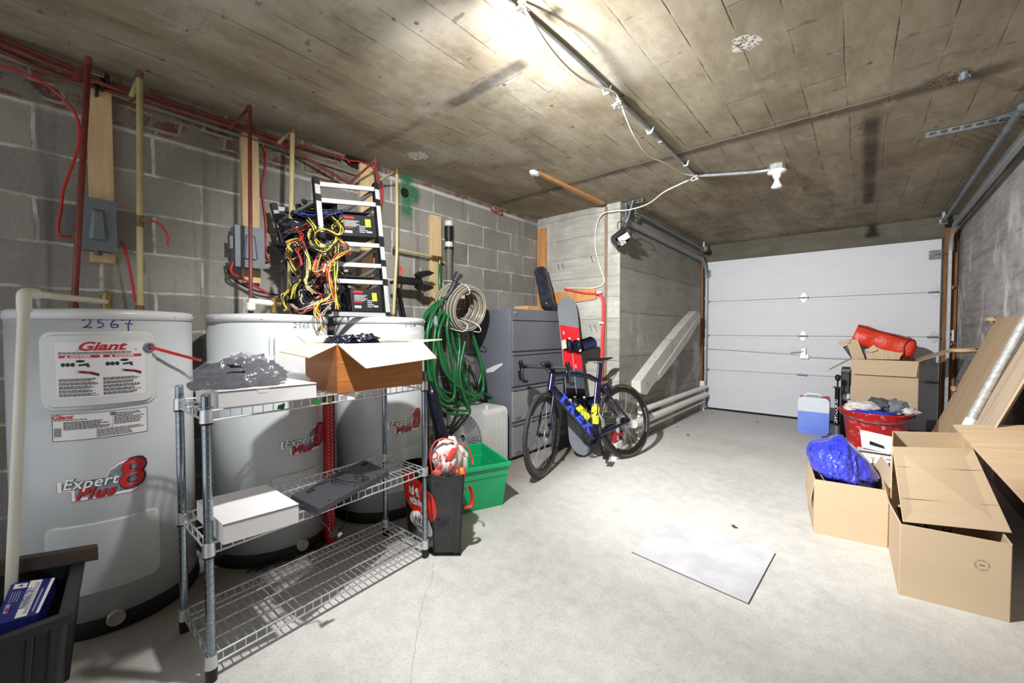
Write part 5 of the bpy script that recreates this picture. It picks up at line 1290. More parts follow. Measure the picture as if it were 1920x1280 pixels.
def bind(s, par, name='binding'):
    c_ = b0_+ay*(L*s)+az*.006; g = lambda x, y, z: c_+axx*x+ay*y+az*z
    Bn = obj(name, MB().hexa([g(*p) for p in ((-.12, -.045, 0), (.12, -.06, 0), (.12, .06, 0), (-.12, .045, 0), (-.11, -.04, .03), (.12, -.055, .03), (.12, .055, .03), (-.11, .04, .03))]), m_bind, par, bev=.006)
    mb = MB(); hb = [g(.08+.06*math.sin(t), .062*math.cos(t), .0) for t in [PI*i/12 for i in range(13)]]
    mb.grid(lambda u, v: g(.07+(.05+.03*v)*math.sin(PI*u), .06*math.cos(PI*u), .03+.16*v), 14, 6); mb.grid(lambda u, v: g(.07+(.045+.03*v)*math.sin(PI*u), .055*math.cos(PI*u), .03+.16*v), 14, 6)
    mb.grid(lambda u, v: g(.02+.06*u, .058, .03+.06*v*u+.02*v), 8, 4); mb.grid(lambda u, v: g(.02+.06*u, -.058, .03+.06*v*u+.02*v), 8, 4)
    obj('highback', mb, m_bind, Bn)
    for x0, hh in ((-.07, .075), (.03, .10)): mb = MB().tube([g(x0, -.055, .02), g(x0-.01, -.045, hh*.8), g(x0-.015, 0, hh), g(x0-.01, .045, hh*.8), g(x0, .055, .02)], .02, 8, smooth=6, flat=.25, up=axx); obj('strap', mb, m_bind2, Bn)
    for x0, y0, z0 in ((-.07, .052, .055), (.03, .052, .07), (.03, -.05, .08)): obj('buckle', MB().box(g(x0, y0, z0), (.012, .03, .02), Matrix((axx, ay, az)).transposed()), m_buck, Bn)
    mb = MB().hexa([g(*p) for p in ((-.125, -.04, 0), (-.105, -.04, 0), (-.105, .045, 0), (-.125, .045, 0), (-.13, -.04, .05), (-.11, -.04, .05), (-.11, .045, .05), (-.13, .045, .05))])
    obj('toe_pad', mb, m_buck, Bn)
    return Bn
bind(.665, r); bind(.30, r)

# ================================================================ bike stand arm behind the third heater
st = W(747, 545, X=-2.60); r = root('repair_stand', 'black bicycle repair stand with clamp jaws rising behind the third heater', 'stand', (st.x, 1.80, 0))
j = V((-2.58, 1.83, 1.44)); Wp = lambda x, y, X=-2.6: W(x, y, X=X)
jt = Wp(752, 527); 
obj('post', MB().cyl((-2.60, 1.795, .0), Wp(757, 590), .017).cyl(Wp(757, 592), Wp(746, 540), .016).cyl((-2.60, 1.795, .02), (-2.50, 1.86, .0), .012).cyl((-2.60, 1.795, .02), (-2.70, 1.86, .0), .012), m_blackg, r)
obj('arm', MB().cyl(Wp(742, 524), Wp(788, 529), .028, .030).cyl(Wp(733, 530), Wp(747, 526), .012), m_black, r)
mb = MB(); jc = Wp(790, 524)
for sgn in (1, -1):
    P = [Wp(780, 526-12*sgn), Wp(786, 526-17*sgn), Wp(800, 526-19*sgn), Wp(811, 526-14*sgn), Wp(803, 526-9*sgn), Wp(793, 526-7*sgn), Wp(784, 526-3*sgn)]
    mb.prism([p-V((.025, 0, 0)) for p in P], (.05, 0, 0))
obj('jaw', mb, m_black, r, bev=.004)
obj('clamp_screw', MB().cyl(Wp(788, 504), Wp(792, 548), .0055).blob(Wp(788, 504), (.01, .01, .01), 1, 0, 1, 10, 8), m_zinc, r)
obj('red_lever', MB().tube([Wp(749, 499), Wp(752, 508), Wp(750, 517)], .008, 8, smooth=4), mat('red_lever', (222, 52, 40), .4), r)

# ================================================================ green hose, coil, nozzle
m_hose = mat('green_hose', (28, 112, 58), .3, var=.12, vs=8, coat=.3); 
hr = root('garden_hose', 'long green garden hose hanging in loops from the wall board', 'hose', tuple(W(830, 560, X=-2.66)))
def hz(L, r_=.0105): return L, r_
loops = [
 [(836, 562), (806, 585), (794, 640), (797, 700), (812, 740), (850, 757), (886, 742), (902, 700), (896, 655), (880, 620), (862, 590)],
 [(834, 566), (812, 590), (800, 640), (806, 690), (822, 725), (848, 737), (872, 722), (874, 690), (860, 650), (850, 610)],
 [(842, 560), (818, 580), (806, 630), (806, 680), (822, 730), (846, 752), (862, 757), (850, 720), (830, 660), (820, 610)],
 [(830, 558), (797, 590), (790, 640), (800, 690), (826, 735), (862, 756), (888, 748), (866, 700), (850, 640), (846, 600)],
 [(840, 572), (826, 610), (828, 660), (846, 715), (876, 750), (900, 745), (906, 715), (898, 670), (884, 630), (876, 605)],
 [(845, 560), (812, 578), (788, 612), (786, 650), (799, 702), (806, 735), (820, 765), (860, 777), (905, 768), (923, 755), (922, 744), (900, 735), (888, 738)],
 [(838, 568), (820, 610), (822, 660), (838, 700), (856, 730), (858, 690), (862, 650), (858, 610)],
 [(848, 566), (830, 600), (822, 640), (836, 700), (880, 738), (904, 735), (905, 700), (894, 650), (882, 615)],
 [(846, 570), (838, 620), (850, 690), (852, 740), (838, 752), (820, 730), (812, 680), (816, 620), (826, 585)],
 [(832, 560), (806, 600), (800, 660), (808, 720), (822, 752), (856, 768), (880, 768), (872, 748), (862, 700), (872, 640)],
]
mb = MB()
for i, Lp in enumerate(loops):
    n_ = len(Lp); pts = []
    for k, (x, y) in enumerate(Lp):
        X = -2.69+.022*i+.07*math.sin(PI*k/(n_-1))
        pts.append(W(x, y, X=X))
    mb.tube(pts, .0118, 10, smooth=7)
pts = [tp+V((0, .03, -.05)), W(824, 515, X=-2.67), W(825, 545, X=-2.66), W(832, 562, X=-2.66)]; mb.tube(pts, .0115, 10, smooth=6)
obj('tube', mb, m_hose, hr)
mb = MB(); a, b_ = W(815, 592, X=-2.5), W(818, 612, X=-2.5); mb.cyl(a, b_, .017, seg=12); obj('connector', mb, mat('grey_connector', (168, 172, 172), .4), hr)
pk = W(868, 556, X=-2.42)
tag(obj('wall_peg', MB().box(((pk.x+XL)/2, pk.y, pk.z), (pk.x-XL, .045, .03)), m_timber, bev=.002), 'square pine peg sticking out of the wall through the silver coil', 'peg')
# nozzle
na, nb = W(838, 556, X=-2.5), W(862, 514, X=-2.45); r = root('spray_nozzle', 'dark grey hose spray nozzle above the coiled silver hose', 'nozzle', tuple(na))
m_noz = mat('dark_grey_nozzle', (58, 62, 66), .45)
obj('handle', MB().tube([W(828, 560, X=-2.52), na, W(848, 540, X=-2.48), W(855, 524, X=-2.46)], [.014, .015, .02, .02], 12, smooth=4), m_noz, r)
obj('head', MB().cyl(W(852, 527, X=-2.46), W(861, 513, X=-2.44), .022, .036, seg=18), m_noz, r)
obj('yellow_ring', MB().cyl(W(833, 559, X=-2.515), W(837, 555, X=-2.51), .0165), mat('lime_ring', (180, 210, 40), .4), r)
# silver ribbed coil
m_coil = mat('ribbed_grey_hose', (138, 132, 118), .35, .2, var=.1, vs=20); m_stripe = mat('cream_stripe', (216, 208, 190), .4)
cA_, cB_ = W(848, 570, X=-2.66), W(880, 579, X=-2.44)
axn = (cB_-cA_).normalized()
r = root('coiled_hose', 'grey and cream striped flexible hose coiled on the wall peg', 'hose', tuple((cA_+cB_)/2))
mb = MB(); mb2 = MB()
for k in range(8):
    c_ = cA_.lerp(cB_, k/7)
    for q, rr in enumerate((.178, .148)):
        if q == 1 and k % 2: continue
        rr2 = rr-.004*abs(k-3.5)+random.uniform(-.006, .006); tilt = V((random.uniform(-.06, .06), random.uniform(-.06, .06), random.uniform(-.06, .06)))
        nn_ = axn+tilt; mb.torus(c_, nn_, rr2, .0155, 56, 10); mb2.torus(c_+axn*.011, nn_, rr2+.0125, .0035, 56, 5); mb2.torus(c_+axn*.013, nn_, rr2-.006, .003, 56, 5)
obj('ribbed_tube', mb, m_coil, r); obj('stripe', mb2, m_stripe, r)
for ang in (1.25, 4.3, 5.2):
    x_ = axn.orthogonal().normalized(); y_ = axn.cross(x_); 
    dr_ = V((0, 0, 1))*math.sin(ang)+(axn.cross(V((0, 0, 1)))).normalized()*math.cos(ang)
    a, b_ = cA_-axn*.03, cB_+axn*.03; obj('strap', MB().tube([a+dr_*.2, b_+dr_*.2, b_+dr_*.125, a+dr_*.125], .004, 6, smooth=4, closed=True), m_white_ink, r)
# black hose stub beside the loops
tag(obj('black_hose', MB().tube([W(878, 690, X=-2.6), W(886, 700, X=-2.55), W(893, 716, X=-2.5), W(896, 730, X=-2.5)], .014, 8, smooth=5), m_black), 'short black hose behind the lower green loops', 'hose')
# ================================================================ open metal frame with wiring on the heaters
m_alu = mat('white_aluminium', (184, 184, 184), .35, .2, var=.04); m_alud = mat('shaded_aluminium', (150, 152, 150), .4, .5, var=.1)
m_jnt = mat('black_joint', (16, 17, 22), .5)
fl0, fr0, bl0 = V((-2.245, 1.055, 1.234)), V((-2.20, 1.395, 1.234)), V((-2.615, 1.07, 1.234))
fl1, fr1, bl1 = W(592, 336, X=-2.335), W(704, 347, X=-2.30), W(513, 384, X=-2.63)
br0 = V((-2.60, 1.40, 1.234)); br1 = bl1+(fr1-fl1)*.95
RG_ = root('open_rack', 'open white metal frame full of wires standing on the middle and third water heaters', 'rack', tuple((fl0+fr0+bl0+br0)/4))
def bar(mb, a, b_, w=.026, t=.018, ref=(1, 0, 0)):
    d = (b_-a).normalized(); s_ = V(ref); s_ = (s_-d*s_.dot(d)).normalized(); n = d.cross(s_)
    mb.hexa([a+s_*(t/2)*i+n*(w/2)*j for i, j in ((-1, -1), (1, -1), (1, 1), (-1, 1))]+[b_+s_*(t/2)*i+n*(w/2)*j for i, j in ((-1, -1), (1, -1), (1, 1), (-1, 1))])
posts = ((fl0, fl1), (fr0, fr1), (bl0, bl1), (br0, br1))
for a, b_ in posts:
    mb = MB(); bar(mb, a, b_, .028, .028); o = obj('post', mb, m_alu, RG_, bev=.0015)
    for t in (.0, .25, .395, .56, .86, 1.0):
        mb = MB(); p = a.lerp(b_, t); d = (b_-a).normalized()*(.02 if t not in (.56, 1.0) else .032); bar(mb, p-d*(1 if t > 0 else .0), p+d*(1 if t < 1 else .3), .030, .030); obj('joint', mb, m_jnt, o)
    mb = MB(); ofs = V((-.004, -.0145, 0)); bar(mb, a+ofs, b_+ofs, .0295, .004, (0, 1, 0)); obj('slot_strip', mb, m_jnt, o)
RT_ = (.005, .25, .375, .53, .845, .965)
for t in RT_:
    for (a, b_, m_) in ((posts[0], posts[1], m_alu), (posts[2], posts[3], m_alud)):
        mb = MB(); bar(mb, a[0].lerp(a[1], t), b_[0].lerp(b_[1], t), .024, .02); obj('rung', mb, m_, RG_)
for t in (.25, .375, .53, .845, .965):
    mb = MB(); bar(mb, posts[1][0].lerp(posts[1][1], t), posts[3][0].lerp(posts[3][1], t-.06), .02, .02, (0, 1, 0)); obj('rung', mb, m_alud, RG_)
    if t in (.53, .845): mb = MB(); bar(mb, posts[0][0].lerp(posts[0][1], t), posts[2][0].lerp(posts[2][1], t), .02, .02, (0, 1, 0)); obj('rung', mb, m_alud, RG_)
def fp(u, v, d):
    """point in the rack: u along the front, v up, d depth back"""
    a = fl0.lerp(fl1, v).lerp(fr0.lerp(fr1, v), u); b_ = bl0.lerp(bl1, v).lerp(br0.lerp(br1, v), u); return a.lerp(b_, d)
m_silver2 = mat('dull_white_print', (170, 172, 172), .5)
m_psu = mat('black_power_supply', (30, 32, 36), .45, .2, var=.15)
def psu(u0, u1, v0, v1, d0, d1):
    q = [fp(u0, v0, d0), fp(u1, v0, d0), fp(u1, v0, d1), fp(u0, v0, d1), fp(u0, v1, d0), fp(u1, v1, d0), fp(u1, v1, d1), fp(u0, v1, d1)]
    B = obj('power_supply', MB().hexa(q), m_psu, RG_, bev=.002)
    o_, U, Vv = q[0], q[1]-q[0], q[4]-q[0]; n = U.cross(Vv).normalized()
    if n.x < 0: n = -n
    f = lambda a, b_, h=.001: o_+U*a+Vv*b_+n*h
    mb = MB()
    rect(mb, f, .08, .82, .38, .92); rect(mb, f, .08, .38, .34, .42); obj('red_print', mb, m_red_ink, B)
    mb = MB()
    rect(mb, f, .08, .14, .30, .26)
    for k in range(6): rect(mb, f, .08+.03*(k % 2), .46+.05*k, .42+.05*(k % 3), .485+.05*k)
    for k in range(4): rect(mb, f, .5, .2+.09*k, .66+.06*(k % 2), .24+.09*k)
    rect(mb, f, .70, .2, .86, .28); obj('white_print', mb, m_silver2, B)
    mb = MB(); rect(mb, f, .68, .48, .84, .86); obj('green_sticker', mb, mat('lime_sticker', (176, 206, 50), .5), B)
    return B
psu(.36, .99, .60, .765, .05, .45); psu(.42, .96, .03, .20, .05, .45)
# motherboards and cards
m_pcb = mat('dark_circuit_board', (30, 34, 46), .5, var=.5, vs=40, wear=((96, 120, 160), 45, .66), bmp=.5, bs=60)
for v in (.80, .30):
    mb = MB(); q = [fp(a, v, b_) for a, b_ in ((-.05, .1), (.95, .1), (.95, .95), (-.05, .95))]; mb.hexa([p-V((0, 0, .006)) for p in q]+q)
    for k in range(8):
        c_ = fp(random.uniform(-.1, .85), v, random.uniform(.15, .85)); mb.box(c_+V((0, 0, .015)), (random.uniform(.02, .08), random.uniform(.01, .05), random.uniform(.015, .04)))
    obj('circuit_board', mb, m_pcb, RG_)
mb = MB(); random.seed(11)
for k in range(26):
    c_ = fp(random.uniform(-.12, .45), .845, random.uniform(.2, .9)); mb.box(c_+V((0, 0, random.uniform(0, .02))), (random.uniform(.01, .05), random.uniform(.01, .05), random.uniform(.01, .045)), Matrix.Rotation(random.uniform(0, 1), 3, 'Z'))
obj('loose_parts', mb, m_pcb, RG_, kind='stuff')
mb = MB()
for v, d in ((.69, .5), (.55, .6), (.15, .5), (.1, .7)):
    c_ = fp(-.02, v, d); mb.blob(c_, (.10, .10, .06), k+int(v*10), .4, 3, 30, 18, crease=.5)
obj('dark_wiring_core', mb, m_navy, RG_)
# cable looms
m_yw = mat('yellow_wire', (206, 190, 74), .45, var=.1, vs=30); m_bw = m_blackc; m_rw = mat('red_wire', (190, 56, 46), .45, var=.1); m_ww = mat('pale_wire', (196, 190, 168), .5); m_bl = mat('blue_wire', (40, 70, 190), .45)
random.seed(21)
def wp(x, y, X): return W(x, y, X=X)
bund = {'yellow': (MB(), m_yw), 'black': (MB(), m_bw), 'red': (MB(), m_rw), 'pale': (MB(), m_ww), 'blue': (MB(), m_bl)}
def strand(pts, col, n=3, r_=.0024, j=4):
    mb = bund[col][0]
    for k in range(n):
        q = []
        for (x, y, X) in pts: q.append(W(x+random.uniform(-j, j), y+random.uniform(-j, j), X=X+random.uniform(-.015, .015)))
        mb.tube(q, r_, 5, smooth=5)
main = [
 [(640, 412, -2.30), (622, 428, -2.24), (632, 448, -2.20), (612, 468, -2.20), (585, 462, -2.22), (580, 440, -2.24), (592, 425, -2.3)],
 [(622, 406, -2.3), (640, 425, -2.2), (636, 437, -2.18), (610, 432, -2.2), (592, 436, -2.24), (588, 452, -2.26)],
 [(640, 450, -2.2), (655, 470, -2.19), (636, 480, -2.18), (616, 500, -2.18), (622, 540, -2.18), (634, 575, -2.18)],
 [(632, 460, -2.2), (630, 500, -2.18), (632, 540, -2.17), (632, 580, -2.17)],
 [(590, 440, -2.26), (572, 450, -2.28), (560, 480, -2.3), (568, 505, -2.3), (558, 530, -2.3)],
 [(540, 455, -2.38), (560, 448, -2.36), (566, 468, -2.34), (548, 488, -2.36), (538, 470, -2.38)],
 [(542, 482, -2.34), (550, 505, -2.32), (560, 520, -2.3), (552, 540, -2.3), (548, 560, -2.32)],
 [(602, 520, -2.24), (580, 535, -2.24), (565, 550, -2.26), (570, 570, -2.24), (600, 560, -2.2)],
 [(604, 470, -2.22), (590, 500, -2.22), (600, 515, -2.2), (625, 500, -2.18)],
 [(575, 465, -2.26), (580, 500, -2.24), (575, 530, -2.24), (590, 550, -2.22)],
 [(548, 575, -2.3), (560, 585, -2.26), (590, 572, -2.2), (620, 565, -2.18), (632, 560, -2.18)],
 [(600, 590, -2.16), (592, 575, -2.18), (610, 560, -2.18), (632, 540, -2.2)],
 [(536, 440, -2.4), (560, 430, -2.38), (590, 415, -2.34), (625, 400, -2.3)],
 [(560, 400, -2.4), (590, 405, -2.34), (620, 398, -2.3), (640, 400, -2.3)],
]
cols = ['yellow', 'yellow', 'yellow', 'yellow', 'black', 'red', 'yellow', 'black', 'red', 'yellow', 'red', 'yellow', 'black', 'blue']
for L_, c_ in zip(main, cols):
    strand(L_, c_, 4); strand(L_, random.choice(['black', 'yellow', 'red', 'pale']), 3, j=6)
    strand(L_, 'black', 2, j=9)
for k in range(22):
    x, y = random.uniform(536, 650), random.uniform(400, 560); L_ = [(x, y, -2.3)]
    for q in range(4): x += random.uniform(-18, 18); y += random.uniform(4, 20); L_.append((min(max(x, 530), 655), min(y, 580), -2.25+random.uniform(-.06, .04)))
    strand(L_, random.choice(['yellow', 'black', 'red', 'black', 'black', 'yellow']), 3)
# three tails hanging over the heater rim
strand([(606, 560, -2.16), (590, 585, -2.14), (600, 605, -2.13), (606, 622, -2.13)], 'yellow', 2, j=2); strand([(620, 570, -2.15), (604, 590, -2.13), (598, 612, -2.13)], 'pale', 2, j=2); strand([(606, 590, -2.14), (598, 600, -2.13), (611, 620, -2.13)], 'red', 1, j=2); strand([(600, 585, -2.14), (606, 605, -2.13), (604, 620, -2.13)], 'black', 1, j=2)
for k_, (mb, m_) in bund.items(): obj(k_+'_wires', mb, m_, RG_, kind='stuff')

# ================================================================ bicycle
Fc, Rc = V((-1.853, 2.548, 0)), V((-1.583, 3.452, 0))
ex = (Rc-Fc).normalized(); lat = V((ex.y, -ex.x, 0)); lean = R(10)
ez = (V((0, 0, 1))*math.cos(lean)-lat*math.sin(lean)); ey = (lat*math.cos(lean)+V((0, 0, 1))*math.sin(lean))
KS = (Rc-Fc).length/.99; WR = .332
def bk(x, y, z): return Fc+ex*(x*KS)+ey*(y*KS)+ez*(z*KS)
r = root('bicycle', 'dark blue road bicycle leaning in front of the filing cabinet and snowboard', 'bicycle', tuple((Fc+Rc)/2))
BIKE = r
m_frame = mat('midnight_blue_paint', (22, 22, 58), .22, .3, var=.15, vs=3, coat=.6); m_bletter = mat('bright_blue_letters', (50, 76, 214), .3, var=.04)
m_tire = mat('grey_black_rubber', (52, 52, 54), .75, var=.12); m_rimm = mat('carbon_rim', (26, 26, 30), .35, var=.1); m_cran = m_blackg
wr = WR/KS
FA, RA, BB = (0, 0, wr), (.99, 0, wr), (.578, 0, .265); CT, HT, SC_ = (.150, 0, .70), (.195, 0, .85), (.735, 0, .79)
def oval(mb, a, b_, w1, h1, w2=None, h2=None, n=16):
    """tapered oval tube between local points; w lateral, h in plane"""
    a, b_ = V(a), V(b_); w2 = w2 or w1; h2 = h2 or h1; d = (b_-a).normalized(); s_ = V((0, 1, 0)); s_ = (s_-d*s_.dot(d)).normalized(); q = d.cross(s_); vs = []
    for p, w_, h_ in ((a, w1, h1), (b_, w2, h2)):
        vs += [bk(*(p+s_*(w_*math.cos(2*PI*i/n))+q*(h_*math.sin(2*PI*i/n)))) for i in range(n)]
    mb.add(vs, [(i, (i+1) % n, n+(i+1) % n, n+i) for i in range(n)], 0, True); mb.add(vs, [tuple(range(n-1, -1, -1)), tuple(range(n, 2*n))])
mb = MB()
oval(mb, CT, HT, .026, .036, .023, .030); oval(mb, (.172, 0, .705), BB, .026, .046, .034, .046); 
tt = [(.19, 0, .835), (.30, 0, .838), (.45, 0, .825), (.60, 0, .795), (.73, 0, .735)]
for a, b_ in zip(tt, tt[1:]): oval(mb, a, b_, .021, .024, .019, .022)
oval(mb, BB, (.715, 0, .73), .024, .044, .018, .036); oval(mb, (.715, 0, .73), SC_, .017, .034)
for s_ in (1, -1):
    oval(mb, (.70, .012*s_, .735), (.99, .062*s_, wr+.01), .008, .013, .007, .010); oval(mb, (.60, .03*s_, .262), (.99, .064*s_, wr), .010, .020, .008, .012)
mb.cyl(bk(.578, -.045, .265), bk(.578, .045, .265), .03)
obj('frame', mb, m_frame, r)
# seat post, saddle
mb = MB(); oval(mb, (.725, 0, .76), (.772, 0, .915), .016, .032); obj('seat_post', mb, m_frame, r)
def sad(u, v):
    x = -.14+.27*u; w_ = .022+.052*max(0, (u-.35)/.65)**1.3; a = v*PI*2
    z = .012*math.sin(a)*(1 if math.sin(a) > 0 else 1.6)+.012*(u-.5)**2*4; k_ = abs(math.sin(PI*min(max(u, .02), .98)))**.25
    return bk(.775+x, w_*k_*math.cos(a), .945+z*k_)
mb = MB().grid(sad, 22, 18); sd = obj('saddle', mb, m_black, r); mb = MB()
for s_ in (1, -1): mb.tube([bk(.70, .018*s_, .93), bk(.73, .022*s_, .912), bk(.80, .022*s_, .912), bk(.85, .03*s_, .93)], .0035, 6, smooth=4)
obj('rail', mb, m_galvd, sd)
# saddle pouch
obj('saddle_bag', MB().blob(bk(.80, 0, .66), (.035, .04, .06), 3, .2, 3, 20, 14), m_navy, r)
# front assembly turned on the steering axis
ax0, ax1 = V(bk(*CT)), V(bk(*HT)); sa = (ax1-ax0).normalized(); RS = Matrix.Rotation(R(30), 3, sa)
def fk(x, y, z): return ax0+RS @ (bk(x, y, z)-ax0)
def fo(mb, a, b_, w1, h1, w2, h2, n=14):
    a, b_ = V(a), V(b_); d = (b_-a).normalized(); s_ = V((0, 1, 0)); s_ = (s_-d*s_.dot(d)).normalized(); q = d.cross(s_); vs = []
    for p, w_, h_ in ((a, w1, h1), (b_, w2, h2)): vs += [fk(*(p+s_*(w_*math.cos(2*PI*i/n))+q*(h_*math.sin(2*PI*i/n)))) for i in range(n)]
    mb.add(vs, [(i, (i+1) % n, n+(i+1) % n, n+i) for i in range(n)], 0, True); mb.add(vs, [tuple(range(n-1, -1, -1)), tuple(range(n, 2*n))])
mb = MB()
for s_ in (1, -1):
    fo(mb, (.148, .012*s_, .705), (.125, .040*s_, .655), .014, .022, .009, .019); fo(mb, (.125, .040*s_, .655), (0, .052*s_, wr), .009, .019, .007, .010)
fo(mb, (.15, -.02, .70), (.15, .02, .70), .02, .024, .02, .024); obj('fork', mb, m_frame, r)
mb = MB(); fo(mb, (.197, 0, .855), (.206, 0, .885), .02, .022, .018, .02); fo(mb, (.206, 0, .878), (.085, 0, .895), .016, .018, .015, .016)
obj('stem', mb, m_black, r)
mb = MB(); hb = [(.10, y, .90) for y in (-.19, -.1, 0, .1, .19)]
mb.tube([fk(*p) for p in hb], .0135, 10)
hbar = None
for s_ in (1, -1): mb.tube([fk(.10, .19*s_, .90), fk(.08, .205*s_, .90), fk(.03, .21*s_, .895), fk(.012, .21*s_, .86), fk(.03, .212*s_, .80), fk(.07, .215*s_, .775), (fk(.12, .215*s_, .772))], .0155, 10, smooth=5)
hbar = obj('handlebar', mb, mat('handlebar_tape', (46, 46, 50), .6, var=.1), r)
for s_ in (1, -1):
    mb = MB(); mb.tube([fk(.06, .205*s_, .90), fk(.02, .21*s_, .905), fk(-.005, .21*s_, .925), fk(-.012, .21*s_, .955)], [.018, .02, .018, .012], 10, smooth=4)
    mb.tube([fk(-.005, .21*s_, .91), fk(-.03, .212*s_, .87), fk(-.025, .212*s_, .82), fk(-.005, .212*s_, .785)], [.009, .008, .007, .006], 8, smooth=4); obj('brake_lever', mb, m_blackg, hbar)
mb = MB(); mb.box(fk(.075, 0, .925), (.05, .05, .014), Matrix.Rotation(.7, 3, 'Z')); mb.tube([fk(.09, .03, .905), fk(.05, .05, .94), fk(.02, .0, .95), fk(.04, -.05, .93), fk(.09, -.03, .90), fk(.16, 0, .80)], .003, 6, smooth=6); mb.blob(fk(.03, .02, .94), (.018, .018, .014), 2, .1, 2, 12, 8)
obj('bike_computer', mb, m_blackg, hbar)
def wheel(name, fnc, cx, side):
    P = lambda rad, a, y: fnc(cx+rad*math.cos(a), y, wr+rad*math.sin(a))
    Wt = obj(name, MB().tube([P(wr-.0145, 2*PI*i/72, 0) for i in range(72)], .0145*KS, 12, closed=True), m_tire, r)
    mb = MB(); n = 72; prof = [(wr-.024, .011), (wr-.040, .0125), (wr-.068, .008), (wr-.078, .003), (wr-.078, -.003), (wr-.068, -.008), (wr-.040, -.0125), (wr-.024, -.011)]
    k = len(prof); vs = [P(q, 2*PI*i/n, y) for i in range(n) for q, y in prof]; mb.add(vs, [(i*k+j, i*k+(j+1) % k, ((i+1) % n)*k+(j+1) % k, ((i+1) % n)*k+j) for i in range(n) for j in range(k)], 0, True)
    obj('rim', mb, m_rimm, Wt)
    mb = MB()
    for i in range(24):
        a = 2*PI*i/24; s_ = 1 if i % 2 else -1; mb.tube([P(.018, a+1.1*(1 if i % 4 < 2 else -1), .03*s_), P(wr-.077, a, .001)], .0011, 4)
    obj('spokes', mb, m_zinc, Wt)
    mb = MB(); mb.cyl(P(0, 0, -.05), P(0, 0, .05), .012, seg=12); mb.cyl(P(0, 0, .028), P(0, 0, .034), .024, seg=16); mb.cyl(P(0, 0, -.034), P(0, 0, -.028), .024, seg=16); obj('hub', mb, m_blackg, Wt)
    mb = MB(); 
    for rr_ in (.052, .060, .068): mb.tube([P(rr_, 2*PI*i/40, .040*side) for i in range(40)], .0032, 4, closed=True)
    for i in range(10): a = 2*PI*i/10; mb.tube([P(.02, a, .04*side), P(.066, a+.3, .04*side)], .003, 4)
    obj('brake_disc', mb, m_zinc, Wt)
    # pale tyre lettering and yellow-green accent
    mb = MB(); mb2 = MB()
    for a0, s in ((-.45, 1), (2.5, 1)):
        def tf(u, v): a = a0+.9-u/(wr-.05)*1.0; rr_ = wr-.050+v; return P(rr_, a, side*.0132)
        text(mb, 'SPIRIT' if False else 'BONTRAGER', tf, .026, 1.6, 0, .0006, (.16, 0))
    mb2.tube([P(wr-.0265, 1.15+.5*i/10, side*.0135) for i in range(11)], .0016, 4); mb2.tube([P(wr-.0265, -1.9+.9*i/10, side*.0135) for i in range(11)], .0016, 4)
    obj('white_lettering', mb, mat('tyre_print', (176, 176, 172), .6), Wt); obj('lime_line', mb2, mat('lime_print', (176, 190, 60), .5), Wt)
    return Wt
wheel('front_wheel', fk, 0, 1); rw = wheel('rear_wheel', bk, .99, 1)
# drivetrain on the far side
mb = MB()
for k_, rr_ in enumerate((.055, .047, .040, .033, .026)): mb.cyl(bk(.99, -.035-.004*k_ if False else -.052+.004*k_, wr), bk(.99, -.050+.004*k_, wr), rr_*KS, seg=28)
obj('cassette', mb, m_zinc, rw)
mb = MB(); P = lambda rad, a, y: bk(.578+rad*math.cos(a), y, .265+rad*math.sin(a))
mb.tube([P(.095, 2*PI*i/52, -.055) for i in range(52)], .005, 6, closed=True, flat=.6); mb.tube([P(.080, 2*PI*i/48, -.052) for i in range(48)], .006, 6, closed=True, flat=.5); mb.tube([P(.070, 2*PI*i/48, -.048) for i in range(48)], .005, 6, closed=True, flat=.5)
for i in range(5): mb.tube([P(.01, 2*PI*i/5, -.055), P(.09, 2*PI*i/5, -.055)], .008, 6, flat=.5)
cr_ = obj('crankset', mb, m_cran, r)
ca = R(-86)
mb = MB(); a, b_ = bk(.578, .062, .265), bk(.578+.165*math.cos(ca), .075, .265+.165*math.sin(ca)); mb.tube([a, b_], [.014, .011], 8, flat=.6); obj('crank_arm', mb, m_cran, cr_); mb = MB(); mb.tube([bk(.578, -.06, .265), bk(.578-.165*math.cos(ca), -.08, .265-.165*math.sin(ca))], .012, 8, flat=.6); obj('crank_arm', mb, m_cran, cr_)
for s_, q in ((1, ca), (-1, ca+PI)):
    pc_ = bk(.578+.165*math.cos(q), (.075+.045)*s_, .265+.165*math.sin(q)); 
    p_ = pc_; obj('pedal', MB().box(p_, (.05, .085, .018), Matrix.Rotation(R(20), 3, 'Z') @ Matrix.Rotation(R(28), 3, 'X')).cyl(p_, bk(.578+.165*math.cos(q), .075*s_, .265+.165*math.sin(q)), .008), m_black, cr_)
mb = MB(); ch = [P(.095, a_, -.055) for a_ in [PI/2+PI*i/14 for i in range(15)]]+[bk(.99, -.045, wr-.05-.0)]
mb.tube([P(.097, PI/2-.05, -.055), bk(.99, -.045, wr+.045)], .0035, 5, flat=.6); mb.tube([P(.097, -PI/2, -.055), bk(.955, -.045, .20), bk(.985, -.045, .245), bk(.99, -.045, wr-.045)], .0035, 5, flat=.6); obj('chain', mb, m_galvd, r)
mb = MB(); mb.tube([bk(.99, -.06, wr-.02), bk(1.0, -.062, .27), bk(.97, -.058, .20)], .013, 8, smooth=3, flat=.6)
for z_c in ((.985, .255), (.958, .195)): mb.cyl(bk(z_c[0], -.05, z_c[1]), bk(z_c[0], -.042, z_c[1]), .02, seg=12)
obj('rear_derailleur', mb, m_blackg, r)
mb = MB(); mb.box(bk(.66, .055, .37), (.02, .018, .07), Matrix.Rotation(.3, 3, 'X')); mb.tube([bk(.66, .04, .33), bk(.655, .045, .40), bk(.64, .03, .46)], .008, 6, smooth=3); obj('front_derailleur', mb, m_zinc, r)
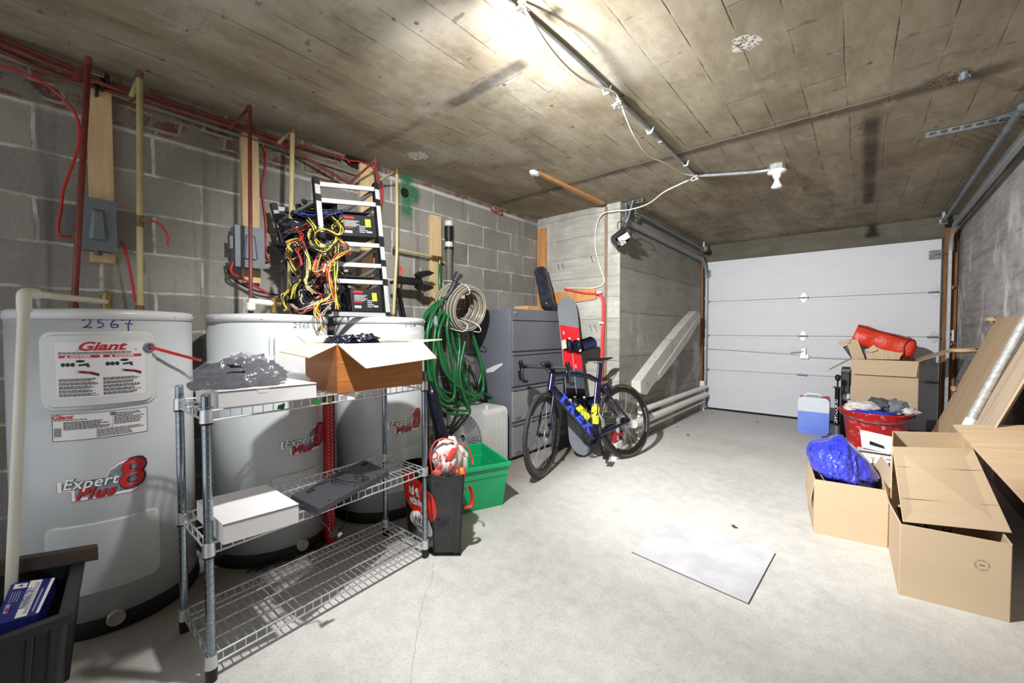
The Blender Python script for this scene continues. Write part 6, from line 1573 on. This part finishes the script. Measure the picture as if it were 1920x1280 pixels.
for c_ in (bk(.93, .055, .36), fk(.03, .05, .42)): obj('brake_caliper', MB().box(c_, (.03, .025, .05)), m_blackg, r, bev=.003)
# lettering on the down tube
p0_, p1_ = V((.20, 0, .682)), V((.545, 0, .30)); d_ = (p1_-p0_).normalized(); up_ = V((-d_.z, 0, d_.x)); up_ = up_ if up_.z > 0 else -up_
def dt(u, v): 
    q = p0_+d_*u+up_*v; h_ = math.sqrt(max(0, 1-(v/.050)**2)); return bk(q.x, .004+.034*h_, q.z)
mb = MB(); Lt = (p1_-p0_).length
def dtf(u, v): return dt(Lt/2+u, v)
for ch_, u0 in (('T', -.175), ('R', -.06), ('E', .065), ('K', .18)): text(mb, ch_, dtf, .105, 1.55, .0, .006, (u0, 0))
obj('frame_lettering', mb, m_bletter, r)
# bottles in their cages
m_lime = mat('fluorescent_yellow', (226, 232, 40), .4, var=.03); m_cage = m_black
mb = MB(); mb.tube([bk(.30, .02, .60), bk(.33, .045, .56), bk(.40, .045, .48), bk(.44, .02, .44)], .004, 6, smooth=4); obj('bottle_cage', mb, m_cage, r); mb = MB(); mb.tube([bk(.66, .02, .60), bk(.63, .045, .56), bk(.61, .045, .46), bk(.61, .02, .42)], .004, 6, smooth=4); obj('bottle_cage', mb, m_cage, r)
def bottle(a, b_, label, sq, capm):
    a, b_ = bk(*a), bk(*b_); d = (b_-a).normalized(); L = (b_-a).length
    R_ = root('water_bottle', label, 'bottle', tuple(a), 'yellow bottles on the bicycle')
    M = Matrix.Translation(a) @ d.to_track_quat('Z', 'Y').to_matrix().to_4x4()
    obj('body', MB().lathe([(.001, 0), (.034, .002), (.036, .01), (.036, L*.42), (.031, L*.48), (.036, L*.54), (.036, L*.72), (.031, L*.8), (.028, L*.82), (.001, L*.825)], M, 28), m_lime, R_)
    obj('cap', MB().lathe([(.001, L*.82), (.031, L*.82), (.031, L*.9), (.014, L*.93), (.012, L), (.001, L)], M, 24), capm, R_)
    mb = MB(); random.seed(sq)
    for k in range(3):
        q = [M @ V((.0365*math.cos(t), .0365*math.sin(t), L*(.2+.15*k)+.02*math.sin(t*3+k))) for t in [ -PI+2*PI*i/24 for i in range(24)]]; mb.tube(q, .0022, 5)
    obj('black_print', mb, m_blk_ink, R_)
bottle((.525, .0, .425), (.39, .0, .575), 'yellow bottle with black cap in the cage on the bicycle down tube', 1, m_black)
bottle((.605, .0, .36), (.655, .0, .555), 'yellow bottle with clear cap in the cage on the bicycle seat tube', 2, m_zinc)
# dark panel standing between cabinet and snowboard
tag(obj('dark_panel_sheet', MB().box((-2.19, 3.30, .27), (.025, .28, .53), Matrix.Rotation(R(-6), 3, 'Z') @ Matrix.Rotation(R(3), 3, 'Y')), mat('dark_grey_sheet', (58, 60, 68), .4), bev=.004), 'dark grey panel leaning on the filing cabinet behind the bicycle', 'panel')
# ================================================================ right-hand heap of boxes
m_kin = m_kraft2
def carton(name, label, q, h, flaps=(), m=m_kraft, group=None, t=.005, zb=0, skip=()):
    """open carton on base corners q (counter-clockwise from front left); flaps = (side, outward vector)"""
    q = [V((p[0], p[1], zb)) for p in q]; c = sum(q, V())/4; up = V((0, 0, h))
    r = root(name, label, 'cardboard box', tuple(c), group)
    mb = MB()
    for i in range(4):
        if i in skip: continue
        j = (i+1) % 4; mb.slab([q[i], q[j], q[j]+up, q[i]+up], t)
    mb.slab([p+V((0, 0, .004)) for p in q], t); obj('body', mb, m, r, bev=.001)
    for f in flaps:
        i, out = f[0], V(f[1]); j = (i+1) % 4; a, b_ = q[i]+up, q[j]+up; ins = (b_-a)*(f[2] if len(f) > 2 else .01)
        obj('flap', MB().slab([a, b_, b_+out-ins, a+out+ins], t*.8), m, r, bev=.0008)
    return r, q, c
GRP = 'open cartons on the right'
# carton with the blue bag
qA = [(-.197, 2.857), (.112, 2.903), (.052, 3.303), (-.257, 3.257)]
rA, qa, cA2 = carton('carton', 'open tan carton on the floor holding the blue plastic bag', qA, .305, [(3, (-.02, -.004, -.16), .06), (1, (.03, .0, .09), .1)], group=GRP)
m_bluebag = mat('blue_film_bag', (46, 54, 196), .22, var=.14, vs=7, bmp=0, coat=.5, c2=(64, 74, 222))
nt = m_bluebag.node_tree; b = nt.nodes['Principled BSDF']; co = nd(nt, 'ShaderNodeTexCoord').outputs['Object']
wv_ = nd(nt, 'ShaderNodeTexWave', None, Vector=co, Scale=7, Distortion=9, Detail=3, Detail_Scale=1.6).outputs['Fac']
n_ = noise(nt, co, 13, 5, .6, dist=1.2)
bump(nt, b, mth(nt, 'ADD', mth(nt, 'MULTIPLY', wv_, .7), n_), .8, .02)
def bagtop(u, v):
    a = u*2*PI; b_ = (v-.42)*PI/1.16
    d = V((math.cos(a)*math.cos(b_), math.sin(a)*math.cos(b_), math.sin(b_)))
    k = 1+.16*_n.noise(d*1.8+V((3, 1, 0)))+.05*(abs(_n.noise(d*4.0+V((7, 2, 0))))-.2)
    x, y, z = d.x*.190*k, d.y*.20*k, d.z*.155*k
    z -= max(0, x+.02)*.9; z += .025
    if z < -.03: x *= .74; y *= .86
    p = V((-.070, 3.075, .345))+V((x, y, z)); return p
o = obj('blue_bag', MB().grid(bagtop, 72, 40), m_bluebag, sub=0); tag(o, 'shiny blue plastic bag bulging out of an open carton', 'plastic bag')
# front carton
qB = [(.134, 2.424), (.452, 2.470), (.440, 2.95), (.118, 2.90)]
rB, qb, cB2 = carton('carton', 'open tan carton with a round stamp printed on its front', qB, .31, [(3, (-.035, -.0, .065), .12)], group=GRP)
# circular stamp
g = plane(qb[0]+V((0, -.004, 0)), qb[1]-qb[0], off=.001); mb = MB(); u0, v0 = .242, .205
for k in range(26):
    a = 2*PI*k/26
    if k % 7 == 3: continue
    mb.add([g(u0+r_*math.cos(a+da), v0+r_*math.sin(a+da)) for r_, da in ((.020, 0), (.0215, 0), (.0215, .17), (.020, .17))], [(0, 1, 2, 3)])
    mb.add([g(u0+r_*math.cos(a), v0+r_*math.sin(a)) for r_ in (.0175, .0182)]+[g(u0+r_*math.cos(a+.24), v0+r_*math.sin(a+.24)) for r_ in (.0182, .0175)], [(0, 1, 2, 3)])
rect(mb, g, u0-.008, v0-.0015, u0+.008, v0+.0015); obj('stamp', mb, mat('faint_stamp', (120, 98, 72), .8), rB)
c = sum(qb, V())/4
for dx, lab in ((-.08, 'dark crumpled bundle inside the front carton by its near corner'), (.0, 'dark crumpled bundle in the middle of the front carton opening'), (.09, 'dark crumpled bundle at the wall side inside the front carton')): tag(obj('dark_bundle', MB().blob(c+V((dx, -.15, .23)), (.045, .05, .05), dx*50, .4, 4, 20, 12, crease=.6), m_navy), lab, 'bundle', 'bundles in the front carton')
# upper carton resting on it, its front panel hanging forward
p0, p1 = V((.142, 2.405, .318)), W(1897, 999, Z=.318); u0_, u1_ = W(1673, 837, Z=.60), W(1830, 842, Z=.60)
u1_ = u0_+(u1_-u0_).normalized()*.335; bk_ = V((.016, .36, .008)); lz = V((0, 0, -.285))
p0 = W(1693, 978, Z=.318)
r = root('carton', 'open tan carton resting tilted on top of the front carton', 'cardboard box', tuple((p0+p1)/2), GRP)
mb = MB(); mb.slab([u0_, u0_+bk_, u0_+bk_+lz, u0_+lz], .005); mb.slab([u1_, u1_+bk_, u1_+bk_+lz, u1_+lz], .005); mb.slab([u0_+bk_, u1_+bk_, u1_+bk_+lz, u0_+bk_+lz], .005)
mb.slab([u0_+lz, u1_+lz, u1_+bk_+lz, u0_+bk_+lz], .005)
obj('body', mb, m_kraft, r, bev=.001)
m1_, m2_ = u0_.lerp(p0, .25), u1_.lerp(p1, .25); nf = (p1-p0).cross(u0_-p0).normalized(); nf = nf if nf.y < 0 else -nf
pn = obj('front_panel', MB().slab([p0, p1, u1_, u0_], .005), m_kraft, r, bev=.001)
mb = MB()
m_cr = mat('card_crease', (178, 152, 120), .8)
for t in (.30, .72): obj('crease', MB().cyl(p0.lerp(u0_, t).lerp(p1.lerp(u1_, t), .01)+nf*.0024, p1.lerp(u1_, t)+nf*.0024, .0009, seg=5), m_cr, pn)
# plywood sheet across the top
zp = .655; a = W(1787, 798, Z=zp); b_ = V((.742, a.y+.03, zp+.05)); c_ = W(1920, 940, Z=zp); d0 = (c_-a).normalized()
c_ = a+d0*1.75; dd_ = V((.742, c_.y, zp+.05))
m_ply = mat('plywood_face', (208, 182, 148), .6, var=.08, vs=3, sc=(1.2, 7, 1), c2=(196, 168, 132), bmp=.05, wear=((216, 198, 172), 3, .6))
tag(obj('plywood_sheet', MB().slab([a, b_, dd_, c_], .012), m_ply, bev=.001), 'bare plywood sheet lying across the tilted carton against the concrete wall', 'plywood')
# support out of sight of the photo is left alone; sheets leaning on the wall
S0, S1 = V((.30, 4.6, 0)), V((.735, 4.6, 1.235)); sl_ = (S1-S0).normalized(); nS = V((-sl_.z, 0, sl_.x))
def WP(x, y, lift=0):
    d = ray(x, y); o_ = S0+nS*lift; t = (o_-V((0, 0, CH))).dot(nS)/d.dot(nS); return V((d.x*t, d.y*t, CH+d.z*t))
m_sheet = mat('brown_card_sheet', (178, 154, 124), .75, var=.08, vs=2, sc=(1, 4, .6), c2=(166, 142, 112), bmp=.08, wear=((190, 172, 146), 3, .62))
m_sheet2 = mat('pale_board_sheet', (188, 170, 148), .7, var=.1, vs=3, sc=(1, 6, .6), c2=(170, 148, 122))
yb_ = WP(1851, 804).y; yc_ = WP(1897, 808).y
def sheet(ya, yb, lift, top, m, label, t=.008, skew=0):
    a = S0+nS*lift; a = V((a.x, ya, a.z)); b_ = V((a.x, yb, a.z)); u = sl_*top; lo_ = a.z
    a -= sl_*(lo_/sl_.z) ; b_ -= sl_*(lo_/sl_.z); a.z = b_.z = .001
    r = root('leaning_sheet', label, 'board', tuple((a+b_)/2), 'sheets leaning on the right-hand wall')
    obj('board', MB().slab([a, b_, b_+u+V((0, skew, 0)), a+u+V((0, skew, 0))], t), m, r, bev=.001); return r, a, b_, u
Ltop = (S1-S0).length
r1, a1, b1, u1 = sheet(4.6, 3.2, 0, Ltop, m_sheet, 'large brown card sheet with a torn edge leaning on the concrete wall')
mb = MB()
for k, (t, dy, dx) in enumerate(((.985, .02, .03), (.80, .10, .12), (.56, .0, .01))):
    mb = MB(); p = a1+u1*t; mb.blob(p+nS*.01+V((-dx*.4, dy*.3, 0)), (dx*.6+.01, .06, .018), k, .8, 3, 16, 10, crease=.8); obj('torn_edge', mb, m_kraft2, r1)
obj('dark_tape', MB().slab([a1+u1*.30+V((0, -.02, 0))+nS*.006, a1+u1*.36+V((0, -.02, 0))+nS*.006, a1+u1*.24+V((0, -.5, 0))+nS*.006, a1+u1*.17+V((0, -.5, 0))+nS*.006], .002), mat('brown_tape', (124, 98, 74), .4), r1)
y2_ = WP(1880, 700, .03).y
sheet(WP(1862, 720, .03).y+.02, yb_, .03, Ltop*.98, m_sheet2 if False else m_sheet, 'narrow brown board leaning on the right-hand wall beside the steel pole')
sheet(yb_-.012, yc_, .05, Ltop*.95, m_sheet2, 'pale scuffed board leaning on the concrete wall beside the plywood sheet')
pa_, pb_ = WP(1920, 606, .075), WP(1811, 803, .075); d_ = (pb_-pa_).normalized(); pb2 = pb_+d_*((pb_.z-.03)/-d_.z) if d_.z < 0 else pb_
r = root('steel_pole', 'galvanised steel pole leaning across the sheets on the right-hand wall', 'pole', tuple(pb2))
obj('tube', MB().cyl(pa_-d_*.12, pb2, .021, seg=16), mat('mottled_zinc', (176, 176, 174), .6, .25, var=.18, vs=34), r)
obj('end_cap', MB().cyl(pb_-d_*.06, pb_+d_*.02, .0225, seg=16), m_white, r)

# ---------------- heap by the garage door
m_clear = mat('cloudy_clear_plastic', (206, 210, 212), .25, var=.03, alpha=.45)
r = root('clear_tub', 'cloudy clear plastic tub under the tall carton by the garage door', 'tub', (.18, 5.75, 0))
q = [V((.02, 5.56, .002)), V((.33, 5.56, .002)), V((.33, 5.95, .002)), V((.02, 5.95, .002))]; c = sum(q, V())/4; top = [c+(p-c)*1.12+V((0, 0, .37)) for p in q]
mb = MB()
for i in range(4): j = (i+1) % 4; mb.slab([q[i], q[j], top[j], top[i]], .004)
mb.slab(q, .004); obj('body', mb, m_clear, r)
mb = MB()
for i in range(4): j = (i+1) % 4; mb.cyl(top[i], top[j], .008, seg=8)
obj('rim', mb, m_clear, r)
zb = .382; hB = W(1596, 673, Y=5.52).z-zb
x0, x1 = W(1597, 700, Y=5.52).x, W(1722, 700, Y=5.52).x
qT = [(x0, 5.52), (x1, 5.52), (x1, 6.0), (x0, 6.0)]
rT, qt, cT = carton('tall_carton', 'large open tan carton with raised flaps in front of the garage door', qT, hB, [(0, (.0, -.045, -.15), .03), (1, (.22, .0, .10), .06), (3, (-.20, .0, -.14), .1), (2, (0, .05, .12), .05)], group=None, zb=zb)
# pieces inside
r = root('inner_carton', 'small tan carton with rounded tabs sticking out of the tall carton', 'cardboard box', (x0+.15, 5.7, zb+hB-.05))
zt_ = zb+hB
def wy(x, y, Y): return W(x, y, Y=Y)
mb = MB(); mb.prism([wy(1598, 673, 5.62), wy(1622, 673, 5.62), wy(1608, 636, 5.62), wy(1592, 637, 5.62), wy(1588, 645, 5.62)], (0, .02, 0)); mb.prism([wy(1570, 641, 5.6), wy(1594, 635, 5.6), wy(1594, 642, 5.6), wy(1576, 649, 5.6)], (0, .03, 0)); obj('side', mb, m_kraft, r, bev=.001)
mb = MB(); mb.prism([wy(1625, 673, 5.66), wy(1686, 674, 5.66), wy(1693, 660, 5.66), wy(1642, 648, 5.66), wy(1622, 655, 5.66)], (0, .02, 0)); mb.prism([wy(1622, 658, 5.63), wy(1633, 660, 5.63), wy(1645, 657, 5.63), wy(1645, 653, 5.63), wy(1638, 646, 5.63)], (0, .02, 0)); obj('wrapped_side', mb, mat('taped_card', (204, 178, 142), .3, var=.08, vs=8, sc=(8, 1, 1)), r, bev=.001)
mb = MB(); mb.prism([wy(1580, 650, 5.68), wy(1596, 672, 5.68), wy(1640, 672, 5.68), wy(1636, 643, 5.68), wy(1612, 640, 5.68)], (0, .05, 0)); tag(obj('dark_gear', mb, m_navy), 'dark gear showing between the card pieces in the tall carton', 'gear')
# red duffel
m_duf = mat('orange_red_tarpaulin', (226, 62, 36), .42, var=.08, vs=4, bmp=1, bs=5, bd=.03); 
D0, D1 = wy(1601, 628, 5.78), wy(1716, 658, 5.78)
dx_ = (D1-D0); Ld = dx_.length; dx_.normalize(); dup_ = V((0, 1, 0)).cross(dx_); dup_ = dup_ if dup_.z > 0 else -dup_
def duf(u, v):
    a = v*2*PI; e = 1; s = u
    w_ = .125*(1-.1*s)*(abs(math.cos(a))**.8)*(1 if math.cos(a) > 0 else -1); h_ = .125*(1-.12*s)*(abs(math.sin(a))**.8)*(1 if math.sin(a) > 0 else -1)
    k = (1 if u < .93 else max(.3, 1-(u-.93)*8)); k *= 1+.08*_n.noise(V((u*5, math.cos(a)*1.5, math.sin(a)*1.5)))
    if u <= 0: k = .0
    return D0+dx_*(Ld*max(u-.03, 0)/.97)+V((0, w_*1.1*k, 0))+dup_*(h_*k)
r = root('duffel_bag', 'orange-red duffel bag with black piping lying on the tall carton', 'bag', tuple(D0-V((0, 0, .1))))
obj('body', MB().grid(duf, 34, 32), m_duf, r)
mb = MB()
for va in (.36, .62, .12): mb.tube([duf(.03+.92*i/20, va)+(duf(.5, va)-D0.lerp(D1, .5)).normalized()*.002 for i in range(21)], .0055, 6)
mb.tube([duf(.84+.03*math.sin(i), i/24) for i in range(25)], .0055, 6); obj('piping', mb, m_black, r)

# blue-filled jerrican
m_jer = mat('translucent_hdpe', (214, 222, 232), .35, var=.02); m_liq = mat('blue_liquid_canister', (122, 150, 232), .35, var=.1, vs=3, c2=(96, 126, 222))
r = root('jerrican', 'translucent jerrican half full of blue liquid standing by the garage door', 'jerrican', (-.41, 5.66, 0))
jx0, jx1 = -.552, -.272; jh = .435
def pr(z0, z1): 
    P = rrect(jx0, jx1, 0.0, jh, .045); return P
prof = rrect(jx0, jx1, .0, jh-.03, .045)
def clipz(P, lo, hi): return [(x, min(max(z, lo), hi)) for x, z in P]
obj('filled_part', MB().prism([(x, 5.57, z) for x, z in clipz(prof, 0, .245)], (0, .19, 0)), m_liq, r, bev=.012)
obj('empty_part', MB().prism([(x, 5.57, z) for x, z in clipz(prof, .246, jh)], (0, .19, 0)), m_jer, r, bev=.012)
mb = MB(); mb.tube([(jx0+.05, 5.66, jh-.04), (jx0+.07, 5.66, jh-.005), (jx1-.09, 5.66, jh-.005), (jx1-.07, 5.66, jh-.04)], .014, 8, smooth=4); obj('handle', mb, m_jer, r)
mb = MB(); mb.cyl((jx1-.03, 5.64, jh-.04), (jx1-.03, 5.64, jh-.015), .02); mb.box((jx1-.04, 5.62, jh-.028), (.08, .09, .012)); mb.box((jx0+.03, 5.62, jh-.028), (.03, .06, .01)); obj('red_cap', mb, mat('red_cap_plastic', (186, 44, 52), .4), r)
for z in (.05, .30, .345): obj('moulded_rib', MB().box(((jx0+jx1)/2, 5.5695, z), (.2, .004, .006)), m_liq if z < .2 else m_jer, r)
# floor pump
pb0 = V((-.20, 5.40, 0)); r = root('floor_pump', 'black upright floor pump with white lettering beside the jerrican', 'pump', tuple(pb0))
obj('barrel', MB().cyl(pb0+V((0, 0, .02)), pb0+V((0, 0, .55)), .022, seg=18), m_blackg, r)
obj('foot', MB().box(pb0+V((0, 0, .012)), (.24, .07, .024)), m_black, r, bev=.004)
obj('handle', MB().cyl(pb0+V((0, 0, .55)), pb0+V((0, 0, .64)), .008).blob(pb0+V((0, 0, .655)), (.026, .03, .035), 1, .1, 2, 18, 12).cyl(pb0+V((-.035, 0, .555)), pb0+V((.03, 0, .555)), .008), m_black, r)
obj('gauge', MB().cyl(pb0+V((0, 0, .02)), pb0+V((0, 0, .16)), .026, seg=16), m_galvd, r)
obj('air_hose', MB().tube([pb0+V((.03, 0, .54)), pb0+V((.04, -.01, .35)), pb0+V((.09, -.03, .22)), pb0+V((.12, -.04, .15))], .007, 8, smooth=6), m_black, r)
def pf(u, v): a = -PI/2-.35+u/.0225; return V((pb0.x+.0226*math.cos(a), pb0.y+.0226*math.sin(a), .31+v))
mb = MB(); text(mb, 'DYNAMIC', lambda u, v: pf(-v, u), .034, 1.6, 0, .001); obj('white_lettering', mb, m_white_ink, r)
# black radiator-like unit
r = root('black_unit', 'tall black slatted appliance behind the floor pump and bucket', 'appliance', (-.09, 5.75, 0))
obj('case', MB().box((-.145, 5.76, .37), (.075, .26, .74)), m_black, r, bev=.01)
mb = MB()
for k in range(9): mb.box((-.145, 5.628, .46+.025*k), (.065, .008, .006))
mb.box((-.145, 5.628, .72), (.075, .01, .03)); obj('slat', mb, mat('grey_slat', (92, 100, 108), .4), r)
o = obj('crumpled_rag', MB().blob((-.13, 5.60, .44), (.045, .05, .03), 3, .6, 4, 20, 12, crease=1).blob((-.12, 5.585, .36), (.025, .03, .02), 5, .5, 4, 14, 10), m_white); tag(o, 'crumpled white rag stuck on the front of the black slatted appliance', 'rag')
# red tub and its contents
tc = V((.09, 5.15, 0)); m_tub = mat('worn_red_plastic', (206, 34, 40), .4, var=.1, vs=4, bmp=.2, bs=20, wear=((224, 160, 158), 17, .56))
r = root('red_tub', 'worn red plastic tub full of rags in front of the tall carton', 'tub', tuple(tc))
T_ = Matrix.Translation(tc)
obj('body', MB().lathe([(.001, .003), (.185, .003), (.195, .015), (.235, .33), (.262, .345), (.270, .385), (.275, .388), (.268, .395), (.24, .385), (.19, .03), (.001, .012)], T_, 56), m_tub, r)
mb = MB(); mb.tube([tc+V((.272*math.cos(a), .272*math.sin(a), .37-.065*math.sin((a-PI)/PI*PI)**1 if False else .385-.07*max(0, math.sin(a-PI)))) for a in [PI+.05+(PI-.1)*i/24 for i in range(25)]], .0055, 8); obj('wire_handle', mb, m_galvd, r)
rg = [((-.10, -.06, .415), (.13, .10, .06), m_crump, 'white printed rag hanging over the left rim of the red tub', 1), ((.03, .02, .435), (.09, .09, .07), mat('grey_cloth', (96, 100, 110), .8, var=.25, vs=20, bmp=.6, bs=30), 'grey cap-like cloth heaped in the red tub', 2),
      ((.13, .05, .425), (.10, .09, .07), mat('blue_grey_cloth', (128, 132, 144), .8, var=.15, bmp=.6, bs=30), 'light grey cloth on the right of the heap in the red tub', 3), ((-.02, -.12, .375), (.17, .08, .035), mat('royal_blue_cloth', (34, 62, 190), .7, var=.15, bmp=.5), 'royal blue cloth along the front rim of the red tub', 4),
      ((.01, -.08, .395), (.05, .05, .035), m_black, 'black cloth in the middle of the red tub', 5), ((.20, .04, .405), (.10, .07, .04), m_white, 'white cloth spilling over the right rim of the red tub', 6)]
for c_, s_, m_, lab, sd_ in rg:
    o = obj('rag', MB().blob(tc+V(c_), s_, sd_*3, .3, 2.2, 44, 28, crease=.3), m_); tag(o, lab, 'cloth', 'rags in the red tub')
# carton with white vents behind the blue bag
qD = [(-.05, 3.42), (.235, 3.45), (.215, 3.80), (-.07, 3.77)]
rD, qd, cD = carton('carton', 'tan carton behind the blue bag holding white vent covers', qD, .30, [(3, (-.03, 0, .09), .1), (1, (.05, 0, .03), .1)], group=GRP)
r = root('vent_cover', 'white slatted vent cover sticking up from the carton behind the blue bag', 'vent', tuple(W(1640, 850, Y=3.55)))
Yv = 3.58
def vp(x, y, d=0): return W(x, y, Y=Yv+d)
P4 = [vp(1612, 805), vp(1673, 819), vp(1673, 852, -.04), vp(1616, 838, -.04)]
def vq(u, v): return P4[3].lerp(P4[2], u).lerp(P4[0].lerp(P4[1], u), v)
mb = MB()
def vbar(u0, v0, u1, v1, t=.012): mb.slab([vq(u0, v0), vq(u1, v0), vq(u1, v1), vq(u0, v1)], t)
vbar(0, .82, 1, 1); vbar(0, 0, 1, .2); vbar(0, 0, .14, 1); vbar(.9, 0, 1, 1); vbar(.14, .60, 1, .70, .008); obj('frame', mb, m_white, r, bev=.001)
mb = MB(); vbar(.14, .2, .9, .82, .004); obj('back', mb, m_white, r)
mb = MB(); mb.slab([vq(.27, .30)+V((0, -.012, 0)), vq(.75, .26)+V((0, -.012, 0)), vq(.72, .40)+V((0, -.012, 0)), vq(.29, .50)+V((0, -.012, 0))], .003); obj('slot', mb, m_dark, r)
r = root('white_symbol_box', 'white box with black handling symbols in the carton behind the blue bag', 'box', tuple(W(1640, 880, Y=3.5)))
q = [W(1607, 843, Y=3.5), W(1676, 853, Y=3.5), W(1676, 893, Y=3.5), W(1607, 883, Y=3.5)]
obj('carton', MB().prism(q, (0, .1, .0)), m_white, r, bev=.001)
fn = lambda a, b_: q[3].lerp(q[2], a).lerp(q[0].lerp(q[1], a), b_)+V((0, -.0015, 0))
mb = MB(); rect(mb, fn, 0, .93, 1, 1.0)
for k in range(3): rect(mb, fn, .02, .72-.14*k, .18, .77-.14*k)
poly(mb, fn, [(.44+.07*math.cos(t*PI/6), .38+.12*math.sin(t*PI/6)) for t in range(7)]); rect(mb, fn, .43, .52, .45, .68); rect(mb, fn, .38, .72, .50, .74)
rect(mb, fn, .86, .28, .90, .62); poly(mb, fn, [(.83, .28), (.93, .28), (.88, .16)]); rect(mb, fn, .80, .74, .97, .77); rect(mb, fn, .28, .1, .283, .9); rect(mb, fn, .70, .1, .703, .9); obj('symbols', mb, m_blk_ink, r)

# small fittings
for k, (x, y) in enumerate(((201, 150), (192, 157), (181, 168))):
    p = W(x, y, X=XL+.07-.012*k)
    mb = MB().tube([p+V((-.03, 0, .012)), p+V((.012, 0, .016)), p+V((.018, 0, 0)), p+V((.010, 0, -.022)), p+V((-.03, 0, -.02))], .006, 8, smooth=3, flat=2)
    tag(obj('pipe_clip', mb, m_black), ('black clip holding the top red pipe to the wide board', 'black clip holding the second red pipe to the wide board', 'black clip holding the grey pipe to the wide board')[k], 'clip', 'pipe clips on the wide board')
p = W(1781, 629, Y=6.38)
r = root('wall_socket', 'small white box fixed on the timber jamb right of the garage door', 'socket', tuple(p))
obj('plate', MB().box(p, (.06, .03, .12)), m_white, r, bev=.004)
obj('slot', MB().box(p+V((0, -.016, .01)), (.018, .004, .03)), m_dark, r)
# red bracket seen through the rear wheel
p = W(1152, 815, X=-1.66)
r = root('red_clamp', 'small red and white clamp on the floor behind the bicycle rear wheel', 'clamp', (p.x, p.y, 0))
obj('jaw', MB().box(p+V((0, .0, -.02)), (.03, .04, .10)).cyl(p, p+V((.02, .12, -.01)), .014), m_redpost, r, bev=.003)
obj('base', MB().box((p.x, p.y+.05, p.z/2-.04), (.05, .12, max(p.z-.06, .02))), m_white, r, bev=.003)
# ================================================================ light
def point(name, loc, power, r, col=(1, 1, 1)):
    l = bpy.data.lights.new(name, 'POINT'); l.energy = power; l.shadow_soft_size = r; l.color = col
    o = bpy.data.objects.new(name, l); o.location = loc; COL.objects.link(o); return o
def spotl(name, loc, aim, power, ang, blend, r, col=(1, 1, 1)):
    l = bpy.data.lights.new(name, 'SPOT'); l.energy = power; l.shadow_soft_size = r; l.color = col; l.spot_size = R(ang); l.spot_blend = blend
    o = bpy.data.objects.new(name, l); o.location = loc; COL.objects.link(o)
    o.rotation_euler = (V(aim)-V(loc)).to_track_quat('-Z', 'Y').to_euler(); return o
LP = V((LAMP.x, LAMP.y, 2.17))
LC = (1, .995, .985)
point('lamp_glow', LP, 1.0, .03, LC)
spotl('lamp_downlight', LP, LP+V((-.45, 1.1, -1)), 100, 150, .8, .03, LC)
spotl('lamp_beam', LP, LP+V((.9, 5.5, -1.8)), 300, 100, 1.0, .03, LC)
w = bpy.data.worlds.new('world'); SC.world = w; w.use_nodes = True
w.node_tree.nodes['Background'].inputs[0].default_value = (.95, .97, 1, 1); w.node_tree.nodes['Background'].inputs[1].default_value = .55
SC.view_settings.view_transform = 'Standard'; SC.view_settings.look = 'None'; SC.view_settings.exposure = 1.18; SC.view_settings.gamma = 1
SC.view_settings.use_curve_mapping = False
SC.cycles.use_denoising = True; SC.cycles.max_bounces = 8; SC.cycles.diffuse_bounces = 5; SC.cycles.transparent_max_bounces = 12
SC.cycles.sample_clamp_indirect = 4
